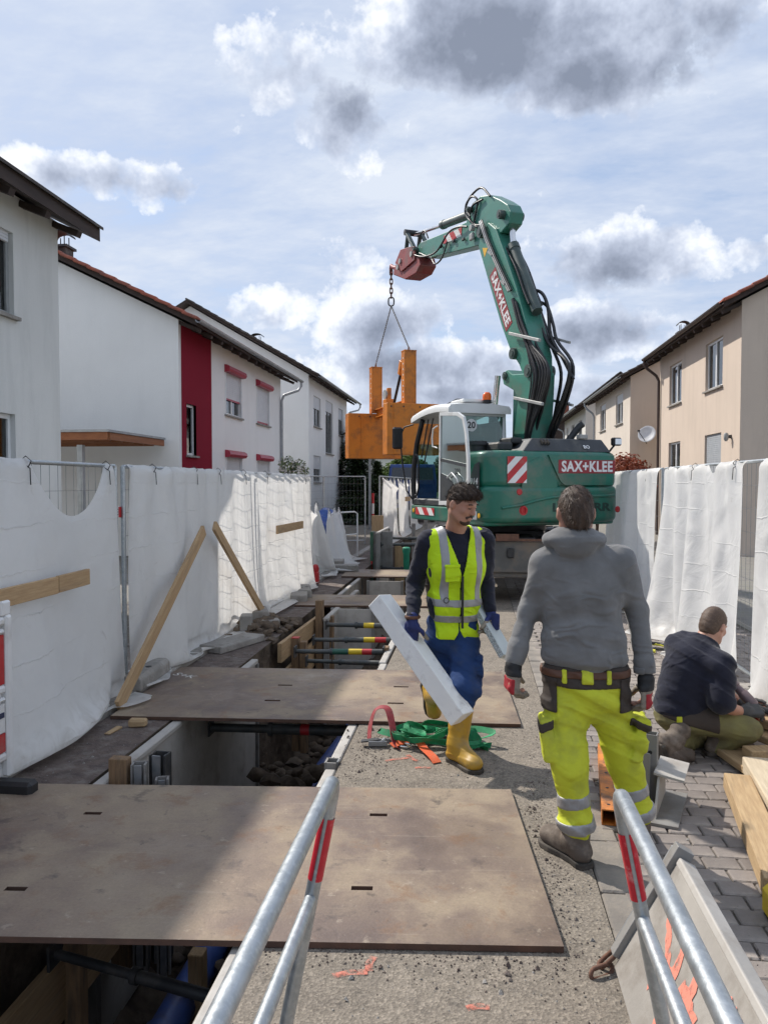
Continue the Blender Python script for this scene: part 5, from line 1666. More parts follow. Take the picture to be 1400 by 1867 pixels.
def lean_panel():
    p = thing('leaning_shoring', 'grey shoring panel with orange spray marks leaning beside the right handrail', 'shoring panel', (.52, 1.9, 0))
    b0, t0 = Vector((.53, 0, .03)), Vector((.76, 0, .455))
    up = (t0 - b0).normalized(); Hh = (t0 - b0).length
    nrm = Vector((-up.z, 0, up.x))
    fr = lambda a, b, c: tuple(b0 + up * b + Vector((0, a, 0)) + nrm * c)
    def bx(a0, a1, h0, h1, c0, c1, name, m, bev=.003):
        mb = MB()
        V = [fr(a, h, c) for c in (c0, c1) for h in (h0, h1) for a in (a0, a1)]
        mb.add(V, [(0, 2, 3, 1), (4, 5, 7, 6), (0, 1, 5, 4), (2, 6, 7, 3), (0, 4, 6, 2), (1, 3, 7, 5)])
        return mb.build(name, m, p, world=True, bevel=bev, fix=True)
    y0, y1 = .7, 2.86
    bx(y0, y1, 0.0, Hh - .03, -.012, .012, 'sheet', mat('grey_panel', (.36, .335, .30), (.27, .25, .225), 3.0, .75, bump=.002, bscale=40, dirt=(.18, .155, .13), dirt_amt=.4, dirt_scale=5))  # sheet coloured a darker grey than its top rail
    bx(y0, y1, Hh - .03, Hh, -.05, .016, 'top_rail', M_PANEL, .006)
    bx(y1 + .002, y1 + .05, .03, Hh + .03, -.03, .035, 'end_rail', M_STEELG)
    bx(y1 + .052, y1 + .09, .03, Hh + .01, -.045, -.03, 'end_flange', M_GALVD)
    bx(y1 + .052, y1 + .07, .06, Hh + .005, .02, .03, 'end_lip', M_GALVD)
    # sprayed strokes, a millimetre of paint on the sheet
    strokes = [((2.70, .33), (2.53, .225), .035), ((2.60, .14), (2.49, .25), .055), ((2.52, .34), (2.43, .12), .04), ((2.42, .265), (2.26, .245), .042), ((2.37, .33), (2.30, .18), .042), ((2.19, .39), (2.08, .385), .04), ((2.45, .14), (2.40, .08), .035)]
    for k, (s0, s1, w) in enumerate(strokes):
        mb = MB()
        n = 8
        V, F = [], []
        for i in range(n + 1):
            t = i / n
            a, h = s0[0] + (s1[0] - s0[0]) * t, s0[1] + (s1[1] - s0[1]) * t
            d = Vector((s1[0] - s0[0], s1[1] - s0[1])).normalized(); q = Vector((-d.y, d.x))
            ww = w / 2 * (1 + .25 * math.sin(i * 2.3 + k))
            V += [fr(a + q.x * ww, h + q.y * ww, .0135 + k * .0004), fr(a - q.x * ww, h - q.y * ww, .0135 + k * .0004)]
        for i in range(n):
            F.append((2 * i, 2 * i + 1, 2 * i + 3, 2 * i + 2))
        mb.add(V, F); mb.build('spray_mark', M_SPRAYP, p, world=True)
    # chain link at the foot
lean_panel()
def link_pts(c, a, b, ax1, ax2, n=16):
    """stadium-shaped chain link centre line"""
    ax1, ax2 = Vector(ax1).normalized(), Vector(ax2).normalized()
    P = []
    for i in range(n):
        t = 2 * math.pi * i / n
        P.append(Vector(c) + ax1 * (math.cos(t) * b + (a - b) * (1 if math.cos(t) > 0 else -1) * min(1, abs(math.cos(t)) * 3)) + ax2 * math.sin(t) * b)
    return P
M_RUSTY = mat('rusty_iron', (.20, .10, .065), (.10, .055, .04), 18.0, .8, metal=.2, bump=.001)
cl = thing('chain_link', 'rusty chain links hanging at the foot of the leaning panel', 'chain', (.52, 2.86, .0))
mb = MB(); mb.tube(link_pts((.50, 2.90, .035), .05, .02, (.5, -.3, .75), (0, 1, 0)), .0085, 8, closed=True); mb.build('link', M_RUSTY, cl, world=True, smooth=60)
mb = MB(); mb.tube(link_pts((.475, 2.86, .012), .05, .02, (-1, -.6, 0), (0, .2, 1)), .0085, 8, closed=True); mb.build('link', M_RUSTY, cl, world=True, smooth=60)

M_ORTUBE = mat('worn_orange', (.72, .26, .05), (.55, .17, .03), 7.0, .6, bump=.001, dirt=(.14, .07, .04), dirt_amt=.55, dirt_scale=9)
def square_tube(label, p0, p1, w, h, m, wall=.006, holes=3, name='square_tube'):
    p0, p1 = Vector(p0), Vector(p1)
    d = p1 - p0; L = d.length
    o = thing(name, label, 'steel tube', p0, math.atan2(-d.x, d.y))
    mb = MB()
    V = []
    for y in (0, L):
        for k in (1.0, 1 - 2 * wall / w):
            V += [(-w / 2 * k, y, h / 2 - h / 2 * k), (w / 2 * k, y, h / 2 - h / 2 * k), (w / 2 * k, y, h / 2 + h / 2 * k), (-w / 2 * k, y, h / 2 + h / 2 * k)]
    F = []
    for i in range(4):
        j = (i + 1) % 4
        F += [(i, j, 8 + j, 8 + i), (4 + i, 12 + i, 12 + j, 4 + j), (i, 4 + i, 4 + j, j), (8 + i, 8 + j, 12 + j, 12 + i)]
    mb.add(V, F); mb.build('tube', m, o, fix=True)
    for k in range(holes):
        mb = MB(); y = .07 + (L - .14) * k / max(1, holes - 1); mb.cyl((0, y, h), (0, y, h + .0015), .009, n=12); mb.build('hole', M_BLACK, o)
    return o
square_tube('orange rust-scraped square steel tube lying on the pavers', (.715, 4.13, .006), (.86, 5.2, .006), .075, .085, M_ORTUBE, holes=5)
def bracket():
    b = thing('steel_bracket', 'galvanised steel bracket with upright square socket on the pavers', 'steel bracket', (1.0, 4.4, .006), R_(-20))
    mb = MB(); mb.box((0, 0, .008), (.32, .5, .016)); mb.build('base_plate', M_STEELG, b)
    mb = MB()
    V = [(.03, -.2, .016), (.03, .22, .016), (.03, .22, .20), (.03, -.05, .20), (.042, -.2, .016), (.042, .22, .016), (.042, .22, .20), (.042, -.05, .20)]
    mb.add(V, [(0, 1, 2, 3), (7, 6, 5, 4), (0, 4, 5, 1), (1, 5, 6, 2), (2, 6, 7, 3), (3, 7, 4, 0)]); mb.build('web', M_PANEL, b, fix=True)
    mb = MB(); mb.box((.09, .08, .206), (.16, .3, .012), Matrix.Rotation(.12, 3, 'Y')); mb.build('top_flange', M_PANEL, b)
    mb = MB(); mb.box((-.06, -.06, .17), (.10, .012, .30)); mb.build('gusset', M_STEELG, b)
    mb = MB()
    w, wl, Hh = .07, .006, .40
    V, F = [], []
    for z in (.016, Hh):
        for k in (1.0, 1 - 2 * wl / w):
            V += [(-w / 2 * k, -w / 2 * k, z), (w / 2 * k, -w / 2 * k, z), (w / 2 * k, w / 2 * k, z), (-w / 2 * k, w / 2 * k, z)]
    for i in range(4):
        j = (i + 1) % 4
        F += [(i, j, 8 + j, 8 + i), (4 + i, 12 + i, 12 + j, 4 + j), (i, 4 + i, 4 + j, j), (8 + i, 8 + j, 12 + j, 12 + i)]
    V = [(x - .02, y + .06, z) for x, y, z in V]
    mb.add(V, F); mb.build('socket', M_STEELG, b, fix=True)
    mb = MB(); mb.cyl((-.02, .0245, .3), (-.02, .022, .3), .011, n=12); mb.build('hole', M_BLACK, b)
bracket()
def beam(label, p0, p1, w, h, m=None, cat='timber', name='timber_beam', roll=0.0):
    p0, p1 = Vector(p0), Vector(p1)
    d = p1 - p0
    mb = MB(); mb.box((0, 0, 0), (w, d.length, h), bev=.006, jit=.002)
    o = mb.build(name, m or M_WOODY)
    y = d.normalized(); x = y.cross(Vector((0, 0, 1))).normalized(); z = x.cross(y)
    M4 = Matrix((x, y, z)).transposed().to_4x4(); M4.translation = (p0 + p1) / 2
    o.matrix_world = M4
    return tag(o, label, cat)
beam('thick timber board with dark end, nearest at the right edge', (1.335, 3.46, .055), (1.555, 4.72, .055), .15, .09)
beam('paler timber board beside the thick one at the right edge', (1.60, 3.9, .08), (1.74, 4.95, .08), .16, .09, mat('pale_board', (.62, .52, .38), (.5, .41, .29), 5.0, .75, stretch=(14, 1.2, 14), bump=.003))
beam('long timber plank under the pile by the crouching worker', (1.78, 4.85, .05), (1.62, 5.75, .05), .22, .05)
beam('timber plank lying on the pile beside the worker knee', (2.06, 5.1, .14), (1.78, 5.72, .14), .2, .05)
beam('short timber block across the pile', (1.72, 5.05, .115), (2.15, 5.12, .115), .12, .06, M_WOODX)
beam('flat wide board at the foot of the right tarpaulin', (2.35, 5.5, .04), (1.85, 6.6, .04), .3, .04)
beam('timber plank at the top of the pile with the red pot on it', (2.3, 4.95, .21), (1.84, 5.62, .21), .16, .06)
rc = thing('plastic_pot', 'bright red plastic pot standing on the timber pile', 'pot', (1.90, 5.36, .243))
mb = MB(); mb.lathe([(.034, 0), (.034, .06), (.03, .064), (.028, .064), (.028, .01)], (0, 0, 0), 20); mb.build('pot', M_RED, rc, smooth=40)
ye = thing('yellow_case', 'yellow plastic block at the right picture edge', 'block', (1.29, 3.26, 0.0))
mb = MB(); mb.box((0, 0, .075), (.16, .2, .13), bev=.02); mb.build('body', M_YEL, ye)
mb = MB(); mb.box((0, 0, .006), (.14, .18, .012)); mb.build('base', M_BLACK, ye)
hz = thing('yellow_hose', 'short coiled yellow and black hose by the right fence', 'hose', (1.95, 8.6, .02))
mb = MB(); mb.tube([(math.cos(a) * .16, math.sin(a) * .2, .02) for a in [k * .45 for k in range(11)]], .018, 8); mb.build('yellow_part', mat('hose_yellow', (.75, .72, .08)), hz, smooth=60)
mb = MB(); mb.tube([(math.cos(a) * .12 + .03, math.sin(a) * .17 + .02, .03) for a in [k * .45 for k in range(14)]], .017, 8); mb.build('black_part', M_BLACK, hz, smooth=60)
# orange spray dashes on the road
for k, (x, y, l, a) in enumerate(((-.50, 4.98, .16, .5), (-.40, 5.02, .13, 2.2), (-.32, 4.85, .10, .2), (-.45, 2.75, .13, .3), (-.38, 2.82, .09, 1.5), (.02, 2.62, .08, .2))):
    mb = MB(); mb.ribbon([(-l / 2, 0, 0), (0, .01, 0), (l / 2, 0, 0)], .03, .0006)
    o = mb.build('spray_mark', M_SPRAY, bpy.data.objects['road']); o.location = (x, y, .0045); o.rotation_euler = (0, 0, a)
# ------------------------------------------------------------------ wheeled excavator
M_GREEN = mat('machine_green', (.012, .165, .11), (.009, .125, .085), 2.0, .38, bump=.0006, bscale=8, dirt=(.13, .14, .105), dirt_amt=.42, dirt_scale=2.2, coat=.25)
M_GREEN2 = mat('boom_green', (.05, .225, .165), (.038, .18, .13), 2.0, .42, bump=.0006, bscale=8, dirt=(.13, .14, .11), dirt_amt=.3, dirt_scale=2.2, coat=.2)
M_HOOD = mat('hood_grey', (.045, .05, .055), (.032, .036, .04), 4.0, .5, dirt=(.12, .115, .1), dirt_amt=.25)
M_CABW = mat('cab_white', (.72, .73, .72), (.64, .65, .64), 4.0, .35, dirt=(.4, .38, .34), dirt_amt=.2, coat=.2)
M_HOSE = mat('hose_black', (.018, .018, .02), (.012, .012, .013), 9.0, .4, dirt=(.06, .055, .05), dirt_amt=.2)
M_CYL = mat('cylinder_grey', (.07, .10, .09), (.045, .065, .06), 4.0, .45, dirt=(.15, .14, .12), dirt_amt=.25)
M_CHROME = mat('chrome', (.75, .75, .75), (.65, .65, .65), 9.0, .15, metal=1.0)
M_COUP = mat('coupler_red', (.34, .05, .05), (.22, .035, .035), 6.0, .55, dirt=(.12, .09, .08), dirt_amt=.4)
M_GREYTXT = mat('dark_lettering', (.012, .045, .035))
M_ORNG = mat('beacon_orange', (.85, .16, .01), (.75, .12, .01), 5, .25)
M_TXTRED = mat('label_red', (.30, .03, .035), (.25, .025, .03), 6.0, .5)
M_TXTW = mat('label_white', (.78, .78, .77), (.70, .70, .69), 8.0, .5)
M_AMBER = mat('amber', (.8, .45, .02))
M_CLAMP = mat('clamp_grey', (.42, .42, .40), (.3, .3, .29), 8.0, .5)
def cab_glass():
    m = bpy.data.materials.new('cab_glass'); nt = NT(m)
    out = N(nt, 'ShaderNodeOutputMaterial')
    g = N(nt, 'ShaderNodeBsdfGlossy', Roughness=.03); g.inputs['Color'].default_value = (.8, .9, .88, 1)
    t = N(nt, 'ShaderNodeBsdfTransparent'); t.inputs['Color'].default_value = (.52, .68, .65, 1)
    lw = N(nt, 'ShaderNodeFresnel', IOR=1.5)
    mx = N(nt, 'ShaderNodeMixShader')
    LK(nt, mth(nt, 'MULTIPLY_ADD', lw.outputs[0], 1.0, .06, clamp=True), mx.inputs[0]); LK(nt, t.outputs[0], mx.inputs[1]); LK(nt, g.outputs[0], mx.inputs[2])
    LK(nt, mx.outputs[0], out.inputs['Surface'])
    return m
M_CABGLASS = cab_glass()
TH = R_(27)
EX = thing('wheeled_excavator', 'green wheeled excavator with raised boom, white cab and open door', 'excavator', (.44, 13.72, 0), R_(90) + TH)
def hazard(parent, o, x, y, w, h, n=4, slant=1.0, flip=False, name='hazard_board'):
    """white plate with red diagonal stripes; o corner, x/y unit directions"""
    o, x, y = Vector(o), Vector(x), Vector(y)
    z = x.cross(y)
    def poly(pts, d, nm, m, par):
        V = [o + x * a + y * b for a, b in pts]; k = len(V)
        mb = MB(); mb.add(V + [v + z * d for v in V], [tuple(range(k - 1, -1, -1)), tuple(range(k, 2 * k))] + [(i, (i + 1) % k, k + (i + 1) % k, k + i) for i in range(k)])
        return mb.build(nm, m, par, fix=True)
    pl = poly([(0, 0), (w, 0), (w, h), (0, h)], .004, name, M_WHITE, parent)
    per = w / n * 2 if w > h else h / n * 2
    def clip(pts):
        def half(P, f):
            out = []
            for i in range(len(P)):
                a, b = P[i], P[(i + 1) % len(P)]
                fa, fb = f(a), f(b)
                if fa >= 0: out.append(a)
                if fa * fb < 0:
                    t = fa / (fa - fb); out.append((a[0] + (b[0] - a[0]) * t, a[1] + (b[1] - a[1]) * t))
            return out
        for f in (lambda p: p[0], lambda p: w - p[0], lambda p: p[1], lambda p: h - p[1]):
            pts = half(pts, f)
            if not pts: return pts
        return pts
    s = slant * (-1 if flip else 1)
    if w > h:
        for k in range(-3, n + 3):
            a = k * per
            q = clip([(a, 0), (a + per / 2, 0), (a + per / 2 + h * s, h), (a + h * s, h)])
            if len(q) >= 3: poly(q, .006, 'stripe', M_RED, pl)
    else:
        for k in range(-3, n + 3):
            a = k * per
            q = clip([(0, a), (w, a + w * s), (w, a + per / 2 + w * s), (0, a + per / 2)])
            if len(q) >= 3: poly(q, .006, 'stripe', M_RED, pl)
    return pl
def exc():
    P = lambda mb, name, m, par=EX, **k: mb.build(name, m, par, **k)
    # ---- undercarriage, aligned with the street (turned back by TH inside the machine's frame)
    ca, sa = math.cos(-TH), math.sin(-TH)
    rot = Matrix.Rotation(-TH, 3, 'Z')
    def cb(mb, c, s, bev=0): mb.box(rot @ Vector(c), s, rot, bev)
    mb = MB(); cb(mb, (0, 0, .78), (3.4, 1.0, .42)); cb(mb, (0, 0, .95), (1.5, 1.4, .2)); cb(mb, (-1.72, 0, .80), (.28, 1.9, .34)); uc = P(mb, 'chassis', M_DARK, bevel=.02)
    mb = MB(); cb(mb, (-1.98, 0, .72), (.10, 2.3, .5), .02); cb(mb, (-1.9, 0, .45), (.16, 2.35, .10), .01); P(mb, 'stabiliser_blade', mat('blade_grey', (.13, .135, .13), (.08, .08, .078), 3.0, .6, dirt=(.2, .15, .11), dirt_amt=.4), bevel=.01)
    mb = MB(); cb(mb, (-2.06, 0, .98), (.05, 2.35, .035)); cb(mb, (-2.07, -.05, 1.02), (.04, .34, .1)); P(mb, 'blade_rim', M_RUSTY)
    mb = MB(); cb(mb, (-2.05, -.1, .78), (.06, .1, .14), .01); cb(mb, (-2.05, .5, .7), (.04, .2, .1), .01); P(mb, 'tow_coupling', M_DARK)
    for ax in (-1.28, 1.28):
        mb = MB(); mb.cyl(rot @ Vector((ax, -1.0, .52)), rot @ Vector((ax, 1.0, .52)), .14, n=12); P(mb, 'axle', M_DARK)
        for sy in (-1, 1):
            for k, yy in enumerate((.72, 1.06)):
                c = rot @ Vector((ax, sy * yy, .5)); axis = rot @ Vector((0, 1, 0))
                mb = MB(); mb.lathe([(.27, -.14), (.44, -.15), (.49, -.12), (.5, -.05), (.5, .05), (.49, .12), (.44, .15), (.27, .14)], c, 28, axis=axis)
                for t in range(22):
                    a = 2 * math.pi * t / 22
                    bx_ = rot @ Vector((math.cos(a), 0, math.sin(a))); tn = rot @ Vector((-math.sin(a), 0, math.cos(a)))
                    mb.box(c + bx_ * .5 + axis * (.07 if t % 2 else -.07), (.05, .13, .03), Matrix((tn, axis, bx_)).transposed())
                ty = P(mb, 'wheel', M_BLACK, smooth=40)
                mb = MB(); mb.lathe([(.27, -.12), (.22, -.03), (.1, -.02), (.1, .02), (.22, .03), (.27, .12)], c, 20, axis=axis); mb.build('rim', M_HOOD, ty, smooth=40)
    mb = MB(); mb.lathe([(.78, 1.0), (.80, 1.02), (.80, 1.12), (.72, 1.14), (.72, 1.24)], (0, 0, 0), 36); P(mb, 'slewing_ring', M_BLACK, smooth=40)
    # ---- superstructure
    def plan(pts, z0, z1, name, m, bev=.05, seg=3, par=EX):
        mb = MB(); mb.prism(pts, z0, z1, lambda a, b, h: (a, b, h)); o = P(mb, name, m, par, fix=True)
        md = o.modifiers.new('bevel', 'BEVEL'); md.width = bev; md.segments = seg; md.limit_method = 'ANGLE'; md.angle_limit = R_(35)
        o.data.shade_smooth(); o.data.set_sharp_from_angle(angle=R_(50))
        return o
    def tail(x0, xr, w, r):
        """plan outline: rear at x=xr with corner radius r, sides at +-w, front at x0"""
        pts = [(x0, -w), (x0, w)]
        for k in range(9):
            a = math.pi / 2 * k / 8
            pts.append((xr + r - r * math.sin(a), w - r + r * math.cos(a)))
        for k in range(9):
            a = math.pi / 2 * k / 8
            pts.append((xr + r - r * math.cos(a), -(w - r) - r * math.sin(a)))
        return pts[::-1]
    plan(tail(1.10, -1.75, 1.24, .3), 1.18, 1.44, 'platform', M_GREEN, .03)
    plan(tail(-.95, -1.88, 1.25, .42), 1.22, 1.80, 'counterweight', M_GREEN, .09, 4)
    plan(tail(-.42, -1.85, 1.235, .40), 1.76, 2.33, 'engine_housing', M_GREEN, .10, 4)
    plan([(1.1, -1.24), (1.1, -.72), (-.5, -.72), (-.5, -1.24)], 1.40, 2.25, 'tank_housing', M_GREEN, .06)
    # raised frame of the engine door on the rear and its lettering
    rear = -1.858
    def rp(y, z, d=0.0): return (rear - d, y, z)
    def rear_poly(pts, d, name, m, par=EX):
        k = len(pts); V = [rp(y, z, -.01) for y, z in pts] + [rp(y, z, d) for y, z in pts]
        mb = MB(); mb.add(V, [tuple(range(k)), tuple(range(2 * k - 1, k - 1, -1))] + [(i, (i + 1) % k, k + (i + 1) % k, k + i) for i in range(k)])
        return mb.build(name, m, par, bevel=.006, fix=True)
    door = rear_poly([(.20, 2.27), (-1.0, 2.27), (-.98, 1.80), (-.10, 1.80), (-.02, 1.86)], .018, 'engine_door', M_GREEN)
    lb = rear_poly([(.02, 2.195), (-1.02, 2.195), (-1.02, 1.985), (.02, 1.985)], .024, 'name_label', M_TXTRED)
    lettering('lettering', 'SAX+KLEE', .225, M_TXTW, lb, frame4((rear - .026, -.50, 2.085), (0, -1, 0), (-1, 0, 0)), bold=.007, ext=.002, sx=.86, spacing=1.08)
    sw = rear_poly([(.62, 2.12), (.30, 2.24), (.22, 2.20), (.02, 1.80), (.10, 1.62), (.40, 1.60), (.66, 1.66)], .010, 'pressed_panel', M_GREEN)
    mb = MB(); mb.tube([rp(y, z, .03) for y, z in ((1.0, 1.46), (.7, 1.50), (.35, 1.58), (.1, 1.62), (-.4, 1.63), (-1.0, 1.64))], .022, 8); P(mb, 'swage_line', M_GREEN, smooth=60)
    lettering('maker_lettering', 'LIEBHERR', .175, M_GREYTXT, EX, frame4((-1.8835, -.40, 1.455), (0, -1, 0), (-1, 0, 0)), bold=.006, ext=.003, sx=1.42)
    hz_c = Vector((-1.835, .98, 1.84)); hx = Vector((-.18, -.98, 0)).normalized()
    hazard(EX, Vector((-1.862, .90, 1.835)), (-.01, -1, 0), (0, 0, 1), .33, .40, 3, 1.0, name='hazard_board')
    for (y, z, r) in ((.70, 1.70, .05),):
        mb = MB(); mb.lathe([(r, 0), (r, .02), (r * .8, .032), (.001, .036)], (-1.86, y, z), 18, axis=(-1, 0, 0)); P(mb, 'reflector', M_RED, smooth=40)
    mb = MB(); mb.lathe([(.085, 0), (.085, .012), (.07, .016)], (-1.865, .63, 1.42), 20, axis=(-1, 0, 0)); mb.tube([(-1.89, .63 + .045 * math.sin(a), 1.425 + .05 * math.cos(a)) for a in [R_(-140 + k * 28) for k in range(11)]], .014, 8); P(mb, 'towing_eye', M_RED, smooth=40)
    mb = MB(); mb.lathe([(.05, 0), (.05, .02), (.001, .03)], (-1.86, -1.08, 1.42), 16, axis=(-1, -.3, 0)); P(mb, 'reflector', M_RED, smooth=40)
    # grey hood on top
    V = []
    hood_o = [(-1.80, .60), (-1.80, -1.0), (-1.45, -1.15), (-.6, -1.15), (-.6, .62)]
    hood_i = [(-1.66, .36), (-1.66, -.92), (-1.4, -1.0), (-.7, -1.0), (-.7, .36)]
    mb = MB(); k = 5
    mb.add([(x, y, 2.32) for x, y in hood_o] + [(x, y, 2.53) for x, y in hood_i], [tuple(range(k - 1, -1, -1)), tuple(range(k, 2 * k))] + [(i, (i + 1) % k, k + (i + 1) % k, k + i) for i in range(k)])
    P(mb, 'engine_hood', M_HOOD, bevel=.02, fix=True)
    lettering('lettering', 'BO', .085, M_TXTW, EX, frame4((-1.772, -.56, 2.40), (0, -1, 0), (-.83, 0, .55)), bold=.002, ext=.002)
    mb = MB(); mb.box((-1.3, .75, 2.40), (.5, .26, .14), bev=.03); mb.box((-1.25, .5, 2.50), (.4, .2, .1), bev=.02); P(mb, 'filter_box', M_DARK)
    mb = MB(); mb.cyl((-1.05, .98, 2.32), (-1.05, .98, 2.44), .13, .13, 18); mb.cyl((-1.05, .98, 2.44), (-1.05, .98, 2.5), .16, .15, 18); P(mb, 'air_precleaner', M_DARK, smooth=40)
    for q in range(3):
        mb = MB(); mb.box((-1.72, .22 - q * .055, 2.47), (.10, .02, .05), Matrix.Rotation(-.6, 3, 'Y')); P(mb, 'vent_slot', M_BLACK)
    mb = MB(); mb.tube([(-1.25, -.55, 2.5), (-1.3, -.62, 2.62), (-1.38, -.70, 2.76), (-1.42, -.74, 2.80)], .055, 14); P(mb, 'exhaust_pipe', M_HOOD, smooth=50)
    mb = MB(); mb.box((-1.62, -.58, 2.57), (.1, .16, .07), bev=.01); P(mb, 'bracket', M_CLAMP)
    mb = MB(); mb.bar((-1.6, -1.1, 2.33), (-1.66, -1.17, 2.45), .03, .03); mb.box((-1.70, -1.17, 2.50), (.10, .16, .13), bev=.02); wl_ = P(mb, 'work_light', M_BLACK)
    mb = MB(); mb.box((-1.755, -1.17, 2.50), (.012, .12, .09)); mb.build('lens', M_CHROME, wl_)
    # left side: vent grille, model lettering, hazard strips
    mb = MB(); mb.add([(-1.45, 1.243, 2.12), (-1.62, 1.243, 2.16), (-1.62, 1.243, 1.62), (-1.30, 1.243, 1.62), (-1.34, 1.243, 1.95)], [(0, 1, 2, 3, 4)])
    mb.add([(-1.45, 1.239, 2.12), (-1.62, 1.239, 2.16), (-1.62, 1.239, 1.62), (-1.30, 1.239, 1.62), (-1.34, 1.239, 1.95)], [(4, 3, 2, 1, 0)])
    P(mb, 'vent_grille', M_HOOD)
    side_z = (0, 1, 0)
    lettering('model_lettering', '914', .13, M_TXTW, EX, frame4((-1.44, 1.246, 1.86), (-1, 0, 0), side_z), bold=.004, ext=.002, shear=.15, sx=1.3)
    lettering('model_lettering', 'compact', .07, M_TXTW, EX, frame4((-1.46, 1.246, 1.77), (-1, 0, 0), side_z), bold=.001, ext=.002, shear=.25)
    hazard(EX, (.86, 1.245, 1.275), (-1, 0, 0), (0, 0, 1), .82, .13, 4, -1.0, name='hazard_strip')
    hazard(EX, (-.70, 1.245, 1.275), (-1, 0, 0), (0, 0, 1), .85, .13, 4, -1.0, flip=True, name='hazard_strip')
    for x in (.96, -1.62):
        mb = MB(); mb.lathe([(.04, 0), (.04, .01), (.02, .016)], (x, 1.243, 1.34), 14, axis=(0, 1, 0)); P(mb, 'marker_lamp', M_AMBER, smooth=40)
    # ---- cab
    cab = MB(); cab.box((.30, .68, 1.50), (1.5, 1.1, .12), bev=.02); cabf = P(cab, 'cab_floor', M_HOOD)
    z0, z1 = 1.5, 2.98
    def pillar(pts, r, name, m):
        mb = MB(); mb.tube(pts, r, 10); return P(mb, name, m, smooth=50)
    for y in (.17, 1.2):
        pillar([(1.02, y, 1.46), (1.08, y, 1.75), (1.06, y, 2.1), (.92, y, 2.55), (.66, y, 2.96)], .048, 'front_pillar', M_BLACK)
        pillar([(-.42, y, 1.46), (-.44, y, 2.3), (-.40, y, 2.98)], .05, 'rear_pillar', M_CABW)
    # roof: cambered slab
    n = 10
    V, F = [], []
    for i in range(n + 1):
        t = i / n; x = 1.06 - t * 1.62
        zc = 3.02 + .17 * math.sin(math.pi * (.12 + .62 * t)) - .02
        for (y, dz) in ((.10, -.05), (.14, .0), (.4, .03), (.68, .035), (.96, .03), (1.22, 0), (1.26, -.05)):
            V.append((x, y, zc + dz))
        for (y, dz) in ((1.26, -.13), (.10, -.13)):
            V.append((x, y, zc + dz))
    k = 9
    for i in range(n):
        for j in range(k):
            F.append((i * k + j, i * k + (j + 1) % k, (i + 1) * k + (j + 1) % k, (i + 1) * k + j))
    F += [tuple(range(k)), tuple(n * k + j for j in range(k - 1, -1, -1))]
    mb = MB(); mb.add(V, F); P(mb, 'cab_roof', M_CABW, smooth=45, fix=True)
    mb = MB(); mb.box((-.15, .62, 3.22), (.5, .6, .06), bev=.02); P(mb, 'roof_hatch', M_CABW)
    # rear wall of the cab: lower metal, window, white frame
    mb = MB(); mb.box((-.44, .68, 2.0), (.05, 1.02, 1.0), bev=.01); P(mb, 'cab_rear_wall', M_HOOD)
    mb = MB(); mb.box((-.445, .68, 2.74), (.012, .96, .46)); P(mb, 'rear_window', M_CABGLASS)
    mb = MB()
    mb.box((-.45, .68, 2.985), (.05, 1.06, .06)); mb.box((-.45, .68, 2.50), (.05, 1.06, .05))
    P(mb, 'rear_window_frame', M_CABW, bevel=.01)
    sg = MB(); sg.lathe([(.105, 0), (.105, .006), (.10, .008)], (-.462, .80, 2.80), 28, axis=(-1, 0, 0)); sgo = P(sg, 'speed_sign', M_TXTW, smooth=30)
    lettering('lettering', '20', .15, M_BLACK, sgo, frame4((-.472, .80, 2.80), (0, -1, 0), (-1, 0, 0)), bold=.003, ext=.002)
    mb = MB(); mb.box((.98, .68, 2.05), (.012, .96, 1.0), Matrix.Rotation(.05, 3, 'Y')); P(mb, 'windscreen', M_CABGLASS)
    mb = MB(); mb.box((.3, .16, 2.3), (1.3, .012, 1.2)); P(mb, 'right_window', M_CABGLASS)
    # interior: seat, console, steering column
    mb = MB(); mb.box((.02, .68, 1.92), (.48, .5, .14), bev=.04); mb.box((-.22, .68, 2.3), (.13, .48, .72), Matrix.Rotation(-.12, 3, 'Y'), bev=.05); mb.box((-.27, .68, 2.74), (.09, .26, .2), bev=.03); mb.box((.0, .68, 1.7), (.36, .4, .3)); P(mb, 'driver_seat', M_BLACK)
    for y in (.36, 1.0):
        mb = MB(); mb.box((.12, y, 2.06), (.4, .1, .16), bev=.02); mb.cyl((.3, y, 2.1), (.33, y, 2.3), .018, n=8); P(mb, 'joystick_console', M_HOOD)
    mb = MB(); mb.cyl((.72, .68, 1.55), (.6, .68, 2.2), .05, n=10); mb.tube([(.6 + .08 * math.sin(a), .68 + .19 * math.cos(a), 2.22 + .17 * math.sin(a) * .6) for a in [2 * math.pi * i / 18 for i in range(18)]], .016, 8, closed=True); P(mb, 'steering_column', M_BLACK, smooth=50)
    # door, swung right round against the side
    yd = 1.335
    do = [(-.40, 3.0), (-1.08, 2.95), (-1.30, 2.86), (-1.40, 2.62), (-1.47, 2.2), (-1.48, 1.90), (-1.40, 1.50), (-.38, 1.47)]
    di = [(-.45, 2.94), (-1.06, 2.89), (-1.24, 2.82), (-1.335, 2.6), (-1.40, 2.2), (-1.405, 1.93), (-1.34, 1.56), (-.43, 1.54)]
    mb = MB(); k = len(do)
    V = [(x, yd - .02, z) for x, z in do] + [(x, yd - .02, z) for x, z in di] + [(x, yd + .02, z) for x, z in do] + [(x, yd + .02, z) for x, z in di]
    F = []
    for i in range(k):
        j = (i + 1) % k
        F += [(i, j, k + j, k + i), (2 * k + i, 3 * k + i, 3 * k + j, 2 * k + j), (i, 2 * k + i, 2 * k + j, j), (k + i, k + j, 3 * k + j, 3 * k + i)]
    mb.add(V, F); dr_ = P(mb, 'cab_door', M_CABW, fix=True, bevel=.006)
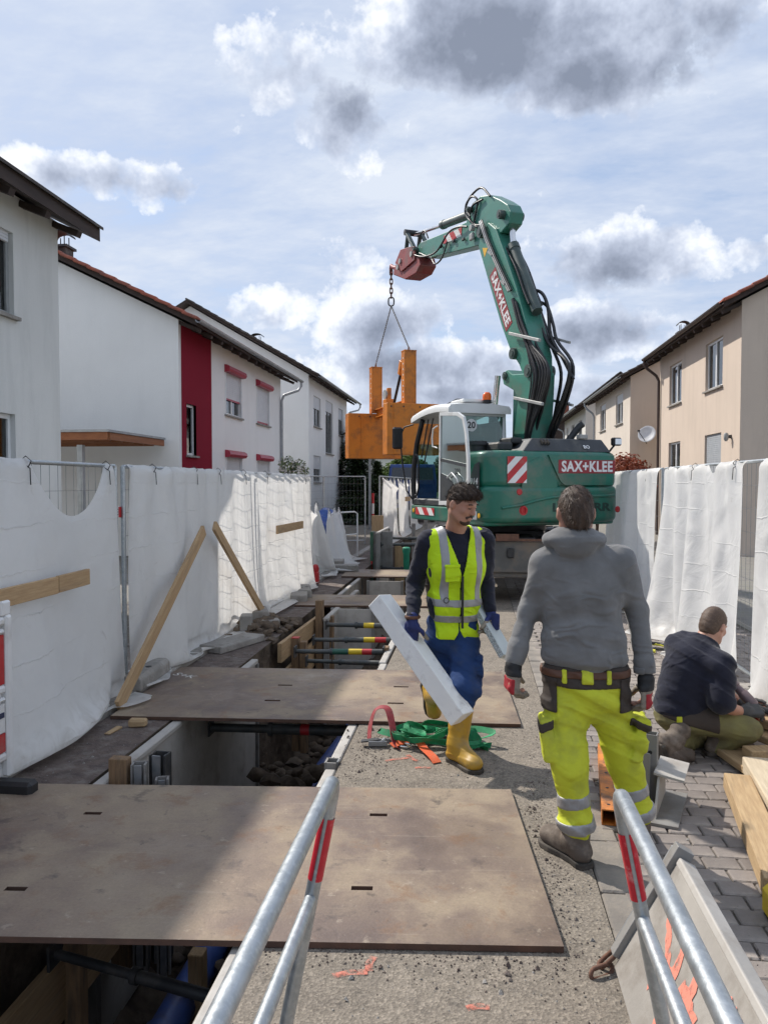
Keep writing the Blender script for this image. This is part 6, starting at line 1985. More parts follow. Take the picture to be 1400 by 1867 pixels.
    mb = MB(); mb.add([(x, yd, z) for x, z in di], [tuple(range(k))]); mb.build('door_glass', M_CABGLASS, dr_)
    mb = MB(); mb.bar((-.45, yd + .012, 2.22), (-1.40, yd + .012, 2.10), .05, .02, up=(0, 1, 0)); mb.build('door_bar', M_HOOD, dr_)
    mb = MB()
    mb.prism([(-.43, 1.54), (-1.34, 1.56), (-1.40, 1.80), (-1.0, 1.78), (-.70, 1.95), (-.43, 2.0)], yd - .012, yd + .014, lambda a, b, h: (a, h, b)); mb.build('door_panel', M_HOOD, dr_, fix=True)
    mb = MB(); mb.tube([(-.36, yd + .04, 2.78), (-.22, yd + .05, 2.74), (-.18, yd + .05, 2.6), (-.2, yd + .05, 2.45), (-.36, yd + .04, 2.42)], .013, 8); mb.build('handle', M_CABW, dr_, smooth=60)
    mb = MB(); mb.tube([(-.75, yd + .035, 1.92), (-.95, yd + .05, 2.0), (-1.15, yd + .05, 1.9), (-1.2, yd + .03, 1.7)], .013, 8); mb.build('handle', M_CABW, dr_, smooth=60)
    lettering('lettering', '20', .12, M_BLACK, dr_, frame4((-1.05, yd + .022, 2.02), (-1, 0, 0), (0, 1, 0)), ext=.001)
    # mirror, grab rails, beacon, wires
    mb = MB(); mb.box((1.12, 1.50, 2.66), (.07, .20, .40), bev=.03); P(mb, 'mirror', M_BLACK)
    mb = MB(); mb.tube([(.95, 1.26, 2.9), (1.08, 1.38, 2.86), (1.12, 1.45, 2.7), (1.13, 1.4, 2.2), (1.12, 1.32, 1.7), (1.0, 1.26, 1.55)], .014, 8); P(mb, 'mirror_bar', M_BLACK, smooth=60)
    mb = MB(); mb.tube([(.80, 1.27, 2.35), (.66, 1.3, 2.33), (.60, 1.3, 2.2), (.60, 1.3, 1.75), (.68, 1.3, 1.62), (.84, 1.27, 1.62)], .016, 8); P(mb, 'grab_rail', M_BLACK, smooth=60)
    mb = MB(); mb.cyl((-.45, .5, 3.1), (-.45, .5, 3.2), .02, n=8); mb.cyl((-.45, .5, 3.18), (-.45, .5, 3.23), .075, .075, 16); P(mb, 'beacon_base', M_BLACK, smooth=40)
    mb = MB(); mb.lathe([(.07, 0), (.075, .05), (.068, .1), (.04, .13), (.001, .135)], (-.45, .5, 3.23), 18); P(mb, 'beacon', M_ORNG, smooth=50)
    mb = MB(); mb.tube([(.7, .9, 3.17), (.3, .7, 3.32), (-.1, .6, 3.27), (-.3, .55, 3.2)], .009, 6); P(mb, 'roof_cable', M_BLACK, smooth=60)
    mb = MB()
    for a, b in (((.4, 1.2, 2.95), (.75, 1.18, 2.3)), ((.2, 1.2, 2.95), (.62, 1.18, 2.2))): mb.cyl(a, b, .014, n=6)
    P(mb, 'gas_strut', M_BLACK)
    # ---- boom assembly in the plane y = YB
    YB = -.30
    def sideprism(pts, w, name, m, par=EX, bev=.015, y=YB):
        mb = MB(); mb.prism(pts, y - w / 2, y + w / 2, lambda a, b, h: (a, h, b)); return P(mb, name, m, par, bevel=bev, fix=True)
    lowb = sideprism([(.09, 3.68), (.02, 3.8), (-.08, 3.82), (-.25, 3.72), (-.62, 3.68), (-.85, 3.78), (-.94, 3.62), (-.90, 3.1), (-.82, 2.4), (-.8, 1.9), (-.2, 1.9), (-.26, 2.53), (-.29, 3.44), (.05, 3.58)], .42, 'boom_foot', M_GREEN2)
    boom = sideprism([(.70, 6.62), (1.0, 6.5), (1.10, 6.30), (.63, 5.43), (.18, 4.62), (-.13, 4.15), (-.43, 3.86), (-.62, 3.58), (-.80, 3.52), (-.92, 3.62), (-.90, 3.95), (-.66, 4.5), (-.34, 5.15), (.05, 5.82), (.42, 6.42)], .36, 'boom', M_GREEN2)
    stick = sideprism([(4.0, 7.22), (4.28, 7.14), (4.22, 7.0), (3.5, 6.74), (1.23, 6.35), (.95, 6.32), (.55, 6.34), (.3, 6.32), (.02, 6.4), (-.03, 6.58), (.08, 6.74), (.32, 6.9), (.75, 7.14), (1.1, 7.24), (1.45, 7.22), (1.58, 7.1), (1.70, 6.95), (2.5, 7.02)], .27, 'stick', M_GREEN2)
    for (x, z, r) in ((-.28, 4.07, .10), (-.80, 3.70, .11), (.21, 6.60, .08), (.95, 6.52, .11), (-.02, 3.72, .07), (1.45, 7.1, .05), (4.15, 7.1, .06)):
        mb = MB(); mb.cyl((x, YB - .24, z), (x, YB + .24, z), r, n=18); mb.cyl((x, YB + .24, z), (x, YB + .255, z), r * .55, n=12); P(mb, 'pivot_pin', M_CYL, smooth=40)
    # lettering along the boom
    d = Vector((.18 - .63, 0, 4.62 - 5.43)).normalized()
    nrm = Vector((0, 1, 0))
    mid = Vector((.32, YB + .181, 5.10)) + Vector((-.10, 0, .02))
    Fm = frame4(mid, d, nrm)
    lab = MB()
    ux, uy = Fm.to_3x3() @ Vector((1, 0, 0)), Fm.to_3x3() @ Vector((0, 1, 0))
    hw, hh = .64, .125
    V = [mid + ux * a * hw + uy * b * hh for a, b in ((-1, -1), (1, -1), (1, 1), (-1, 1))]
    lab.add(V + [v + nrm * .004 for v in V], [(3, 2, 1, 0), (4, 5, 6, 7), (0, 1, 5, 4), (1, 2, 6, 5), (2, 3, 7, 6), (3, 0, 4, 7)])
    lo = P(lab, 'name_label', M_TXTRED, fix=True)
    Fm.translation = mid + nrm * .006
    lettering('lettering', 'SAX+KLEE', .25, M_TXTW, lo, Fm, bold=.008, ext=.002, sx=.96, spacing=1.08)
    mb = MB(); mb.add([(.93, YB + .183, 6.22), (.72, YB + .183, 6.16), (.84, YB + .183, 6.02)], [(0, 1, 2)]); mb.add([(.93, YB + .18, 6.22), (.72, YB + .18, 6.16), (.84, YB + .18, 6.02)], [(2, 1, 0)]); P(mb, 'warning_sticker', M_AMBER)
    hazard(stick, (1.95, YB + .137, 6.80), (.985, 0, .17), (-.17, 0, .985), .80, .17, 4, 1.0, name='hazard_strip') if False else None
    xh = Vector((-.99, 0, -.10)).normalized(); yh = Vector((-.10, 0, .99)).normalized()
    hazard(EX, (2.75, YB + .137, 6.82), xh, yh, .85, .17, 4, -1.0, name='hazard_strip')
    # cylinders
    def ram(a, b, c, r1, r2, y=YB, name='hydraulic_cylinder'):
        mb = MB(); A, B = Vector((a[0], y, a[1])), Vector((b[0], y, b[1])); mb.cyl(A, B, r1, n=18); mb.cyl(B - (B - A).normalized() * .12, B, r1 * 1.12, n=18); o = P(mb, name, M_CYL, smooth=40)
        mb = MB(); mb.cyl(B, (c[0], y, c[1]), r2, n=14); mb.build('piston_rod', M_CHROME, o, smooth=40)
    ram((1.55, 7.10), (3.1, 7.34), (4.62, 7.60), .085, .04)
    ram((-.68, 4.72), (.14, 6.06), (.21, 6.58), .095, .055, YB - .02)
    for s in (-1, 1):
        ram((.35, 1.75), (.10, 3.1), (-.02, 3.72), .085, .05, YB + s * .36)
    # bucket linkage, quick coupler, hook
    for s in (-1, 1):
        mb = MB(); mb.bar((4.68, YB + s * .19, 7.64), (4.15, YB + s * .19, 7.08), .06, .10, up=(0, 1, 0), bev=.01); mb.bar((4.68, YB + s * .15, 7.64), (4.85, YB + s * .15, 7.15), .05, .09, up=(0, 1, 0), bev=.01); P(mb, 'bucket_link', M_CYL)
    mb = MB(); mb.cyl((4.68, YB - .24, 7.64), (4.68, YB + .24, 7.64), .07, n=14); P(mb, 'pivot_pin', M_DARK, smooth=40)
    cp_ = sideprism([(4.95, 7.22), (5.25, 7.15), (5.5, 7.0), (5.52, 6.88), (4.75, 6.58), (4.1, 6.56), (3.86, 6.68), (3.95, 6.88), (4.3, 7.02), (4.7, 7.08)], .40, 'quick_coupler', M_COUP, bev=.02)
    for s in (-1, 1):
        mb = MB(); mb.prism([(4.1, 7.15), (4.35, 7.22), (4.95, 7.32), (5.3, 7.1), (4.9, 6.8), (4.1, 6.85)], YB + s * .22 - .02, YB + s * .22 + .02, lambda a, b, h: (a, h, b)); mb.build('side_cheek', M_COUP, cp_, bevel=.008, fix=True)
    for x, z in ((4.25, 7.02), (4.95, 7.05), (5.1, 6.95)):
        mb = MB(); mb.cyl((x, YB - .27, z), (x, YB + .27, z), .065, n=14); mb.build('pin', M_CLAMP, cp_, smooth=40)
    mb = MB(); mb.tube([(5.45, YB, 7.0), (5.75, YB, 7.12), (6.05, YB, 7.22), (6.18, YB, 7.30), (6.24, YB, 7.22), (6.2, YB, 7.12), (6.1, YB, 7.1)], [.07, .06, .05, .04, .035, .03, .02], 10); mb.build('load_hook', M_COUP, cp_, smooth=60)
    # rigid pipes and hoses
    def hose(pts, r, m=M_HOSE, n=7, name='hose'):
        # Catmull-Rom smoothing
        pts = [Vector(p) for p in pts]
        Q = []
        for i in range(len(pts) - 1):
            p0, p1, p2, p3 = pts[max(i - 1, 0)], pts[i], pts[i + 1], pts[min(i + 2, len(pts) - 1)]
            for k in range(5):
                t = k / 5
                Q.append(.5 * ((2 * p1) + (p2 - p0) * t + (2 * p0 - 5 * p1 + 4 * p2 - p3) * t * t + (3 * p1 - p0 - 3 * p2 + p3) * t ** 3))
        Q.append(pts[-1])
        mb = MB(); mb.tube(Q, r, n); return P(mb, name, m, smooth=70)
    yl = YB + .21
    for k in range(3):
        o_ = k * .05
        hose([(1.0 - o_, yl, 6.72), (.86 - o_, yl + .02, 6.55), (.70 - o_, yl + .02, 6.28), (.30 - o_, yl + .02, 5.72), (-.14 - o_, yl + .02, 5.16)], .017, M_GALVD if k < 2 else M_HOSE, name='hydraulic_pipe')
    for x, z in ((.52, 6.0), (.05, 5.36)):
        mb = MB(); mb.box((x, yl + .02, z), (.18, .05, .03), Matrix.Rotation(R_(-35), 3, 'Y')); P(mb, 'pipe_clamp', M_CLAMP)
    for y in (YB - .14, YB + .0, YB + .1):
        hose([(.55, y, 6.5), (.30, y, 6.15), (-.15, y, 5.6), (-.45, y, 5.1), (-.62, y, 4.85)], .022)
    rnd = random.Random(4)
    for k in range(15):
        f = (k % 8) / 7
        y = (YB + .24 if k >= 8 else YB + .16) - (.05 if k >= 8 else .45) * rnd.random()
        o = rnd.uniform(-.03, .03)
        hose([(-.22 - .16 * f + o, y, 5.02 - .1 * f), (-.46 - .16 * f, y, 4.5), (-.72 - .2 * f, y, 4.12), (-.88 - .60 * f, y, 3.62 + .06 * f + o), (-.80 - .46 * f, y, 3.15), (-.72 - .22 * f, y, 2.75), (-.65 - .1 * f, y, 2.3)], .024 + .006 * rnd.random())
    hose([(-.25, YB - .1, 5.2), (-.5, YB - .2, 5.1), (-.72, YB - .2, 4.8), (-.82, YB - .2, 4.3), (-1.2, YB - .2, 3.85), (-1.48, YB - .2, 3.5)], .03)
    hose([(-.30, YB - .2, 5.0), (-.62, YB - .24, 4.85), (-.82, YB - .24, 4.5), (-.95, YB - .24, 4.2), (-1.42, YB - .24, 3.7), (-1.2, YB - .24, 3.1), (-.8, YB - .2, 2.5)], .028)
    for a, b in (((-.24, 4.42), (-1.22, 4.13)), ((-.42, 3.29), (-1.32, 3.10))):
        mb = MB(); mb.bar((a[0], yl + .05, a[1]), (b[0], yl + .05, b[1]), .05, .05, up=(0, 1, 0), bev=.006); mb.bar((a[0] - .1, YB - .3, a[1]), (b[0], YB - .3, b[1]), .04, .04, up=(0, 1, 0)); P(mb, 'hose_clamp', M_CLAMP)
    y = YB + .17
    hose([(1.42, y, 6.85), (1.68, y, 7.12), (1.50, y, 7.33), (1.02, y, 7.36), (.66, y, 7.08)], .022)
    hose([(1.40, y + .03, 6.95), (1.60, y + .03, 7.2), (1.35, y + .03, 7.30), (1.15, y, 7.15), (1.3, y, 6.8), (1.05, y, 6.68)], .02)
    hose([(.95, y, 7.12), (1.30, y + .03, 7.12), (1.44, y + .02, 6.95), (1.25, y, 6.72), (.98, y, 6.66)], .02)
    hose([(1.60, y, 6.82), (1.9, y + .05, 6.9), (2.35, y + .05, 6.92), (2.95, y + .04, 6.72), (3.64, y + .04, 6.80), (4.2, y + .05, 7.0), (4.6, y, 7.2), (4.9, y, 7.1)], .02)
    hose([(2.5, y, 6.8), (2.62, y + .06, 6.5), (2.98, y + .06, 6.46), (3.33, y, 6.68), (3.9, y + .03, 6.95)], .018)
    hose([(3.6, YB + .12, 7.2), (3.8, YB + .12, 7.42), (4.1, YB + .12, 7.38), (4.15, YB + .1, 7.15)], .018)
    for x, z in ((2.2, 6.72), (2.8, 6.78), (1.75, 6.62)):
        mb = MB(); mb.box((x, y, z), (.1, .04, .05), bev=.01); P(mb, 'hose_bracket', M_DARK)
    mb = MB(); mb.box((1.35, y + .02, 6.55), (.16, .06, .14), bev=.02); mb.cyl((1.3, y, 6.7), (1.3, y + .08, 6.7), .06, n=12); P(mb, 'valve_block', M_CLAMP)
exc()

# ------------------------------------------------------------------ suspended shoring box and its chain
M_ORBOX = mat('box_orange', (.70, .225, .018), (.58, .175, .014), 1.6, .5, bump=.001, dirt=(.27, .10, .03), dirt_amt=.42, dirt_scale=3.5)
HK = Vector((-2.10, 19.36, 7.08))
bd = Vector((-1.16, 2.62, 0)).normalized(); bxv = Vector((bd.y, -bd.x, 0))
SB = thing('shoring_box', 'orange trench shoring box hanging from the excavator by chains', 'shoring box', (HK.x, HK.y, 2.5), math.atan2(bd.y, bd.x) - math.pi / 2)
def sbox():
    hs = 1.36
    for s in (-1, 1):
        mb = MB(); mb.box((.05 if s < 0 else -.06, s * (hs + .04), .60), (1.30 if s < 0 else 1.46, .36, 1.2), bev=.01); pn = mb.build('panel', M_ORBOX, SB)
        for xx in (-.42, .45):
            mb = MB(); mb.box((xx, s * (hs + .04) - .187, .60), (.05, .016, 1.16)); mb.build('rib', M_ORBOX, pn)
        for xx in (-.5, -.2, .2, .5):
            mb = MB(); mb.cyl((xx, s * (hs + .04) - .18, 1.12), (xx, s * (hs + .04) - .194, 1.12), .018, n=8); mb.build('bolt', M_DARK, pn)
        mb = MB()
        mb.box((-.13, s * hs, 1.82), (.03, .24, 1.22)); mb.box((.13, s * hs, 1.82), (.03, .24, 1.22)); mb.box((0, s * hs - .10, 1.82), (.24, .03, 1.22)); mb.box((0, s * hs, 2.44), (.30, .26, .025))
        ps = mb.build('post', M_ORBOX, SB)
        for k in range(8):
            mb = MB(); z = 1.36 + k * .13; mb.cyl((-.146, s * hs - .02, z), (-.149, s * hs - .02, z), .022, n=10); mb.build('bolt_hole_sky', M_TXTW, ps)  # white disc painted in for the bright sky seen through a hole
        mb = MB(); mb.tube([(0, s * hs + .05 * math.cos(a), 2.48 + .05 * math.sin(a)) for a in [2 * math.pi * i / 12 for i in range(12)]], .012, 6, closed=True); mb.build('lifting_eye', M_RUSTY, SB, smooth=60)
    mb = MB()
    mb.box((0, 0, 1.30), (.16, 2 * hs - .2, .02)); mb.box((0, 0, 1.10), (.16, 2 * hs - .2, .02)); mb.box((0, 0, 1.2), (.02, 2 * hs - .2, .18))
    mb.build('cross_beam', M_ORBOX, SB)
    for y in (-.4, .4):
        mb = MB(); mb.box((0, y, 1.2), (.15, .015, .18)); mb.build('stiffener', M_ORBOX, SB)
    mb = MB(); mb.box((.0, .25, 1.40), (.2, .3, .16), bev=.01); mb.box((.02, .25, 1.62), (.10, .12, .3), bev=.01); mb.build('winch_housing', M_ORBOX, SB)
    mb = MB(); mb.cyl((-.08, .33, 1.6), (.06, .33, 1.6), .13, n=18); mb.build('winch_drum', M_CLAMP, SB, smooth=40)
    mb = MB(); mb.cyl((.0, -.25, 1.35), (.0, -.85, 2.1), .035, n=12); mb.build('spindle', M_BLACK, SB, smooth=40)
    mb = MB(); mb.box((0, -.88, 2.12), (.16, .14, .34), Matrix.Rotation(R_(25), 3, 'X'), bev=.01); mb.build('spindle_head', M_ORBOX, SB)
    mb = MB(); mb.tube([(.05, .3, 1.08), (.1, .2, .7), (.05, .0, .35), (.1, -.4, .6), (.05, -.6, 1.05)], .014, 6); mb.tube([(.05, .5, 1.08), (.0, .4, .5), (.02, .2, .3)], .014, 6); mb.build('cable', M_BLACK, SB, smooth=60)
sbox()
def chain():
    ch = thing('lifting_chain', 'steel lifting chain with two legs between hook and orange box', 'chain', (HK.x, HK.y, 7.0))
    big = MB(); big.tube(link_pts((0, 0, 0), .075, .035, (0, 0, 1), (1, 0, 0)), .015, 8, closed=True); bigm = big.mesh('link', M_RUSTY, smooth=60)
    z = 7.13 - 7.0
    for k in range(6):
        place('link', bigm, ch, loc=(0, 0, z - k * .115), rot=(0, 0, (k % 2) * math.pi / 2 + .3))
    mb = MB(); mb.tube(link_pts((0, 0, z - 6 * .115 - .04), .11, .07, (0, 0, 1), (1, 0, .0)), .018, 8, closed=True); mb.build('ring', M_DARK, ch, smooth=60)
    sm = MB(); sm.tube(link_pts((0, 0, 0), .036, .015, (0, 0, 1), (1, 0, 0), 12), .007, 6, closed=True); smm = sm.mesh('link', M_STEELG, smooth=60)
    start = Vector((0, 0, z - 6 * .115 - .15))
    for s in (-1, 1):
        end = bd * s * 1.36 + Vector((0, 0, 2.5 + 2.52 - 7.0))
        d = end - start; n = int(d.length / .058)
        q = d.to_track_quat('Z', 'X').to_euler()
        for k in range(n):
            p = start + d * ((k + .5) / n)
            o = place('link', smm, ch, loc=p)
            o.rotation_euler = (d.to_track_quat('Z', 'X') @ Euler((0, 0, (k % 2) * math.pi / 2)).to_quaternion()).to_euler()
chain()
# ------------------------------------------------------------------ people
def v3(p): return np.array(p, float)
def fold(A, fx, fy, fz, ph=0.0, w=1.4):
    """cloth-fold displacement: warped sine ridges"""
    def fn(X, Y, Z):
        q = np.sin(fx * X + fy * Y + fz * Z + ph + w * np.sin(7.0 * X + 5.0 * Z + ph * 2) + w * np.sin(9.0 * Y - 6.0 * Z + ph))
        return A * 1.7 * (np.abs(q) ** .7 * np.sign(q) * .6 - (1 - np.abs(q)) ** 3 * .7) * (.5 + .5 * np.sin(6 * X + 8 * Z + ph * 3))
    return fn
def basis(fwd, up=(0, 0, 1)):
    f = Vector(fwd).normalized(); u = Vector(up); u = (u - f * u.dot(f)).normalized(); r = f.cross(u)
    return r, f, u
def hand_sdf(S, W, f, n, t, curl=(.5, .6, .4), s=1.0, k=.012, spread=.0, thumb=(.55, .75, .25)):
    """W wrist, f finger direction, n palm-facing direction, t towards the thumb"""
    f, n, t = Vector(f).normalized(), Vector(n).normalized(), Vector(t).normalized()
    Rm = Matrix((t, n, f)).transposed()
    W = Vector(W)
    S.rbox(W + f * .052 * s, (.031 * s, .008 * s, .038 * s), .011 * s, Rm, k=.02)
    S.cap(W - f * .01, W + f * .03 * s, .026 * s, .028 * s, k=.02, flat=(n, .7))
    for i, (o, L, r) in enumerate(((.034, .074, .0098), (.012, .082, .0102), (-.011, .076, .0098), (-.033, .060, .0088))):
        p = W + f * (.090 - .006 * abs(i - 1)) * s + t * o * s
        d = (f + t * spread * (1.5 - i)).normalized()
        for j, q in enumerate((.45, .31, .24)):
            c = curl[j] * (1 + .12 * i)
            d = (d * math.cos(c) + n * math.sin(c)).normalized() if j == 0 else (d * math.cos(c) + (n - d * n.dot(d)).normalized() * math.sin(c)).normalized()
            e = p + d * L * q * s * 1.08
            S.cap(p, e, r * s * (1 - .06 * j), r * s * (.95 - .08 * j), k=.006 if j else k)
            p = e
    p = W + f * .022 * s + t * .030 * s
    d = (f * thumb[0] + t * thumb[1] + n * thumb[2]).normalized()
    e = p + d * .042 * s
    S.cap(p, e, .0145 * s, .0125 * s, k=.014)
    d2 = (d * .8 + f * .5 + n * .25).normalized()
    e2 = e + d2 * .034 * s
    S.cap(e, e2, .012 * s, .0105 * s, k=.006)
    S.cap(e2, e2 + (d2 + n * .3).normalized() * .02 * s, .0105 * s, .009 * s, k=.006)
def head_sdf(S, c, R3, neck, s=1.0):
    r, f, u = R3
    c = Vector(c)
    P = lambda a, b, d: c + (r * a + f * b + u * d) * s
    Rm = Matrix((r, f, u)).transposed()
    S.ell(P(0, -.008, .022), (.074 * s, .096 * s, .098 * s), Rm, k=.02)
    S.ell(P(0, .028, -.035), (.061 * s, .068 * s, .082 * s), Rm, k=.03)
    S.ell(P(0, .062, -.097), (.030 * s, .028 * s, .026 * s), Rm, k=.03)
    for a in (-1, 1):
        S.cap(P(a * .058, -.005, -.065), P(a * .030, .055, -.098), .018 * s, .016 * s, k=.03)      # jaw line
        S.ell(P(a * .040, .068, -.025), (.022 * s, .018 * s, .02 * s), Rm, k=.02)                    # cheek bone
        S.cap(P(a * .012, .092, .026), P(a * .048, .076, .024), .010 * s, .009 * s, k=.014)          # brow
        S.ell(P(a * .032, .098, .004), (.017 * s, .012 * s, .010 * s), Rm, k=.008, op='sub')
        S.ell(P(a * .032, .084, .004), (.012 * s, .010 * s, .009 * s), Rm, k=.004)
        S.ell(P(a * .083, -.014, -.012), (.012 * s, .021 * s, .032 * s), Rm, k=.008)                 # ear
        S.ell(P(a * .094, -.006, -.008), (.006 * s, .012 * s, .017 * s), Rm, k=.004, op='sub')
    S.cap(P(0, .094, .018), P(0, .114, -.032), .009 * s, .0125 * s, k=.012)
    for a in (-1, 1):
        S.ell(P(a * .013, .103, -.038), (.008 * s, .009 * s, .007 * s), Rm, k=.006)
    S.cap(P(-.019, .090, -.068), P(.019, .090, -.068), .0075 * s, k=.008)
    S.cap(P(-.016, .089, -.079), P(.016, .089, -.079), .008 * s, k=.006)
    S.cap(P(0, -.028, -.05), neck, .056 * s, .064 * s, k=.04)
def band(src, name, m, grow, planes, ball=None, smooth=0, parent=None):
    """a strip of fabric lying on another garment: its field grown a little and cut between planes"""
    S = SDF.__new__(SDF)
    S.lo, S.h, S.n, S.ax = src.lo, src.h, src.n, src.ax
    V = src.V - grow
    X, Y, Z = S.ax[0][:, None, None], S.ax[1][None, :, None], S.ax[2][None, None, :]
    for p, n in planes:
        n = v3(n) / np.linalg.norm(v3(n)); p = v3(p)
        V = np.maximum(V, (X - p[0]) * n[0] + (Y - p[1]) * n[1] + (Z - p[2]) * n[2])
    if ball is not None:
        c, r = v3(ball[0]), ball[1]
        V = np.maximum(V, np.sqrt((X - c[0]) ** 2 + (Y - c[1]) ** 2 + (Z - c[2]) ** 2) - r)
    V = np.maximum(V, -(src.V + .012))           # hollow, so it stays a thin strip
    S.V = V.astype(np.float32)
    return place(name, S.mesh(name, m, smooth), parent)
def strip(src, name, m, p, n, half, grow=.0035, ball=None, parent=None):
    n = Vector(n).normalized(); p = Vector(p)
    return band(src, name, m, grow, [(p + n * half, n), (p - n * half, -n)], ball, parent=parent)
def rel(base): return lambda u, v, Y: at(u, v, Y=Y) - base

M_SKIN = mat('skin', (.50, .27, .19), (.40, .19, .13), 14.0, .5, bump=.0006, bscale=120, rvar=.06)
M_HAIRB = mat('hair_brown', (.06, .036, .024), (.02, .012, .009), 40.0, .75, bump=.004, bscale=130, stretch=(1, 1, .35))
M_HAIRL = mat('hair_light_brown', (.095, .055, .033), (.03, .017, .011), 40.0, .55, bump=.004, bscale=140, stretch=(1, 1, .35))
M_HAIRS = mat('hair_cropped', (.12, .075, .05), (.07, .043, .03), 60.0, .6, bump=.002, bscale=200)
M_HOODIE = mat('grey_jersey', (.20, .20, .20), (.15, .15, .15), 10.0, .9, bump=.0012, bscale=160, dirt=(.14, .135, .13), dirt_amt=.15, sheen=.2, spec=.2, wrinkle=.012)
M_HIVIS = mat('hivis_yellow', (.60, .64, .045), (.50, .53, .03), 6.0, .75, bump=.001, bscale=120, dirt=(.36, .38, .06), dirt_amt=.35, dirt_scale=5.0, spec=.3, wrinkle=.012)
M_VEST = mat('vest_yellow', (.56, .80, .015), (.48, .70, .01), 6.0, .7, bump=.001, bscale=150, dirt=(.30, .42, .02), dirt_amt=.2, dirt_scale=5.0, spec=.3, wrinkle=.012)
M_REFL = mat('reflective_grey', (.36, .36, .37), (.29, .29, .30), 12.0, .45, metal=.2, dirt=(.2, .18, .15), dirt_amt=.3, dirt_scale=9)
M_BROWNF = mat('brown_fabric', (.055, .042, .034), (.04, .03, .025), 8.0, .85, bump=.001, bscale=150)
M_LEATHER = mat('belt_leather', (.12, .05, .025), (.08, .032, .018), 9.0, .6)
M_NAVY = mat('navy_cotton', (.020, .022, .038), (.013, .014, .025), 8.0, .9, bump=.0012, bscale=150, dirt=(.05, .048, .055), dirt_amt=.15, sheen=.15, spec=.2, wrinkle=.012)
M_JEANS = mat('blue_workwear', (.022, .055, .165), (.014, .036, .11), 6.0, .85, bump=.0012, bscale=140, dirt=(.05, .06, .09), dirt_amt=.3, dirt_scale=5.0, spec=.25, wrinkle=.012)
M_KHAKI = mat('soiled_yellow_trousers', (.22, .205, .075), (.15, .135, .06), 7.0, .85, bump=.0012, bscale=140, dirt=(.12, .10, .06), dirt_amt=.35, dirt_scale=5.0, wrinkle=.012)
M_GLOVEB = mat('blue_glove', (.018, .032, .15), (.012, .02, .09), 12.0, .7, bump=.001, bscale=120)
M_GLOVEP = mat('glove_palm', (.30, .26, .21), (.22, .19, .15), 12.0, .8, bump=.001, bscale=120, dirt=(.12, .1, .08), dirt_amt=.35, dirt_scale=20)
M_GLOVER = mat('glove_red', (.40, .02, .03), (.30, .015, .022), 12.0, .7)
M_GLOVEK = mat('glove_black', (.02, .02, .021), (.014, .014, .015), 12.0, .75)
M_GLOVEG = mat('glove_grey', (.085, .085, .085), (.055, .055, .056), 14.0, .75, bump=.001, bscale=120)
M_BOOTY = mat('rubber_boot', (.52, .31, .03), (.42, .24, .025), 7.0, .5, dirt=(.22, .16, .085), dirt_amt=.4, dirt_scale=6.0)
M_BOOTB = mat('work_boot', (.13, .10, .08), (.085, .066, .052), 9.0, .8, bump=.0015, bscale=80, dirt=(.24, .2, .16), dirt_amt=.4, dirt_scale=9)
M_SOLE = mat('boot_sole', (.055, .046, .038), (.03, .026, .022), 9.0, .85, dirt=(.25, .21, .17), dirt_amt=.3)
M_EYE = mat('eye_white', (.7, .68, .66)); M_IRIS = mat('eye_iris', (.03, .02, .015), None, 5, .2)

def boot_sdf(S, ankle, toe_dir, r_sh, shaft_top=None, L=.20, sole=True, up=(0, 0, 1), s=1.0):
    """ankle joint above the heel, toe direction; foot with heel, instep, toe cap"""
    t = Vector(toe_dir).normalized(); u = Vector(up); u = (u - t * u.dot(t)).normalized()
    a = Vector(ankle)
    heel = a - t * .035 * s - u * .055 * s
    toe = a + t * L * s - u * .062 * s
    S.cap(a - u * .01, heel, .052 * s, .046 * s, k=.03)
    S.cap(heel, toe - t * .03 * s, .044 * s, .046 * s, k=.03)
    S.cap(a + t * .03 * s, toe - t * .02 * s, .05 * s, .04 * s, k=.04)
    S.ell(toe - t * .005 * s + u * .004, (.05 * s, .05 * s, .042 * s), k=.02)
    if shaft_top is not None:
        S.cap(a, shaft_top, r_sh[0], r_sh[1], k=.03)
def sole_mesh(parent, ankle, toe_dir, m, L=.20, up=(0, 0, 1), drop=.108, th=.028, s=1.0, name='sole'):
    t = Vector(toe_dir).normalized(); u = Vector(up); u = (u - t * u.dot(t)).normalized(); r = t.cross(u)
    a = Vector(ankle)
    out = []
    for (x, y) in ((-.085, .0), (-.078, .03), (-.05, .042), (.0, .038), (.06, .040), (.13, .050), (.19, .048), (.225, .032), (.24, .0), (.225, -.032), (.19, -.048), (.13, -.048), (.06, -.036), (0, -.036), (-.05, -.042), (-.078, -.03)):
        out.append((x * 1.06 * L / .2 * s, y * 1.24 * s))
    mb = MB()
    mb.prism(out, -drop * s, -(drop - th) * s, lambda x, y, h: tuple(a + t * x + r * y + u * h))
    return mb.build(name, m, parent, bevel=.006, fix=True)

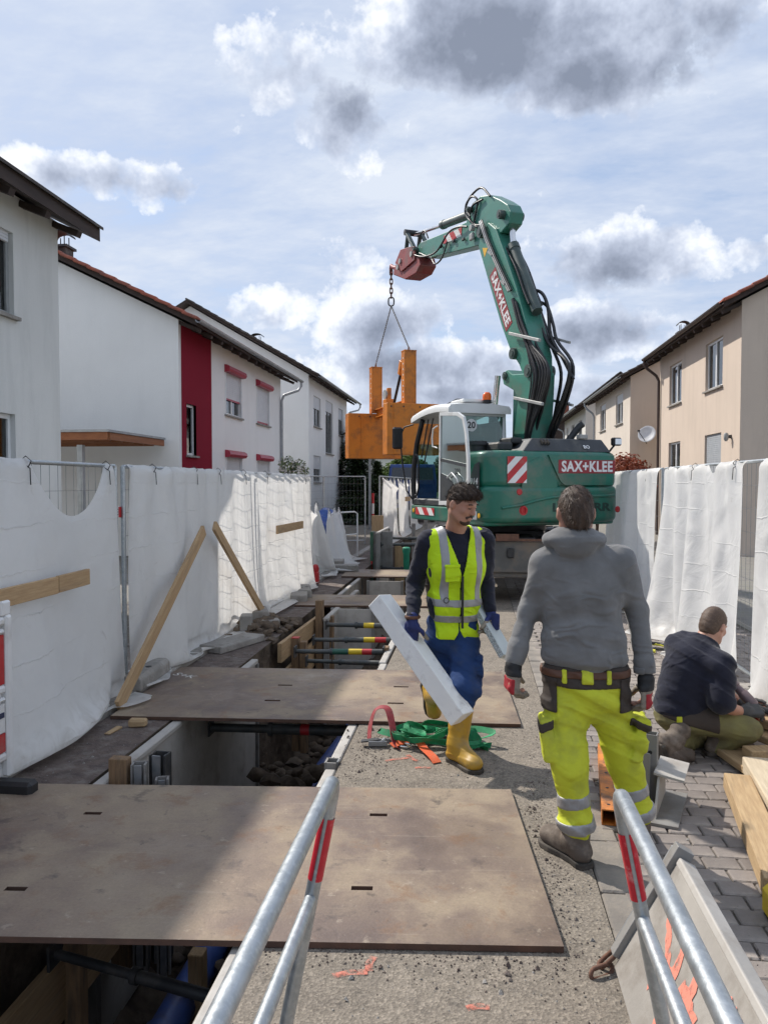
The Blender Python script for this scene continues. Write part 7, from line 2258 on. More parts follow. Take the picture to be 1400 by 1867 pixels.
def strands(parent, me, name, m, n, L, w, flow, seed, lift=.45):
    """thin tapering blades rooted on a scalp mesh and combed along flow"""
    rnd = random.Random(seed)
    vs = me.vertices
    k = len(vs)
    flow = Vector(flow)
    V, F = [], []
    for _ in range(n):
        q = vs[rnd.randrange(k)]
        nn = q.normal
        t = flow - nn * flow.dot(nn)
        t = (t.normalized() if t.length > .05 else nn.orthogonal()) + Vector((rnd.gauss(0, .35), rnd.gauss(0, .35), rnd.gauss(0, .35)))
        d0 = (nn * lift + t * .8).normalized(); d1 = (nn * lift * .2 + t + Vector((0, 0, -.15))).normalized()
        l = L * rnd.uniform(.5, 1.2); sd = d0.cross(nn + Vector((.01, .02, 0))).normalized() * w * rnd.uniform(.6, 1.3)
        p = q.co - nn * .002; p1 = p + d0 * l * .5; p2 = p1 + d1 * l * .5
        o = len(V)
        V += [p - sd, p + sd, p1 + sd * .8, p1 - sd * .8, p2]
        F += [(o, o + 1, o + 2, o + 3), (o + 3, o + 2, o + 4)]
    mb = MB(); mb.v = V; mb.f = F; mb.m = [0] * len(F)
    o = mb.build(name, m, parent)
    o['kind'] = 'stuff'
    return o

# =============================================================== worker in grey hoodie (seen from behind)
def person_hoodie():
    B = Vector((.64, 3.74, .012))
    J = rel(B)
    root = thing('person', 'worker in grey hoodie and yellow high-visibility trousers seen from behind', 'person', B)
    hd, nk = J(1048, 932, 3.74), J(1052, 985, 3.77)
    shL, shR = J(993, 1028, 3.77), J(1130, 1026, 3.79)
    elL, elR = J(966, 1108, 3.82), J(1161, 1112, 3.84)
    wrL, wrR = J(936, 1210, 3.73), J(1177, 1236, 3.76)
    ch, bl, pv = J(1060, 1075, 3.78), J(1062, 1165, 3.77), J(1067, 1258, 3.77)
    hpL, hpR = J(1030, 1275, 3.76), J(1104, 1272, 3.78)
    knL, knR = J(1038, 1395, 3.70), J(1138, 1388, 3.86)
    anL, anR = J(1050, 1540, 3.72), J(1160, 1525, 3.90)
    anL.z = anR.z = .118 - B.z
    lo, hi = (-.62, -.35, -.05), (.62, .4, 1.9)
    R3 = basis((-.1, 1, -.06))
    # skin: one continuous body
    S = SDF(lo, hi, .0075)
    head_sdf(S, hd, R3, nk - Vector((0, 0, .03)))
    S.cap(nk, ch, .07, .15, k=.05, flat=((0, 1, 0), .65)); S.cap(ch, pv, .15, .13, k=.05, flat=((0, 1, 0), .7))
    S.cap(shL, shR, .05, k=.05)
    for sh, el, wr, n_, t_ in ((shL, elL, wrL, 1, 1), (shR, elR, wrR, -1, -1)):
        S.chain([sh, el, wr], [.048, .042, .028], k=.03)
    for hp, kn, an in ((hpL, knL, anL), (hpR, knR, anR)):
        S.chain([hp, kn, an], [.08, .055, .04], k=.04)
    hand_sdf(S, wrL - Vector((.004, 0, .02)), (-.08, .05, -1), (.96, .25, -.05), (.25, .96, 0), curl=(.55, .7, .5), s=.98)
    hand_sdf(S, wrR - Vector((-.002, 0, .02)), (.04, .04, -1), (-.96, .25, 0), (-.25, .96, 0), curl=(.6, .75, .5), s=.98)
    place('body', S.mesh('body', M_SKIN), root)
    # hair
    r, f, u = R3
    S = SDF(hd - Vector((.16, .16, .2)), hd + Vector((.16, .16, .2)), .005)
    Rm = Matrix((r, f, u)).transposed()
    S.ell(hd + f * -.012 + u * .024, (.080, .104, .099), Rm, k=.02)
    S.ell(hd + f * -.052 + u * -.03, (.068, .058, .072), Rm, k=.03)
    S.warp(fold(.0035, 120, 70, 30, 1.0, 2.2)); S.warp(fold(.003, 60, 140, 40, 2.0, 2.0))
    S.cut(hd + f * .055 + u * .06, f * .8 - u * .5)
    S.cut(hd - u * .085, -u + f * -.0)
    S.cut(hd + f * .01 - u * .01, f * .9 - u * .45)
    hm = S.mesh('hair', M_HAIRL); ho = place('hair', hm, root)
    strands(ho, hm, 'hair_strands', M_HAIRL, 2600, .030, .0011, (.25, -.2, -1), 1, .3)
    # hoodie
    S = SDF((-.62, -.3, .75), (.62, .35, 1.75), .0075)
    S.ell(ch + Vector((0, 0, -.01)), (.205, .14, .20), k=.06)
    S.ell(bl, (.205, .145, .16), k=.08)
    S.ell(bl - Vector((-.005, 0, .085)), (.205, .145, .075), k=.05)
    S.cap(shL + Vector((.025, 0, .0)), shR - Vector((.025, 0, 0)), .074, k=.06)
    S.cap(nk - Vector((0, 0, .02)), ch, .10, .15, k=.06, flat=((0, 1, 0), .8))
    for sh, el, wr in ((shL, elL, wrL), (shR, elR, wrR)):
        S.chain([sh, el], [.070, .054], k=.05)
        S.chain([el, wr + (el - wr).normalized() * .025], [.054, .040], k=.03)
        d = (wr - el).normalized()
        S.cap(wr - d * .085, wr - d * .02, .049, .039, k=.02)
    S.warp(fold(.0050, 26, 10, 15, .4, 1.6)); S.warp(fold(.0030, 8, 30, 55, 2.1, 1.2))
    # stretch folds falling from the shoulders over the back
    S.warp(lambda X, Y, Z: .0035 * np.sin(46 * X + 4 * np.sin(5 * Z)) * np.clip((Z - .95) * 3, 0, 1) * np.clip((1.5 - Z) * 4, 0, 1))
    S.cut(pv + Vector((0, 0, .085)), (0.03, 0, -1))
    S.cut(wrL + (wrL - elL).normalized() * -.012, (wrL - elL)) if False else None
    # hood gathered at the nape
    hc = J(1047, 984, 3.70)
    S.ell(hc, (.135, .075, .045), k=.03); S.ell(hc + Vector((0, .03, .03)), (.108, .09, .038), k=.010); S.ell(hc + Vector((.01, .012, .012)), (.122, .088, .02), k=.004)
    S.ell(hc + Vector((.0, -.018, -.035)), (.09, .05, .05), k=.03)
    S.cap(hc + Vector((-.12, .03, .0)), hc + Vector((-.07, .12, -.02)), .03, .028, k=.03); S.cap(hc + Vector((.12, .03, 0)), hc + Vector((.08, .12, -.02)), .03, .028, k=.03)
    S.ell(nk + Vector((0, .02, .06)), (.072, .085, .09), k=.012, op='sub')
    hoodie = place('hoodie', S.mesh('hoodie', M_HOODIE), root)
    band(S, 'hem_rib', M_HOODIE, .004, [(pv + Vector((0, 0, .125)), (0, 0, 1)), (pv + Vector((0, 0, .088)), (0, 0, -1))], ball=(tuple(pv + Vector((0, 0, .1))), .27), parent=hoodie)
    # trousers
    S = SDF((-.42, -.32, .05), (.45, .35, 1.05), .0075)
    S.ell(pv + Vector((0, 0, .0)), (.168, .14, .135), k=.05)
    S.cap(pv + Vector((-.08, 0, .10)), pv + Vector((.08, 0, .10)), .12, k=.05, flat=((0, 1, 0), .95))
    for hp, kn, an, s_ in ((hpL, knL, anL, -1), (hpR, knR, anR, 1)):
        S.cap(hp, kn, .103, .083, k=.05)
        S.cap(kn, an + Vector((0, 0, .06)), .080, .072, k=.04)
        S.ell(an + Vector((0, 0, .085)), (.086, .09, .05), k=.03)
        o = hp.lerp(kn, .58) + Vector((s_ * .098, -.01, 0))
        S.rbox(o, (.018, .06, .09), .014, Matrix.Rotation(s_ * .12, 3, 'Y'), k=.014)
    S.warp(fold(.0062, 18, 14, 38, .9, 1.5)); S.warp(fold(.0038, 40, 20, 70, 2.6, 1.2))
    S.cut(pv + Vector((0, 0, .13)), (0, 0, 1))
    tr = place('trousers', S.mesh('trousers', M_HIVIS), root)
    band(S, 'waist_panel', M_BROWNF, .004, [(pv + Vector((0, 0, .035)), (0, 0, -1))], parent=tr)
    band(S, 'belt', M_LEATHER, .010, [(pv + Vector((0, 0, .118)), (0, 0, 1)), (pv + Vector((0, 0, .082)), (0, 0, -1))], parent=tr)
    for dx, w in ((-.01, .028), (-.115, .012), (.09, .012)):
        band(S, 'belt_loop', M_HIVIS, .014, [(pv + Vector((dx + w, 0, 0)), (1, 0, 0)), (pv + Vector((dx - w, 0, 0)), (-1, 0, 0)), (pv + Vector((0, 0, .125)), (0, 0, 1)), (pv + Vector((0, 0, .06)), (0, 0, -1)), (pv, (0, 1, 0))], parent=tr)
    for s_, hp, kn in ((-1, hpL, knL), (1, hpR, knR)):
        o = hp.lerp(kn, .36) + Vector((s_ * .115, -.02, 0))
        band(S, 'pocket_flap', M_BROWNF, .006, [(o + Vector((0, 0, .022)), (s_ * .4, 0, 1)), (o - Vector((0, 0, .022)), (-s_ * .4, 0, -1)), (o - Vector((s_ * .045, 0, 0)), (-s_, 0, 0))], parent=tr)
        hx = pv + Vector((s_ * .175, -.02, .0))
        band(S, 'holster_pocket', M_BROWNF, .010, [(hx + Vector((0, 0, .08)), (0, 0, 1)), (hx - Vector((0, 0, .085)), (0, 0, -1)), (hx - Vector((s_ * .03, 0, 0)), (-s_, 0, 0))], parent=tr)
    for kn, an in ((knL, anL), (knR, anR)):
        d = an - kn
        for t, hw in ((.45, .03), (.80, .032)):
            strip(S, 'reflective_band', M_REFL, kn + d * t, d, hw, ball=(tuple(kn + d * t), .16), parent=tr)
    # boots
    for an, td in ((anL, (-.55, .8, 0)), (anR, (.15, 1, 0))):
        S = SDF(an - Vector((.3, .3, .16)), an + Vector((.3, .36, .2)), .006)
        boot_sdf(S, an, td, (.06, .068), an + Vector((0, 0, .1)))
        S.warp(fold(.002, 60, 40, 80, .3))
        S.cut(an - Vector((0, 0, .108)), (0, 0, -1))
        b = place('boot', S.mesh('boot', M_BOOTB), root)
        sole_mesh(b, an, td, M_SOLE, drop=.118, th=.03)
    # gloves
    for nm, W, el, fv, nv, tv, cu in (('L', wrL, elL, (-.08, .05, -1), (.96, .25, -.05), (.25, .96, 0), (.55, .7, .5)), ('R', wrR, elR, (.04, .04, -1), (-.96, .25, 0), (-.25, .96, 0), (.6, .75, .5))):
        W = W - Vector((0, 0, .02))
        S = SDF(W - Vector((.14, .16, .24)), W + Vector((.14, .18, .08)), .004)
        hand_sdf(S, W, fv, nv, tv, curl=cu, s=1.16)
        S.cap(W + Vector((0, 0, .012)), W - Vector((0, 0, .03)), .037, .034, k=.012)
        g = place('glove', S.mesh('glove', M_GLOVEP), root)
        n_ = Vector(nv).normalized()
        band(S, 'glove_back', M_GLOVER, .002, [(W - n_ * .004, n_), (W - Vector((0, 0, .045)), (0, 0, 1))], parent=g)
        band(S, 'glove_cuff', M_GLOVEK, .0035, [(W - Vector((0, 0, .035)), (0, 0, -1))], parent=g)
person_hoodie()

# =============================================================== worker in yellow vest, walking towards us with foam bars
def person_vest():
    B = Vector((-.1, 5.1, .004))
    J = rel(B)
    root = thing('person', 'worker in yellow reflective vest and yellow rubber boots carrying white foam bars', 'person', B)
    hd, nk = J(842, 918, 5.08), J(832, 962, 5.20)
    shR, shL = J(779, 988, 5.18), J(881, 984, 5.26)
    elR, elL = J(756, 1066, 5.28), J(884, 1062, 5.38)
    wrR, wrL = J(752, 1128, 5.06), J(894, 1112, 5.25)
    ch, bl, pv = J(831, 1030, 5.21), J(826, 1100, 5.22), J(824, 1160, 5.25)
    hpR, hpL = J(803, 1172, 5.28), J(846, 1172, 5.24)
    knL, anL = J(846, 1255, 5.02), J(833, 1373, 4.97)
    knR, anR = J(818, 1262, 5.22), J(789, 1268, 5.62)
    anL.z = .117 - B.z
    body_f = (.42, -1, 0)
    R3 = basis((.76, -.56, -.34))
    lo, hi = (-.55, -.55, -.03), (.55, .75, 1.95)
    S = SDF(lo, hi, .0075)
    head_sdf(S, hd, R3, nk - Vector((0, 0, .03)))
    S.cap(nk, ch, .06, .14, k=.05, flat=((.28, -1, 0), .65)); S.cap(ch, pv, .14, .125, k=.05, flat=((.28, -1, 0), .7)); S.cap(shL, shR, .05, k=.05)
    for sh, el, wr in ((shL, elL, wrL), (shR, elR, wrR)):
        S.chain([sh, el, wr], [.048, .040, .028], k=.03)
    for hp, kn, an in ((hpL, knL, anL), (hpR, knR, anR)):
        S.chain([hp, kn, an], [.08, .055, .04], k=.04)
    HR = dict(f=(-.12, .12, -1), n=(.35, .9, .05), t=(.9, -.35, -.15), curl=(.35, .6, .5)); HL = dict(f=(.10, -.1, -1), n=(-.75, -.35, .05), t=(-.35, -.9, .1), curl=(.9, .8, .5))
    hand_sdf(S, wrR - Vector((0, .01, .02)), s=.98, **HR); hand_sdf(S, wrL - Vector((0, 0, .02)), s=.98, **HL)
    body = place('body', S.mesh('body', M_SKIN), root)
    r, f, u = R3
    Rm = Matrix((r, f, u)).transposed()
    # hair, longer on top, faded sides
    S = SDF(hd - Vector((.18, .18, .2)), hd + Vector((.18, .18, .22)), .005)
    S.ell(hd + f * .006 + u * .058, (.076, .106, .078), Rm, k=.02)
    S.ell(hd + f * .078 + u * .082, (.058, .034, .032), Rm, k=.02)
    S.ell(hd + f * -.012 + u * .024, (.0775, .101, .101), Rm, k=.012)
    S.warp(fold(.006, 70, 90, 40, .6, 2.4)); S.warp(fold(.005, 130, 60, 90, 1.6, 2.4))
    S.cut(hd + f * .072 + u * .050, -u * 1.0 + f * .35)
    S.cut(hd - u * .012, -u + f * .62)
    hm = S.mesh('hair', M_HAIRB); ho = place('hair', hm, root)
    strands(ho, hm, 'hair_strands', M_HAIRB, 2600, .030, .0012, tuple(f * 1.0 + r * .5 + u * .25), 2, .55)
    S = SDF(hd - Vector((.18, .18, .2)), hd + Vector((.18, .18, .22)), .005)
    S.ell(hd + f * -.010 + u * .022, (.0765, .0985, .099), Rm, k=.012); S.ell(hd + f * -.05 + u * -.025, (.062, .052, .065), Rm, k=.03)
    S.cut(hd + f * .03, f * .9 - u * .4); S.cut(hd - u * .07, -u)
    place('faded_sides', S.mesh('faded_sides', mat('hair_fade', (.16, .09, .06), (.09, .05, .035), 80, .8, bump=.001, bscale=250)), root)
    # short beard along the jaw, moustache
    S = SDF(hd - Vector((.16, .16, .2)), hd + Vector((.16, .16, .1)), .005)
    for a in (-1, 1):
        S.cap(hd + r * a * .063 + f * .005 - u * .045, hd + r * a * .036 + f * .055 - u * .098, .010, .013, k=.02)
        S.cap(hd + r * a * .004 + f * .098 - u * .055, hd + r * a * .026 + f * .088 - u * .066, .008, .008, k=.01)
    S.ell(hd + f * .066 - u * .103, (.033, .031, .027), Rm, k=.03)
    S.warp(fold(.0012, 120, 90, 100, .2, 2))
    S.ell(hd + f * .105 - u * .073, (.024, .02, .009), Rm, k=.004, op='sub')
    place('beard', S.mesh('beard', mat('beard_hair', (.07, .038, .025), (.035, .02, .014), 60, .7, bump=.002, bscale=200)), root)
    for a in (-1, 1):
        mb = MB(); c = hd + r * a * .032 + f * .0915 + u * .000
        mb.tube([c + r * -.012, c + f * .004 - u * .003, c + r * .012], .0032, 6); mb.build('eyelid', M_IRIS, body, smooth=60)
        mb = MB(); c = hd + r * a * .032 + f * .097 + u * .026
        mb.tube([c + r * -.017 - u * .001 - f * .001, c + u * .003, c + r * .018 - f * .005], .0045, 6); mb.build('eyebrow', M_HAIRB, body, smooth=60)
    # navy sweater
    ax = Vector(body_f).normalized(); sd = Vector((-ax.y, ax.x, 0))
    Rt = Matrix((sd, ax, Vector((0, 0, 1)))).transposed()
    def torso(S, g):
        S.ell(ch - Vector((0, 0, .01)), (.195 + g, .135 + g, .19 + g), Rt, k=.06)
        S.ell(bl, (.178 + g, .130 + g, .16), Rt, k=.08)
        S.cap(nk - Vector((0, 0, .045)), ch, .085 + g, .14 + g, k=.06, flat=(tuple(ax), .8))
        S.cap(shL.lerp(shR, .12), shR.lerp(shL, .12), .070 + g, k=.06)
    S = SDF((-.55, -.4, .70), (.5, .45, 1.72), .0075)
    torso(S, 0.0)
    for sh, el, wr in ((shL, elL, wrL), (shR, elR, wrR)):
        S.chain([sh, el], [.076, .060], k=.05); d = (wr - el).normalized()
        S.chain([el, wr - d * .01], [.060, .042], k=.03)
    S.warp(fold(.0045, 22, 16, 34, .8, 1.5)); S.warp(fold(.003, 10, 30, 70, 2.4, 1.2))
    S.ell(nk + Vector((0.02, -.02, .05)), (.068, .078, .075), k=.01, op='sub')
    S.cut(pv + Vector((0, 0, .0)), (0, 0, -1))
    sw = place('sweater', S.mesh('sweater', M_NAVY), root)
    # vest: grown torso, armholes and V neck cut out, open front
    S = SDF((-.42, -.34, .68), (.40, .40, 1.70), .0065)
    torso(S, .018)
    S.ell(pv + Vector((0, 0, .035)), (.205, .158, .12), Rt, k=.05)
    for sh, el, s_ in ((shL, elL, 1), (shR, elR, -1)):
        out_ = sd * (-1 if (sh - ch).dot(sd) < 0 else 1)
        S.cut(sh + out_ * .022, out_ + Vector((0, 0, -.10)))
    S.warp(fold(.004, 20, 14, 22, 1.9, 1.4)); S.warp(fold(.0024, 44, 20, 30, .5, 1.3))
    S.cut(pv + Vector((0, 0, .005)), (-.03, 0, -1))
    base = SDF.__new__(SDF); base.lo, base.h, base.n, base.ax, base.V = S.lo, S.h, S.n, S.ax, S.V.copy()
    # V neck opening and centre gap on the front half
    fc = ch + ax * .16
    X, Y, Z = np.meshgrid(*S.ax, indexing='ij', sparse=True)
    lat = (X - fc.x) * sd.x + (Y - fc.y) * sd.y + .012
    frontness = (X - ch.x) * ax.x + (Y - ch.y) * ax.y
    zt = nk.z - .02
    halfw = np.clip((Z - (ch.z - .075)) * .27, .0045, .20)
    gap = np.maximum(np.abs(lat) - halfw, -(frontness + (Z > zt - .03) * .10))
    hem = np.maximum(np.abs(lat) - np.clip((pv.z + .07 - Z) * .55, .0, .09), -frontness)
    V0 = S.V.copy()
    S.V = np.maximum(S.V, -gap).astype(np.float32); S.V = np.maximum(S.V, -hem).astype(np.float32)
    S.V = np.maximum(S.V, -(V0 + .012)).astype(np.float32)
    S.V = np.maximum(S.V, (Z - (nk.z + .015) + 0 * X + 0 * Y)).astype(np.float32)
    vest = place('vest', S.mesh('vest', M_VEST, 0), root)
    for z_, hw in ((bl.z + .018, .025), (bl.z - .090, .025)):
        strip(S, 'reflective_band', M_REFL, (0, 0, z_), (.03, 0, 1), hw, grow=.003, parent=vest)
    for s_ in (-1, 1):
        c_ = ch + sd * s_ * .118
        band(S, 'reflective_brace', M_REFL, .003, [(c_ + sd * .026, sd), (c_ - sd * .026, -sd), (Vector((0, 0, bl.z + .03)), (0, 0, -1))], parent=vest)
    # zip, pocket, loop
    mb = MB(); zc = lambda z: ch + ax * (.152 if z > bl.z else .15) - sd * .012 + Vector((0, 0, z - ch.z))
    mb.tube([zc(z) + Vector((0, 0, 0)) for z in (ch.z - .06, bl.z + .03, bl.z - .05, pv.z + .09)], .0085, 6); mb.build('zip', M_BLACK, vest, smooth=60)
    pk = ch - sd * .085 + ax * .155 - Vector((0, 0, .045))
    mb = MB(); mb.box(pk, (.10, .014, .10), Rt, bev=.005); mb.build('pocket', M_VEST, vest)
    mb = MB(); mb.box(pk + Vector((0, 0, .055)) + ax * .002, (.105, .02, .022), Rt, bev=.004); mb.build('pocket_flap', M_VEST, vest)
    mb = MB(); lp_ = bl - sd * .105 + ax * .145 + Vector((0, 0, .045)); mb.tube([lp_ + sd * .018 * math.cos(a) + Vector((0, 0, .018 * math.sin(a))) for a in [2 * math.pi * i / 12 for i in range(12)]], .003, 6, closed=True); mb.build('loop', M_BLACK, vest, smooth=60)
    # blue trousers tucked in the boots
    S = SDF((-.35, -.4, .18), (.35, .62, 1.02), .0075)
    S.ell(pv, (.165, .135, .13), Rt, k=.05); S.cap(pv + Vector((-.06, 0, .08)), pv + Vector((.06, 0, .08)), .115, k=.05)
    S.cap(hpL, knL, .108, .084, k=.05); S.cap(hpR, knR, .110, .086, k=.05)
    S.cap(knL, knL.lerp(anL, .5), .082, .064, k=.04); S.ell(knL + Vector((.02, .0, -.02)), (.09, .095, .075), k=.04)
    S.cap(knR, knR.lerp(anR, .45), .085, .068, k=.04)
    for hp, kn, s_ in ((hpL, knL, 1), (hpR, knR, -1)):
        S.rbox(hp.lerp(kn, .62) + Vector((s_ * .098, .02, 0)), (.014, .055, .08), .012, k=.014)
    S.warp(fold(.0055, 18, 14, 36, 1.2, 1.5)); S.warp(fold(.0035, 36, 24, 66, .2, 1.2))
    place('trousers', S.mesh('trousers', M_JEANS), root)
    # rubber boots
    td = (.62, -.78, 0)
    S = SDF(anL - Vector((.25, .34, .15)), anL + Vector((.32, .25, .36)), .006)
    boot_sdf(S, anL, td, (.066, .078), anL.lerp(knL, .66), L=.19)
    S.warp(fold(.0032, 14, 20, 55, .5, .8)); S.cut(anL - Vector((0, 0, .108)), (0, 0, -1)); S.cut(anL.lerp(knL, .70), (knL - anL))
    b = place('rubber_boot', S.mesh('rubber_boot', M_BOOTY), root)
    sole_mesh(b, anL, td, M_SOLE, drop=.118, th=.028, L=.19)
    td = (.18, .30, -1.0); upv = (.45, -1, -.1)
    S = SDF(anR - Vector((.25, .35, .35)), anR + Vector((.3, .3, .3)), .006)
    boot_sdf(S, anR, td, (.066, .076), anR.lerp(knR, .66), L=.19, up=upv)
    S.warp(fold(.0032, 14, 20, 55, 1.5, .8))
    b = place('rubber_boot', S.mesh('rubber_boot', M_BOOTY), root)
    sole_mesh(b, anR, td, M_SOLE, drop=.112, th=.03, L=.19, up=upv)
    # gloves
    for W, H in ((wrR - Vector((0, .01, .02)), HR), (wrL - Vector((0, 0, .02)), HL)):
        S = SDF(W - Vector((.16, .18, .24)), W + Vector((.16, .16, .1)), .004)
        hand_sdf(S, W, s=1.16, **H)
        S.cap(W + Vector((0, 0.01, .03)), W - Vector((0, 0, .03)), .038, .036, k=.012)
        g = place('glove', S.mesh('glove', M_GLOVEB), root)
        n_ = Vector(H['n']).normalized()
        band(S, 'glove_palm', M_GLOVEP, .0015, [(W + n_ * .012, -n_), (W - Vector((0, 0, .04)), (0, 0, 1))], parent=g)
    mb = MB(); mb.tube([wrR + Vector((.043 * math.cos(a), .043 * math.sin(a), .012)) for a in [2 * math.pi * i / 14 for i in range(14)]], .012, 6, closed=True); mb.build('wristband', M_LEATHER, root, smooth=60)
    return B, wrR, wrL
_vB, _vR, _vL = person_vest()

# the bars he carries
M_FOAM = mat('white_foam', (.90, .90, .885), (.84, .84, .825), 7.0, .8, bump=.003, bscale=16, dirt=(.38, .36, .34), dirt_amt=.22, dirt_scale=8.0)
def bar_obj(name, label, p0, p1, w, h, up, m, cat, jit=.0):
    p0, p1 = Vector(p0), Vector(p1)
    d = p1 - p0; L = d.length
    y = d.normalized(); z = Vector(up); z = (z - y * z.dot(y)).normalized(); x = y.cross(z)
    bm = bmesh.new(); bmesh.ops.create_cube(bm, size=1.0)
    bmesh.ops.scale(bm, vec=(w, L, h), verts=bm.verts)
    bmesh.ops.subdivide_edges(bm, edges=[e for e in bm.edges if abs((e.verts[0].co - e.verts[1].co).y) > L * .5], cuts=14, use_grid_fill=True)
    bmesh.ops.bevel(bm, geom=[e for e in bm.edges if e.calc_face_angle(0) > .5], offset=.004, segments=1, affect='EDGES')
    for vv in bm.verts:
        vv.co += Vector((mnoise.noise(vv.co * 9), 0, mnoise.noise(vv.co * 9 + Vector((5, 0, 0))))) * jit
    me = bpy.data.meshes.new(name); bm.to_mesh(me); bm.free(); me.materials.append(m)
    o = place(name, me)
    M4 = Matrix((x, y, z)).transposed().to_4x4(); M4.translation = (p0 + p1) / 2
    o.matrix_world = M4
    return tag(o, label, cat)
bar_obj('foam_bar', 'long white foam bar under the right hand of the vested worker', at(843, 1310, Y=4.86), at(692, 1094, Y=5.24), .14, .125, (.66, -.30, .55), M_FOAM, 'foam bar', .003)
def pebble_mat():
    m = bpy.data.materials.new('pebbled_foam'); nt = NT(m)
    out = N(nt, 'ShaderNodeOutputMaterial'); b = N(nt, 'ShaderNodeBsdfPrincipled'); v = coords(nt)
    vo = N(nt, 'ShaderNodeTexVoronoi', Scale=110.0); LK(nt, v, vo.inputs['Vector'])
    LK(nt, ramp(nt, vo.outputs['Distance'], [(.1, (.66, .68, .68)), (.7, (.30, .33, .34))]), b.inputs['Base Color']); b.inputs['Roughness'].default_value = .9
    bp = N(nt, 'ShaderNodeBump', Strength=1.0, Distance=.006); bp.invert = True; LK(nt, vo.outputs['Distance'], bp.inputs['Height']); LK(nt, bp.outputs[0], b.inputs['Normal'])
    LK(nt, b.outputs[0], out.inputs['Surface'])
    return m
o = bar_obj('foam_slab', 'grey-white pebbled foam slab in the left hand of the vested worker', at(872, 1105, Y=5.30), at(925, 1198, Y=5.08), .14, .045, (.8, -.5, .3), mat('pale_foam', (.55, .60, .60), (.47, .52, .52), 6, .8), 'foam slab', .001)
o.data.materials.append(pebble_mat())
for p in o.data.polygons:
    if abs(p.normal.x) > .8: p.material_index = 1

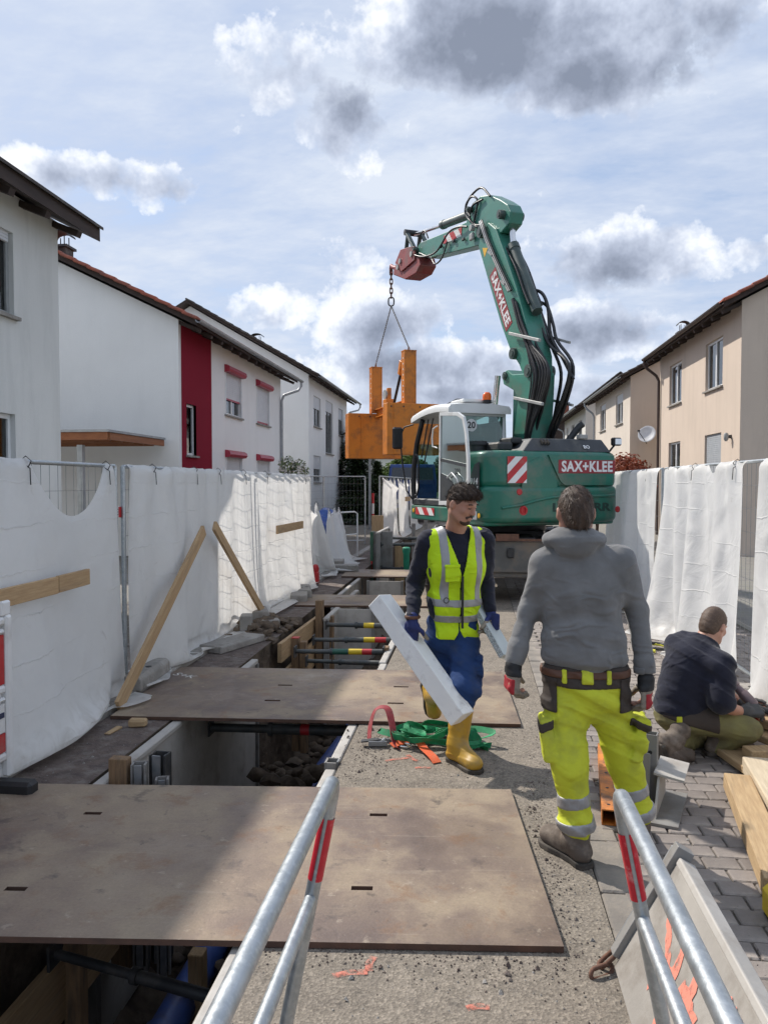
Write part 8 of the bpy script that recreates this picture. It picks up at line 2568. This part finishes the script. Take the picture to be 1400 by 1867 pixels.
# =============================================================== crouching worker on the right
def person_crouch():
    B = Vector((1.45, 5.3, .006))
    J = rel(B)
    root = thing('person', 'crouching worker in dark navy shirt using a drill by the timber pile', 'person', B)
    hd, nk = J(1300, 1140, 5.42), J(1282, 1172, 5.38)
    shL, shR = J(1240, 1178, 5.46), J(1311, 1216, 5.22)
    elR, wrR = J(1314, 1287, 5.14), J(1350, 1297, 5.24)
    elL, wrL = J(1300, 1250, 5.66), J(1352, 1282, 5.55)
    ch, bl, pv = J(1263, 1215, 5.36), J(1246, 1262, 5.33), J(1240, 1302, 5.33)
    hpL, hpR = J(1230, 1308, 5.40), J(1262, 1310, 5.26)
    knR, anR = J(1362, 1330, 5.20), J(1308, 1362, 5.30)
    knL, anL = J(1296, 1342, 5.66), J(1226, 1352, 5.14)
    R3 = basis((.66, .62, -.42))
    lo, hi = (-.45, -.5, -.03), (.75, .75, 1.15)
    S = SDF(lo, hi, .0075)
    head_sdf(S, hd, R3, nk - Vector((0, 0, .02)), s=.97)
    S.cap(nk, ch, .06, .14, k=.05); S.cap(ch, pv, .14, .125, k=.05); S.cap(shL, shR, .05, k=.05)
    S.chain([shR, elR, wrR], [.05, .046, .032], k=.03); S.chain([shL, elL, wrL], [.05, .044, .03], k=.03)
    S.chain([hpR, knR, anR], [.08, .055, .04], k=.04); S.chain([hpL, knL, anL], [.08, .055, .04], k=.04)
    HR = dict(f=(1, .15, .05), n=(.1, .5, -.85), t=(.0, .85, .5), curl=(.5, .7, .5)); HL = dict(f=(1, -.25, -.1), n=(-.1, -.6, -.8), t=(.1, -.6, .8), curl=(.5, .7, .5))
    hand_sdf(S, wrR + Vector((.015, 0, 0)), s=.98, **HR); hand_sdf(S, wrL + Vector((.015, 0, 0)), s=.98, **HL)
    place('body', S.mesh('body', M_SKIN), root)
    r, f, u = R3
    Rm = Matrix((r, f, u)).transposed()
    S = SDF(hd - Vector((.17, .17, .2)), hd + Vector((.17, .17, .2)), .005)
    S.ell(hd + f * -.010 + u * .026, (.0785, .101, .102), Rm, k=.02)
    S.ell(hd + f * -.05 + u * -.03, (.064, .056, .07), Rm, k=.03)
    S.warp(fold(.0016, 120, 90, 80, .6, 2.0))
    S.cut(hd + f * .06 + u * .065, f * .8 - u * .5); S.cut(hd - u * .08, -u); S.cut(hd + f * .02 - u * .015, f * .9 - u * .45)
    hm = S.mesh('hair', M_HAIRS); ho = place('hair', hm, root)
    strands(ho, hm, 'hair_strands', M_HAIRS, 2200, .012, .0009, tuple(f * .6 - u * .6), 3, .5)
    # shirt
    ax = (nk - pv).normalized()
    S = SDF((-.42, -.42, .18), (.45, .6, 1.1), .0075)
    S.ell(ch, (.19, .17, .19), k=.08); S.ell(bl, (.175, .16, .17), k=.09); S.ell(pv + Vector((-.0, 0, .05)), (.175, .165, .10), k=.06)
    S.cap(nk - ax * .02, ch, .085, .15, k=.07)
    S.cap(shL, shR, .088, k=.07)
    S.cap(shR, elR - Vector((0, 0, -.03)), .092, .088, k=.05); S.cap(shL, elL, .09, .08, k=.05)
    S.warp(fold(.006, 20, 16, 26, .9, 1.6)); S.warp(fold(.0035, 36, 30, 44, 2.2, 1.2))
    S.ell(nk + ax * .05 + Vector((.01, .02, .02)), (.066, .07, .06), k=.01, op='sub')
    S.cut(elR - Vector((0, 0, .012)), (.25, 0, -1)) if False else None
    S.cap(wrR, wrR, .01, k=0)
    sh = place('shirt', S.mesh('shirt', M_NAVY), root)
    # trousers
    S = SDF((-.42, -.42, -.02), (.7, .7, .62), .0075)
    S.ell(pv - Vector((0, 0, .0)), (.172, .16, .115), k=.06)
    S.cap(hpR, knR, .10, .078, k=.05); S.cap(knR, anR, .078, .062, k=.04)
    S.cap(hpL, knL, .10, .078, k=.05); S.cap(knL, anL + (knL - anL).normalized() * .10, .078, .062, k=.04)
    S.warp(fold(.006, 20, 22, 34, .7, 1.5)); S.warp(fold(.0035, 44, 30, 60, 2.8, 1.2))
    S.cut((0, 0, .004), (0, 0, -1))
    tr = place('trousers', S.mesh('trousers', M_KHAKI), root)
    band(S, 'waist_panel', M_BROWNF, .004, [(pv + Vector((.02, 0, -.03)), (-.25, 0, -1)), (pv + Vector((.20, 0, 0)), (1, 0, 0)), (pv + Vector((-.14, 0, 0)), (-1, 0, 0))], parent=tr)
    band(S, 'belt_loop', M_HIVIS, .007, [(pv + Vector((-.03, 0, 0)), (1, 0, 0)), (pv + Vector((-.065, 0, 0)), (-1, 0, 0)), (pv + Vector((0, 0, -.05)), (0, 0, -1))], parent=tr)
    0 and band(S, 'piping', M_HIVIS, .003, [(pv + Vector((0, 0, -.055)), (0.2, 0, 1)), (pv + Vector((0, 0, -.085)), (-.2, 0, -1)), (pv + Vector((.22, 0, 0)), (1, 0, 0)), (pv + Vector((0, .06, 0)), (0, 1, 0))], parent=tr)
    # boots: left one up on its toes, right one flat under the thigh
    td, upv = (.35, .25, -1), (.9, .35, .25)
    S = SDF(anL - Vector((.25, .25, .3)), anL + Vector((.3, .3, .25)), .006)
    boot_sdf(S, anL, td, (.06, .066), anL + Vector((.06, .05, .06)), L=.10, up=upv)
    S.warp(fold(.0025, 60, 40, 80, .3)); S.cut((0, 0, .002), (0, 0, -1))
    b = place('boot', S.mesh('boot', M_BOOTB), root)
    sole_mesh(b, anL, td, M_SOLE, L=.115, up=upv, drop=.112, th=.03)
    tp = J(1238, 1388, 5.12); tp.z = .045
    S = SDF(tp - Vector((.2, .2, .1)), tp + Vector((.25, .2, .2)), .006)
    S.cap(tp - Vector((.03, 0, 0)), tp + Vector((.06, .02, 0)), .05, .045, k=.03); S.cap(tp + Vector((-.005, .03, .01)), anL, .052, .056, k=.03)
    S.warp(fold(.0025, 60, 40, 80, .3)); S.cut((0, 0, .002), (0, 0, -1))
    place('boot_toe', S.mesh('boot_toe', M_BOOTB), b)
    S = SDF(anR - Vector((.25, .3, .2)), anR + Vector((.3, .3, .2)), .006)
    aR = Vector((anR.x, anR.y, .115))
    boot_sdf(S, aR, (.9, .1, 0), (.06, .066), aR + Vector((.02, 0, .08))); S.cut((0, 0, .004), (0, 0, -1))
    b = place('boot', S.mesh('boot', M_BOOTB), root)
    sole_mesh(b, aR, (.9, .1, 0), M_SOLE, drop=.112, th=.03)
    for W, H in ((wrR + Vector((.015, 0, 0)), HR), (wrL + Vector((.015, 0, 0)), HL)):
        S = SDF(W - Vector((.08, .16, .16)), W + Vector((.24, .16, .16)), .004)
        hand_sdf(S, W, s=1.14, **H); S.cap(W - Vector((.02, 0, 0)), W + Vector((.03, 0, 0)), .037, .036, k=.012)
        place('glove', S.mesh('glove', M_GLOVEG), root)
    return B + wrR
_cR = person_crouch()
# cordless impact driver in his hands
def drill():
    p = at(1366, 1288, Y=5.34)
    d = thing('cordless_drill', 'black and red cordless drill held by the crouching worker', 'drill', p)
    M_DR = mat('drill_red', (.30, .015, .02), (.22, .012, .016), 8, .45); M_DK = mat('drill_black', (.03, .03, .032), (.02, .02, .022), 8, .5)
    ax = Vector((-.45, .35, .5)).normalized()
    mb = MB(); mb.lathe([(.03, -.07), (.036, -.06), (.037, .03), (.03, .05), (.026, .09), (.034, .095), (.034, .115), (.02, .118)], (-.01, .03, .05), 18, axis=ax); mb.build('motor_housing', mat('drill_grey', (.22, .16, .17), (.15, .11, .12), 8, .45), d, smooth=40)
    mb = MB(); mb.tube([(.0, .0, .02), (.05, -.02, -.005), (.11, -.04, -.02), (.16, -.05, -.03)], [.022, .021, .02, .024], 12); mb.build('grip', M_DK, d, smooth=50)
    mb = MB(); mb.box((.20, -.05, -.04), (.07, .09, .10), bev=.012); bt = mb.build('battery', M_DR, d)
    mb = MB(); mb.box((.17, -.05, -.035), (.03, .085, .095), bev=.008); mb.build('battery_foot', M_DK, d)
    mb = MB(); mb.cyl(Vector((-.01, .03, .05)) - ax * .07, Vector((-.01, .03, .05)) - ax * .15, .005, n=8); mb.build('bit', M_CHROME, d)
drill()
# ------------------------------------------------------------------ lashing straps on the road
def strap(name, label, pts, w, m, cat='strap', up=(0, 0, 1), seg=6, hooks=()):
    pts = [Vector(p) for p in pts]
    Q = []
    for i in range(len(pts) - 1):
        p0, p1, p2, p3 = pts[max(i - 1, 0)], pts[i], pts[i + 1], pts[min(i + 2, len(pts) - 1)]
        for k in range(seg):
            t = k / seg
            Q.append(.5 * ((2 * p1) + (p2 - p0) * t + (2 * p0 - 5 * p1 + 4 * p2 - p3) * t * t + (3 * p1 - p0 - 3 * p2 + p3) * t ** 3))
    Q.append(pts[-1])
    s = thing(name, label, cat, (pts[0].x, pts[0].y, 0))
    mb = MB(); mb.ribbon(Q, w, .003, up); mb.build('webbing', m, s, world=True, smooth=50)
    return s
M_STG = mat('strap_green', (.015, .30, .115), (.01, .20, .08), 30, .7, bump=.0006, bscale=300, dirt=(.12, .2, .12), dirt_amt=.3, dirt_scale=12)
M_STR = mat('strap_red', (.33, .035, .045), (.22, .025, .03), 30, .7, bump=.0006, bscale=300, dirt=(.25, .16, .14), dirt_amt=.3, dirt_scale=12)
M_STO = mat('strap_orange', (.72, .12, .03), (.58, .09, .025), 30, .65, bump=.0006, bscale=300, dirt=(.4, .2, .12), dirt_amt=.25, dirt_scale=12)
sdv = lambda a, b=0.0, c=0.0: (lambda t: Vector((math.cos(a) , math.sin(a), c)))
strap('red_strap', 'red lashing strap standing up in a loop on the road', [(-.73, 5.30, .01), (-.735, 5.42, .10), (-.70, 5.47, .19), (-.62, 5.46, .20), (-.575, 5.36, .12), (-.54, 5.22, .03), (-.50, 5.16, .008)], .055, M_STR, up=lambda t: Vector((-.9 + 1.8 * t, -.1, .6)))
strap('orange_strap', 'orange lashing strap end lying in front of the green strap pile', [(-.56, 5.20, .02), (-.46, 5.27, .035), (-.38, 5.24, .04), (-.33, 5.12, .035), (-.27, 5.0, .03), (-.235, 4.94, .008)], .06, M_STO, up=lambda t: Vector((.1, -.25, 1)))
rnd = random.Random(21)
gp_pts = []
cx_, cy_ = -.26, 5.36
for i in range(58):
    a = i * .62 + rnd.uniform(-.2, .2)
    rr = .08 + .13 * rnd.random() + .05 * math.sin(i * .37)
    gp_pts.append((cx_ + rr * 1.75 * math.cos(a) + .02 * math.sin(i), cy_ + rr * .85 * math.sin(a), .02 + .055 * rnd.random() + .02 * (i % 3)))
gp_pts += [(.0, 5.25, .02), (.10, 5.22, .008)]
def gup(t):
    a = t * 70
    return Vector((.9 * math.cos(a), .9 * math.sin(a), .55 + .4 * math.sin(a * .7)))
strap('green_strap', 'tangled pile of green lashing strap on the road behind the yellow boot', gp_pts, .045, M_STG, up=gup)
strap('green_strap', 'flat green strap tail right of the yellow boot', [(-.10, 5.33, .012), (-.02, 5.31, .02), (.06, 5.30, .012), (.12, 5.28, .02)], .05, M_STG, up=lambda t: Vector((.0, -.6, 1)))
rt_ = thing('ratchet_buckle', 'steel ratchet buckle at the end of the red strap', 'buckle', (-.655, 5.2, .0))
mb = MB(); mb.box((0, 0, .028), (.13, .012, .035), .15, .003); mb.box((.01, .055, .028), (.13, .012, .035), .15, .003); mb.cyl((-.03, -.0, .03), (-.02, .06, .03), .014, n=10); mb.cyl((.03, .005, .035), (.04, .065, .035), .017, n=10); mb.build('frame', M_GALVD, rt_)
mb = MB(); mb.bar((.0, .03, .05), (-.12, .02, .035), .05, .008); mb.build('lever', M_DARK, rt_)
mb = MB(); mb.tube([(.16, -.04, .03), (.21, -.05, .03), (.235, -.02, .03), (.21, .005, .035), (.185, .0, .04)], .006, 8); mb.build('hook', M_CHROME, rt_, smooth=60)
# ------------------------------------------------------------------ trees, hedges and things farther down the street
M_BARK = mat('bark', (.10, .07, .05), (.05, .035, .027), 8.0, .9, bump=.01, stretch=(3, 3, .6))
def leaf_mat(name, c1, c2, tr=.25):
    return mat(name, c1, c2, 3.0, .6, trans=tr, obvar=.1, contrast=(.25, .75), spec=.3)
M_LEAF = leaf_mat('leaf_green', (.14, .21, .035), (.055, .095, .018))
M_LEAFD = leaf_mat('leaf_conifer', (.035, .06, .02), (.012, .024, .010), .1)
M_LEAFR = leaf_mat('leaf_copper', (.30, .07, .03), (.13, .035, .018))
M_LEAFP = leaf_mat('leaf_pale', (.30, .34, .20), (.10, .15, .05))
M_BLOSSOM = mat('blossom', (.78, .76, .70), None, 4, .7)
def tree(name, label, base, trunk_h, r_tr, clumps, n, size, m, cat='tree', droop=0.0, seed=0, group=None, blossom=0):
    """clumps: (dx,dy,z,rx,ry,rz); leaf faces spread through each clump, denser at its shell"""
    rnd = random.Random(seed)
    t = thing(name, label, cat, base, 0, group)
    mb = MB()
    pts = [(0, 0, -.05), (.03 * trunk_h, .02, trunk_h * .4), (-.02, .03 * trunk_h, trunk_h * .75), (.02, 0, trunk_h)]
    mb.tube(pts, [r_tr * 1.25, r_tr, r_tr * .75, r_tr * .4], 10)
    for (dx, dy, z, rx, ry, rz) in clumps:
        q = Vector((0, 0, trunk_h * rnd.uniform(.35, .9)))
        e = Vector((dx, dy, z))
        if (e - q).length > .3:
            mb.tube([q, q.lerp(e, .5) + Vector((0, 0, .1 * rz)), e], [r_tr * .45, r_tr * .3, r_tr * .12], 6)
    mb.build('trunk', M_BARK, t, smooth=50)
    V, F, MI = [], [], []
    tot = sum(c[3] * c[4] * c[5] for c in clumps) ** 1.0
    for (dx, dy, z, rx, ry, rz) in clumps:
        k = int(n * (rx * ry * rz) / tot) + 10
        for _ in range(k):
            d = Vector((rnd.gauss(0, 1), rnd.gauss(0, 1), rnd.gauss(0, 1))).normalized()
            rr = rnd.uniform(.35, 1.08) ** .6
            p = Vector((dx + d.x * rx * rr, dy + d.y * ry * rr, z + d.z * rz * rr))
            s = size * rnd.uniform(.6, 1.4)
            nrm = (d + Vector((rnd.uniform(-1, 1), rnd.uniform(-1, 1), rnd.uniform(-.4, 1.2)))).normalized()
            a = nrm.orthogonal().normalized(); a.rotate(Matrix.Rotation(rnd.uniform(0, 6.28), 3, nrm)); b = nrm.cross(a)
            if droop: b = (b * .4 + Vector((0, 0, -droop))).normalized()
            o = len(V)
            V += [p - a * s * .35, p + b * s * .55 - a * s * .05, p + a * s * .35, p - b * s * .55]
            F.append((o, o + 1, o + 2, o + 3))
            MI.append(1 if blossom and rnd.random() < blossom else 0)
    mb = MB(); mb.v = V; mb.f = F; mb.m = MI
    mb.build('crown', [m, M_BLOSSOM] if blossom else m, t)
    return t
def conifer(name, label, base, h, r, n, size, m, seed=0):
    rnd = random.Random(seed)
    t = thing(name, label, 'tree', base)
    mb = MB(); mb.tube([(0, 0, -.05), (0, 0, h * .5), (0, 0, h * .97)], [.12, .08, .02], 8); mb.build('trunk', M_BARK, t, smooth=50)
    V, F = [], []
    for _ in range(n):
        z = min(h * .985, h * (rnd.random() ** 1.15) * .97 + .1)
        R = r * max(0.0, 1 - z / h) ** .7 * (1 + .18 * math.sin(z * 7 + rnd.random())) + .04
        a = rnd.uniform(0, 6.283)
        rr = R * rnd.uniform(.45, 1.08)
        p = Vector((math.cos(a) * rr, math.sin(a) * rr, z))
        out_ = Vector((math.cos(a), math.sin(a), rnd.uniform(-.5, .5))).normalized()
        sd = out_.cross(Vector((0, 0, 1))).normalized()
        s = size * rnd.uniform(.6, 1.3)
        o = len(V)
        V += [p - sd * s * .25, p + out_ * s * .7, p + sd * s * .25, p - out_ * s * .5 + Vector((0, 0, s * .15))]
        F.append((o, o + 1, o + 2, o + 3))
    mb = MB(); mb.v = V; mb.f = F; mb.m = [0] * len(F)
    mb.build('crown', m, t)
conifer('conifer_tree', 'tall dark conifer in front of the farthest left house', (-6.3, 41.0, 0), 5.6, 1.9, 8000, .27, M_LEAFD, 1)
conifer('conifer_tree', 'dark thuja behind the bare mesh fence on the left', (-5.2, 34.0, 0), 3.3, 1.1, 6000, .2, M_LEAFD, 2)
conifer('conifer_tree', 'smaller green thuja right of the dark one', (-4.55, 36.0, 0), 2.9, .8, 4500, .18, mat('thuja', (.07, .11, .03), (.03, .05, .015), 3, .7, trans=.1), 3)
tree('street_tree', 'leafy green tree under the hanging orange box', (-5.2, 60, 0), 2.0, .14, [(-1.0, 0, 2.4, 1.3, 1.2, 1.1), (.5, 0, 2.7, 1.3, 1.2, 1.1), (1.6, .5, 2.2, 1.2, 1.2, 1.0), (-.2, .3, 3.4, 1.1, 1.1, .8)], 7000, .26, M_LEAF, seed=3)
tree('street_tree', 'darker leafy tree seen through the excavator cab', (-2.2, 66, 0), 2.0, .14, [(-.8, 0, 2.4, 1.4, 1.2, 1.2), (.8, 0, 2.8, 1.4, 1.2, 1.1), (0, .3, 3.6, 1.2, 1.1, .8)], 5000, .26, M_LEAFD, seed=4)
tree('street_tree', 'broad green tree far down the street centre', (1.5, 85, 0), 3.0, .2, [(-2.0, 0, 3.0, 2.2, 2, 1.8), (1.5, 0, 3.4, 2.4, 2, 1.8), (0, 0, 4.6, 1.8, 2, 1.3)], 5000, .36, M_LEAF, seed=5)
tree('street_tree', 'green tree far behind the excavator engine hood', (7.0, 92, 0), 3.0, .2, [(-2.0, 0, 3.0, 2.2, 2, 1.8), (1.5, 0, 3.4, 2.4, 2, 1.8), (0, 0, 4.4, 1.8, 2, 1.3)], 4500, .36, M_LEAF, seed=6)
tree('flowering_shrub', 'pale flowering shrub against the white house above the left fence', (-5.45, 22.6, 0), 1.4, .04, [(0, 0, 1.7, .38, .35, .55), (.2, .1, 2.15, .3, .3, .4), (-.15, 0, 2.35, .25, .25, .33)], 1800, .09, M_LEAFP, cat='shrub', seed=7, blossom=.4)
for i, (x, y, s_, lab) in enumerate(((4.0, 21.3, 1.2, 'copper-leaved hedge bush above the right tarpaulin, nearest'), (4.05, 23.2, 1.15, 'copper-leaved hedge bush beside the downpipe'), (3.9, 25.4, 1.22, 'copper-leaved hedge bush behind the excavator tail'))):
    tree('hedge_bush', lab, (x, y, 0), 1.3, .05, [(0, 0, 1.5 * s_, .8, .9, .75), (.2, .4, 1.75 * s_, .6, .7, .55), (-.1, -.4, 1.7 * s_, .55, .6, .6)], 2600, .10, M_LEAFR, cat='hedge', seed=20 + i, group='copper hedge by the right houses')
tree('garden_bush', 'green garden bush at the foot of the pale beige house', (5.2, 43.0, 0), 1.5, .05, [(0, 0, 2.4, .9, .9, 1.1), (.1, .5, 3.2, .7, .7, .8)], 1800, .16, M_LEAF, cat='shrub', seed=30)
tree('garden_bush', 'light green bush behind the bare mesh fence, right of the thujas', (-4.0, 40.0, 0), 1.4, .05, [(0, 0, 1.5, .9, .9, 1.0), (.6, .4, 1.9, .7, .7, .7)], 2200, .15, M_LEAF, cat='shrub', seed=31)
# bare mesh fence, pole and blue things beyond the left tarpaulins
fence('bare mesh fence panel in front of the dark conifers', (-4.35, 22.0, .04), (-3.2, 22.4, .04), 2.0)
fence('bare mesh fence panel receding beside the white houses', (-4.4, 18.4, .04), (-4.35, 21.9, .04), 2.0)
pl = thing('street_pole', 'thin grey pole behind the hanging orange box', 'pole', (-4.1, 30, 0))
mb = MB(); mb.cyl((0, 0, 0), (0, 0, 3.6), .055, .045, 12); mb.build('shaft', M_GALVD, pl, smooth=50)
mb = MB(); mb.cyl((0, 0, 3.6), (0, 0, 3.64), .06, n=12); mb.build('cap', M_DARK, pl)
rw = thing('marker_post', 'red and white marker post by the far tarpaulins', 'post', (-2.95, 22.3, 0))
for k in range(5):
    mb = MB(); mb.cyl((0, 0, .05 + k * .3), (0, 0, .35 + k * .3), .035, n=12); mb.build('segment', M_RED if k % 2 == 0 else M_WHITE, rw, smooth=50)
def blue_heap():
    S = SDF((-.7, -1.0, -.02), (.7, 1.0, 1.3), .025)
    S.ell((0, 0, .55), (.5, .8, .5), k=.2); S.ell((.1, .3, .85), (.3, .4, .3), k=.2); S.ell((-.1, -.4, .35), (.45, .45, .4), k=.2)
    S.warp(lambda X, Y, Z: .03 * np.sin(11 * X + 7 * Z + 2 * np.sin(6 * Y)) + .02 * np.sin(17 * Y + 9 * Z))
    S.cut((0, 0, 0.005), (0, 0, -1))
    o = place('covered_stack', S.mesh('covered_stack', mat('blue_sheet', (.035, .10, .36), (.022, .065, .24), 3, .35, bump=.004, bscale=12)))
    o.location = (-3.75, 18.3, .045)
    tag(o, 'material stack under a blue plastic sheet beyond the left tarpaulins', 'covered stack')
blue_heap()
wb = thing('barrier_frame', 'white tubular barrier frame in front of the blue sheet', 'barrier', (-3.35, 17.6, .045))
mb = MB(); mb.tube([(0, 0, 0), (0, 0, 1.05), (.08, .1, 1.1), (.45, .9, 1.1), (.5, 1.0, 1.05), (.5, 1.0, 0)], .02, 8); mb.tube([(0, 0, .55), (.5, 1.0, .55)], .016, 8); mb.build('frame', M_WHITE, wb, smooth=50)
# crumpled cloths farther along
tarp('crumpled white tarpaulin slumped at the end of the third fence panel', -1, -3.15, 14.3, 15.9, [(.02, .02), (.5, .45)], ztop=1.45, slack=1.14, fold=.04, nf=4, length=1.5, seed=11, lean=.35, ns=26, nt_=26, bottom=[(0, (-2.85, 14.5, .06)), (.5, (-2.7, 15.1, .06)), (1, (-2.55, 15.6, .06))], steps=70)
tarp('white tarpaulin draped over a low stack before the blue sheet', -1, -3.2, 16.4, 18.4, [(.1, .1), (.45, .45), (.75, .72)], ztop=1.28, slack=1.16, fold=.04, nf=4, length=1.3, seed=12, lean=.4, ns=28, nt_=24, bottom=[(0, (-2.9, 16.6, .06)), (.4, (-2.62, 16.9, .06)), (1, (-2.5, 18.1, .06))], steps=70)
fence('mesh fence panel under the first far tarpaulin', (-2.75, 22.2, .03), (-2.7, 25.7, .03))
fence('mesh fence panel under the second far tarpaulin', (-2.7, 25.9, .03), (-2.6, 29.4, .03))
fence('mesh fence panel under the third far tarpaulin', (-2.6, 29.6, .03), (-2.5, 33.1, .03))
tarp('first far tarpaulin beyond the trench with ragged top', -1, -2.68, 22.2, 25.7, [(.02, .02), (.3, .25), (.6, .6), (.95, .95)], slack=1.14, fold=.04, nf=5, length=1.85, seed=13, lean=.3, ns=30, nt_=24, ztop=2.0, steps=70)
tarp('second far tarpaulin beyond the trench with a small board on it', -1, -2.6, 25.9, 29.4, [(.02, .02), (.35, .3), (.7, .7), (.95, .95)], slack=1.14, fold=.04, nf=5, length=1.85, seed=14, lean=.3, ns=30, nt_=24, ztop=2.0, steps=70)
tarp('third far tarpaulin just left of the excavator cab', -1, -2.5, 29.6, 33.1, [(.02, .02), (.35, .33), (.7, .7), (.95, .95)], slack=1.12, fold=.04, nf=5, length=1.85, seed=15, lean=.25, ns=30, nt_=24, ztop=2.0, steps=70)
plank('small board fixed on the second far tarpaulin', (-2.38, 26.6, 1.3), (-2.38, 28.4, 1.28), .16, .04)
# far trench posts beside the cab
for i, (x, y, h, lab) in enumerate(((-1.65, 20.9, .75, 'grey post stub beside the cab, left of the row'), (-1.35, 21.4, .85, 'grey post stub beside the cab, middle of the row'), (-1.05, 21.8, 1.05, 'tall grey post beside the cab step'))):
    post(lab, x, y, -.2, h, .1, .12, M_STEELG, name='steel_post') if 'post' in globals() else None
# lorry far behind the cab
M_DGLASS = mat('tinted_glass', (.02, .024, .028), (.012, .014, .016), 3, .08, spec=.8)
def lorry():
    L = thing('lorry', 'blue-cabbed lorry parked far down the street behind the tarpaulins', 'lorry', (-3.0, 37.0, 0), R_(6))
    mb = MB(); V = [(-1.15, -.9, .7), (1.15, -.9, .7), (1.15, -.9, 2.0), (1.05, -.75, 2.75), (-1.05, -.75, 2.75), (-1.15, -.9, 2.0)]
    mb.add(V + [(x, 1.0, z) for x, y, z in V], [(0, 1, 2, 5), (5, 2, 3, 4), (6, 11, 8, 7), (11, 10, 9, 8), (0, 6, 7, 1), (1, 7, 8, 2), (2, 8, 9, 3), (3, 9, 10, 4), (4, 10, 11, 5), (5, 11, 6, 0)])
    cab_ = mb.build('cab', mat('lorry_blue', (.02, .07, .28), (.015, .05, .2), 2, .35), L, bevel=.05, fix=True)
    mb = MB(); mb.add([(-1.0, -.915, 2.02), (1.0, -.915, 2.02), (.95, -.80, 2.6), (-.95, -.80, 2.6)], [(0, 1, 2, 3)]); mb.build('windscreen', M_DGLASS, cab_)
    for s in (-1, 1):
        mb = MB(); mb.add([(s * 1.153, -.6, 2.0), (s * 1.153, .5, 2.0), (s * 1.09, .5, 2.6), (s * 1.09, -.5, 2.6)], [(0, 1, 2, 3)]); mb.build('side_window', M_DGLASS, cab_)
        mb = MB(); mb.box((s * .8, -.92, 1.0), (.35, .04, .2), bev=.02); mb.build('headlight', M_CHROME if 'M_CHROME' in globals() else M_WHITE, L)
    mb = MB(); mb.box((0, 3.6, 1.5), (2.4, 4.8, 1.1), bev=.03); mb.build('body', M_WHITE, L)
    mb = MB(); mb.box((0, 2.5, .75), (1.2, 7.0, .3)); mb.build('chassis', M_DARK, L)
    for y in (0, 4.6):
        for s in (-1, 1):
            mb = MB(); mb.lathe([(.3, -.15), (.47, -.14), (.5, 0), (.47, .14), (.3, .15)], (s * 1.0, y, .5), 20, axis=(1, 0, 0)); mb.build('wheel', M_BLACK, L, smooth=40)
    mb = MB(); mb.box((.4, 2.0, 2.35), (.9, 1.4, .6), bev=.05); mb.build('orange_load', mat('load_orange', (.5, .1, .02)), L)
lorry()
# timber stack right of the excavator, between its tail and the fence
for i, (z, rz, lab) in enumerate(((.1, .1, 'lowest grey plank of the stack by the right fence'), (.19, -.05, 'middle grey plank of the stack by the right fence'), (.28, .2, 'top grey plank of the stack by the right fence'))):
    block(lab, (1.95, 12.3, z - .06), (.3, 2.2, .07), rz, M_WOODY, 'stacked_plank', 'plank')
block('grey concrete block leaning in front of the right crumpled tarpaulin', (1.85, 11.2, .28), (.18, .5, .5), .5)
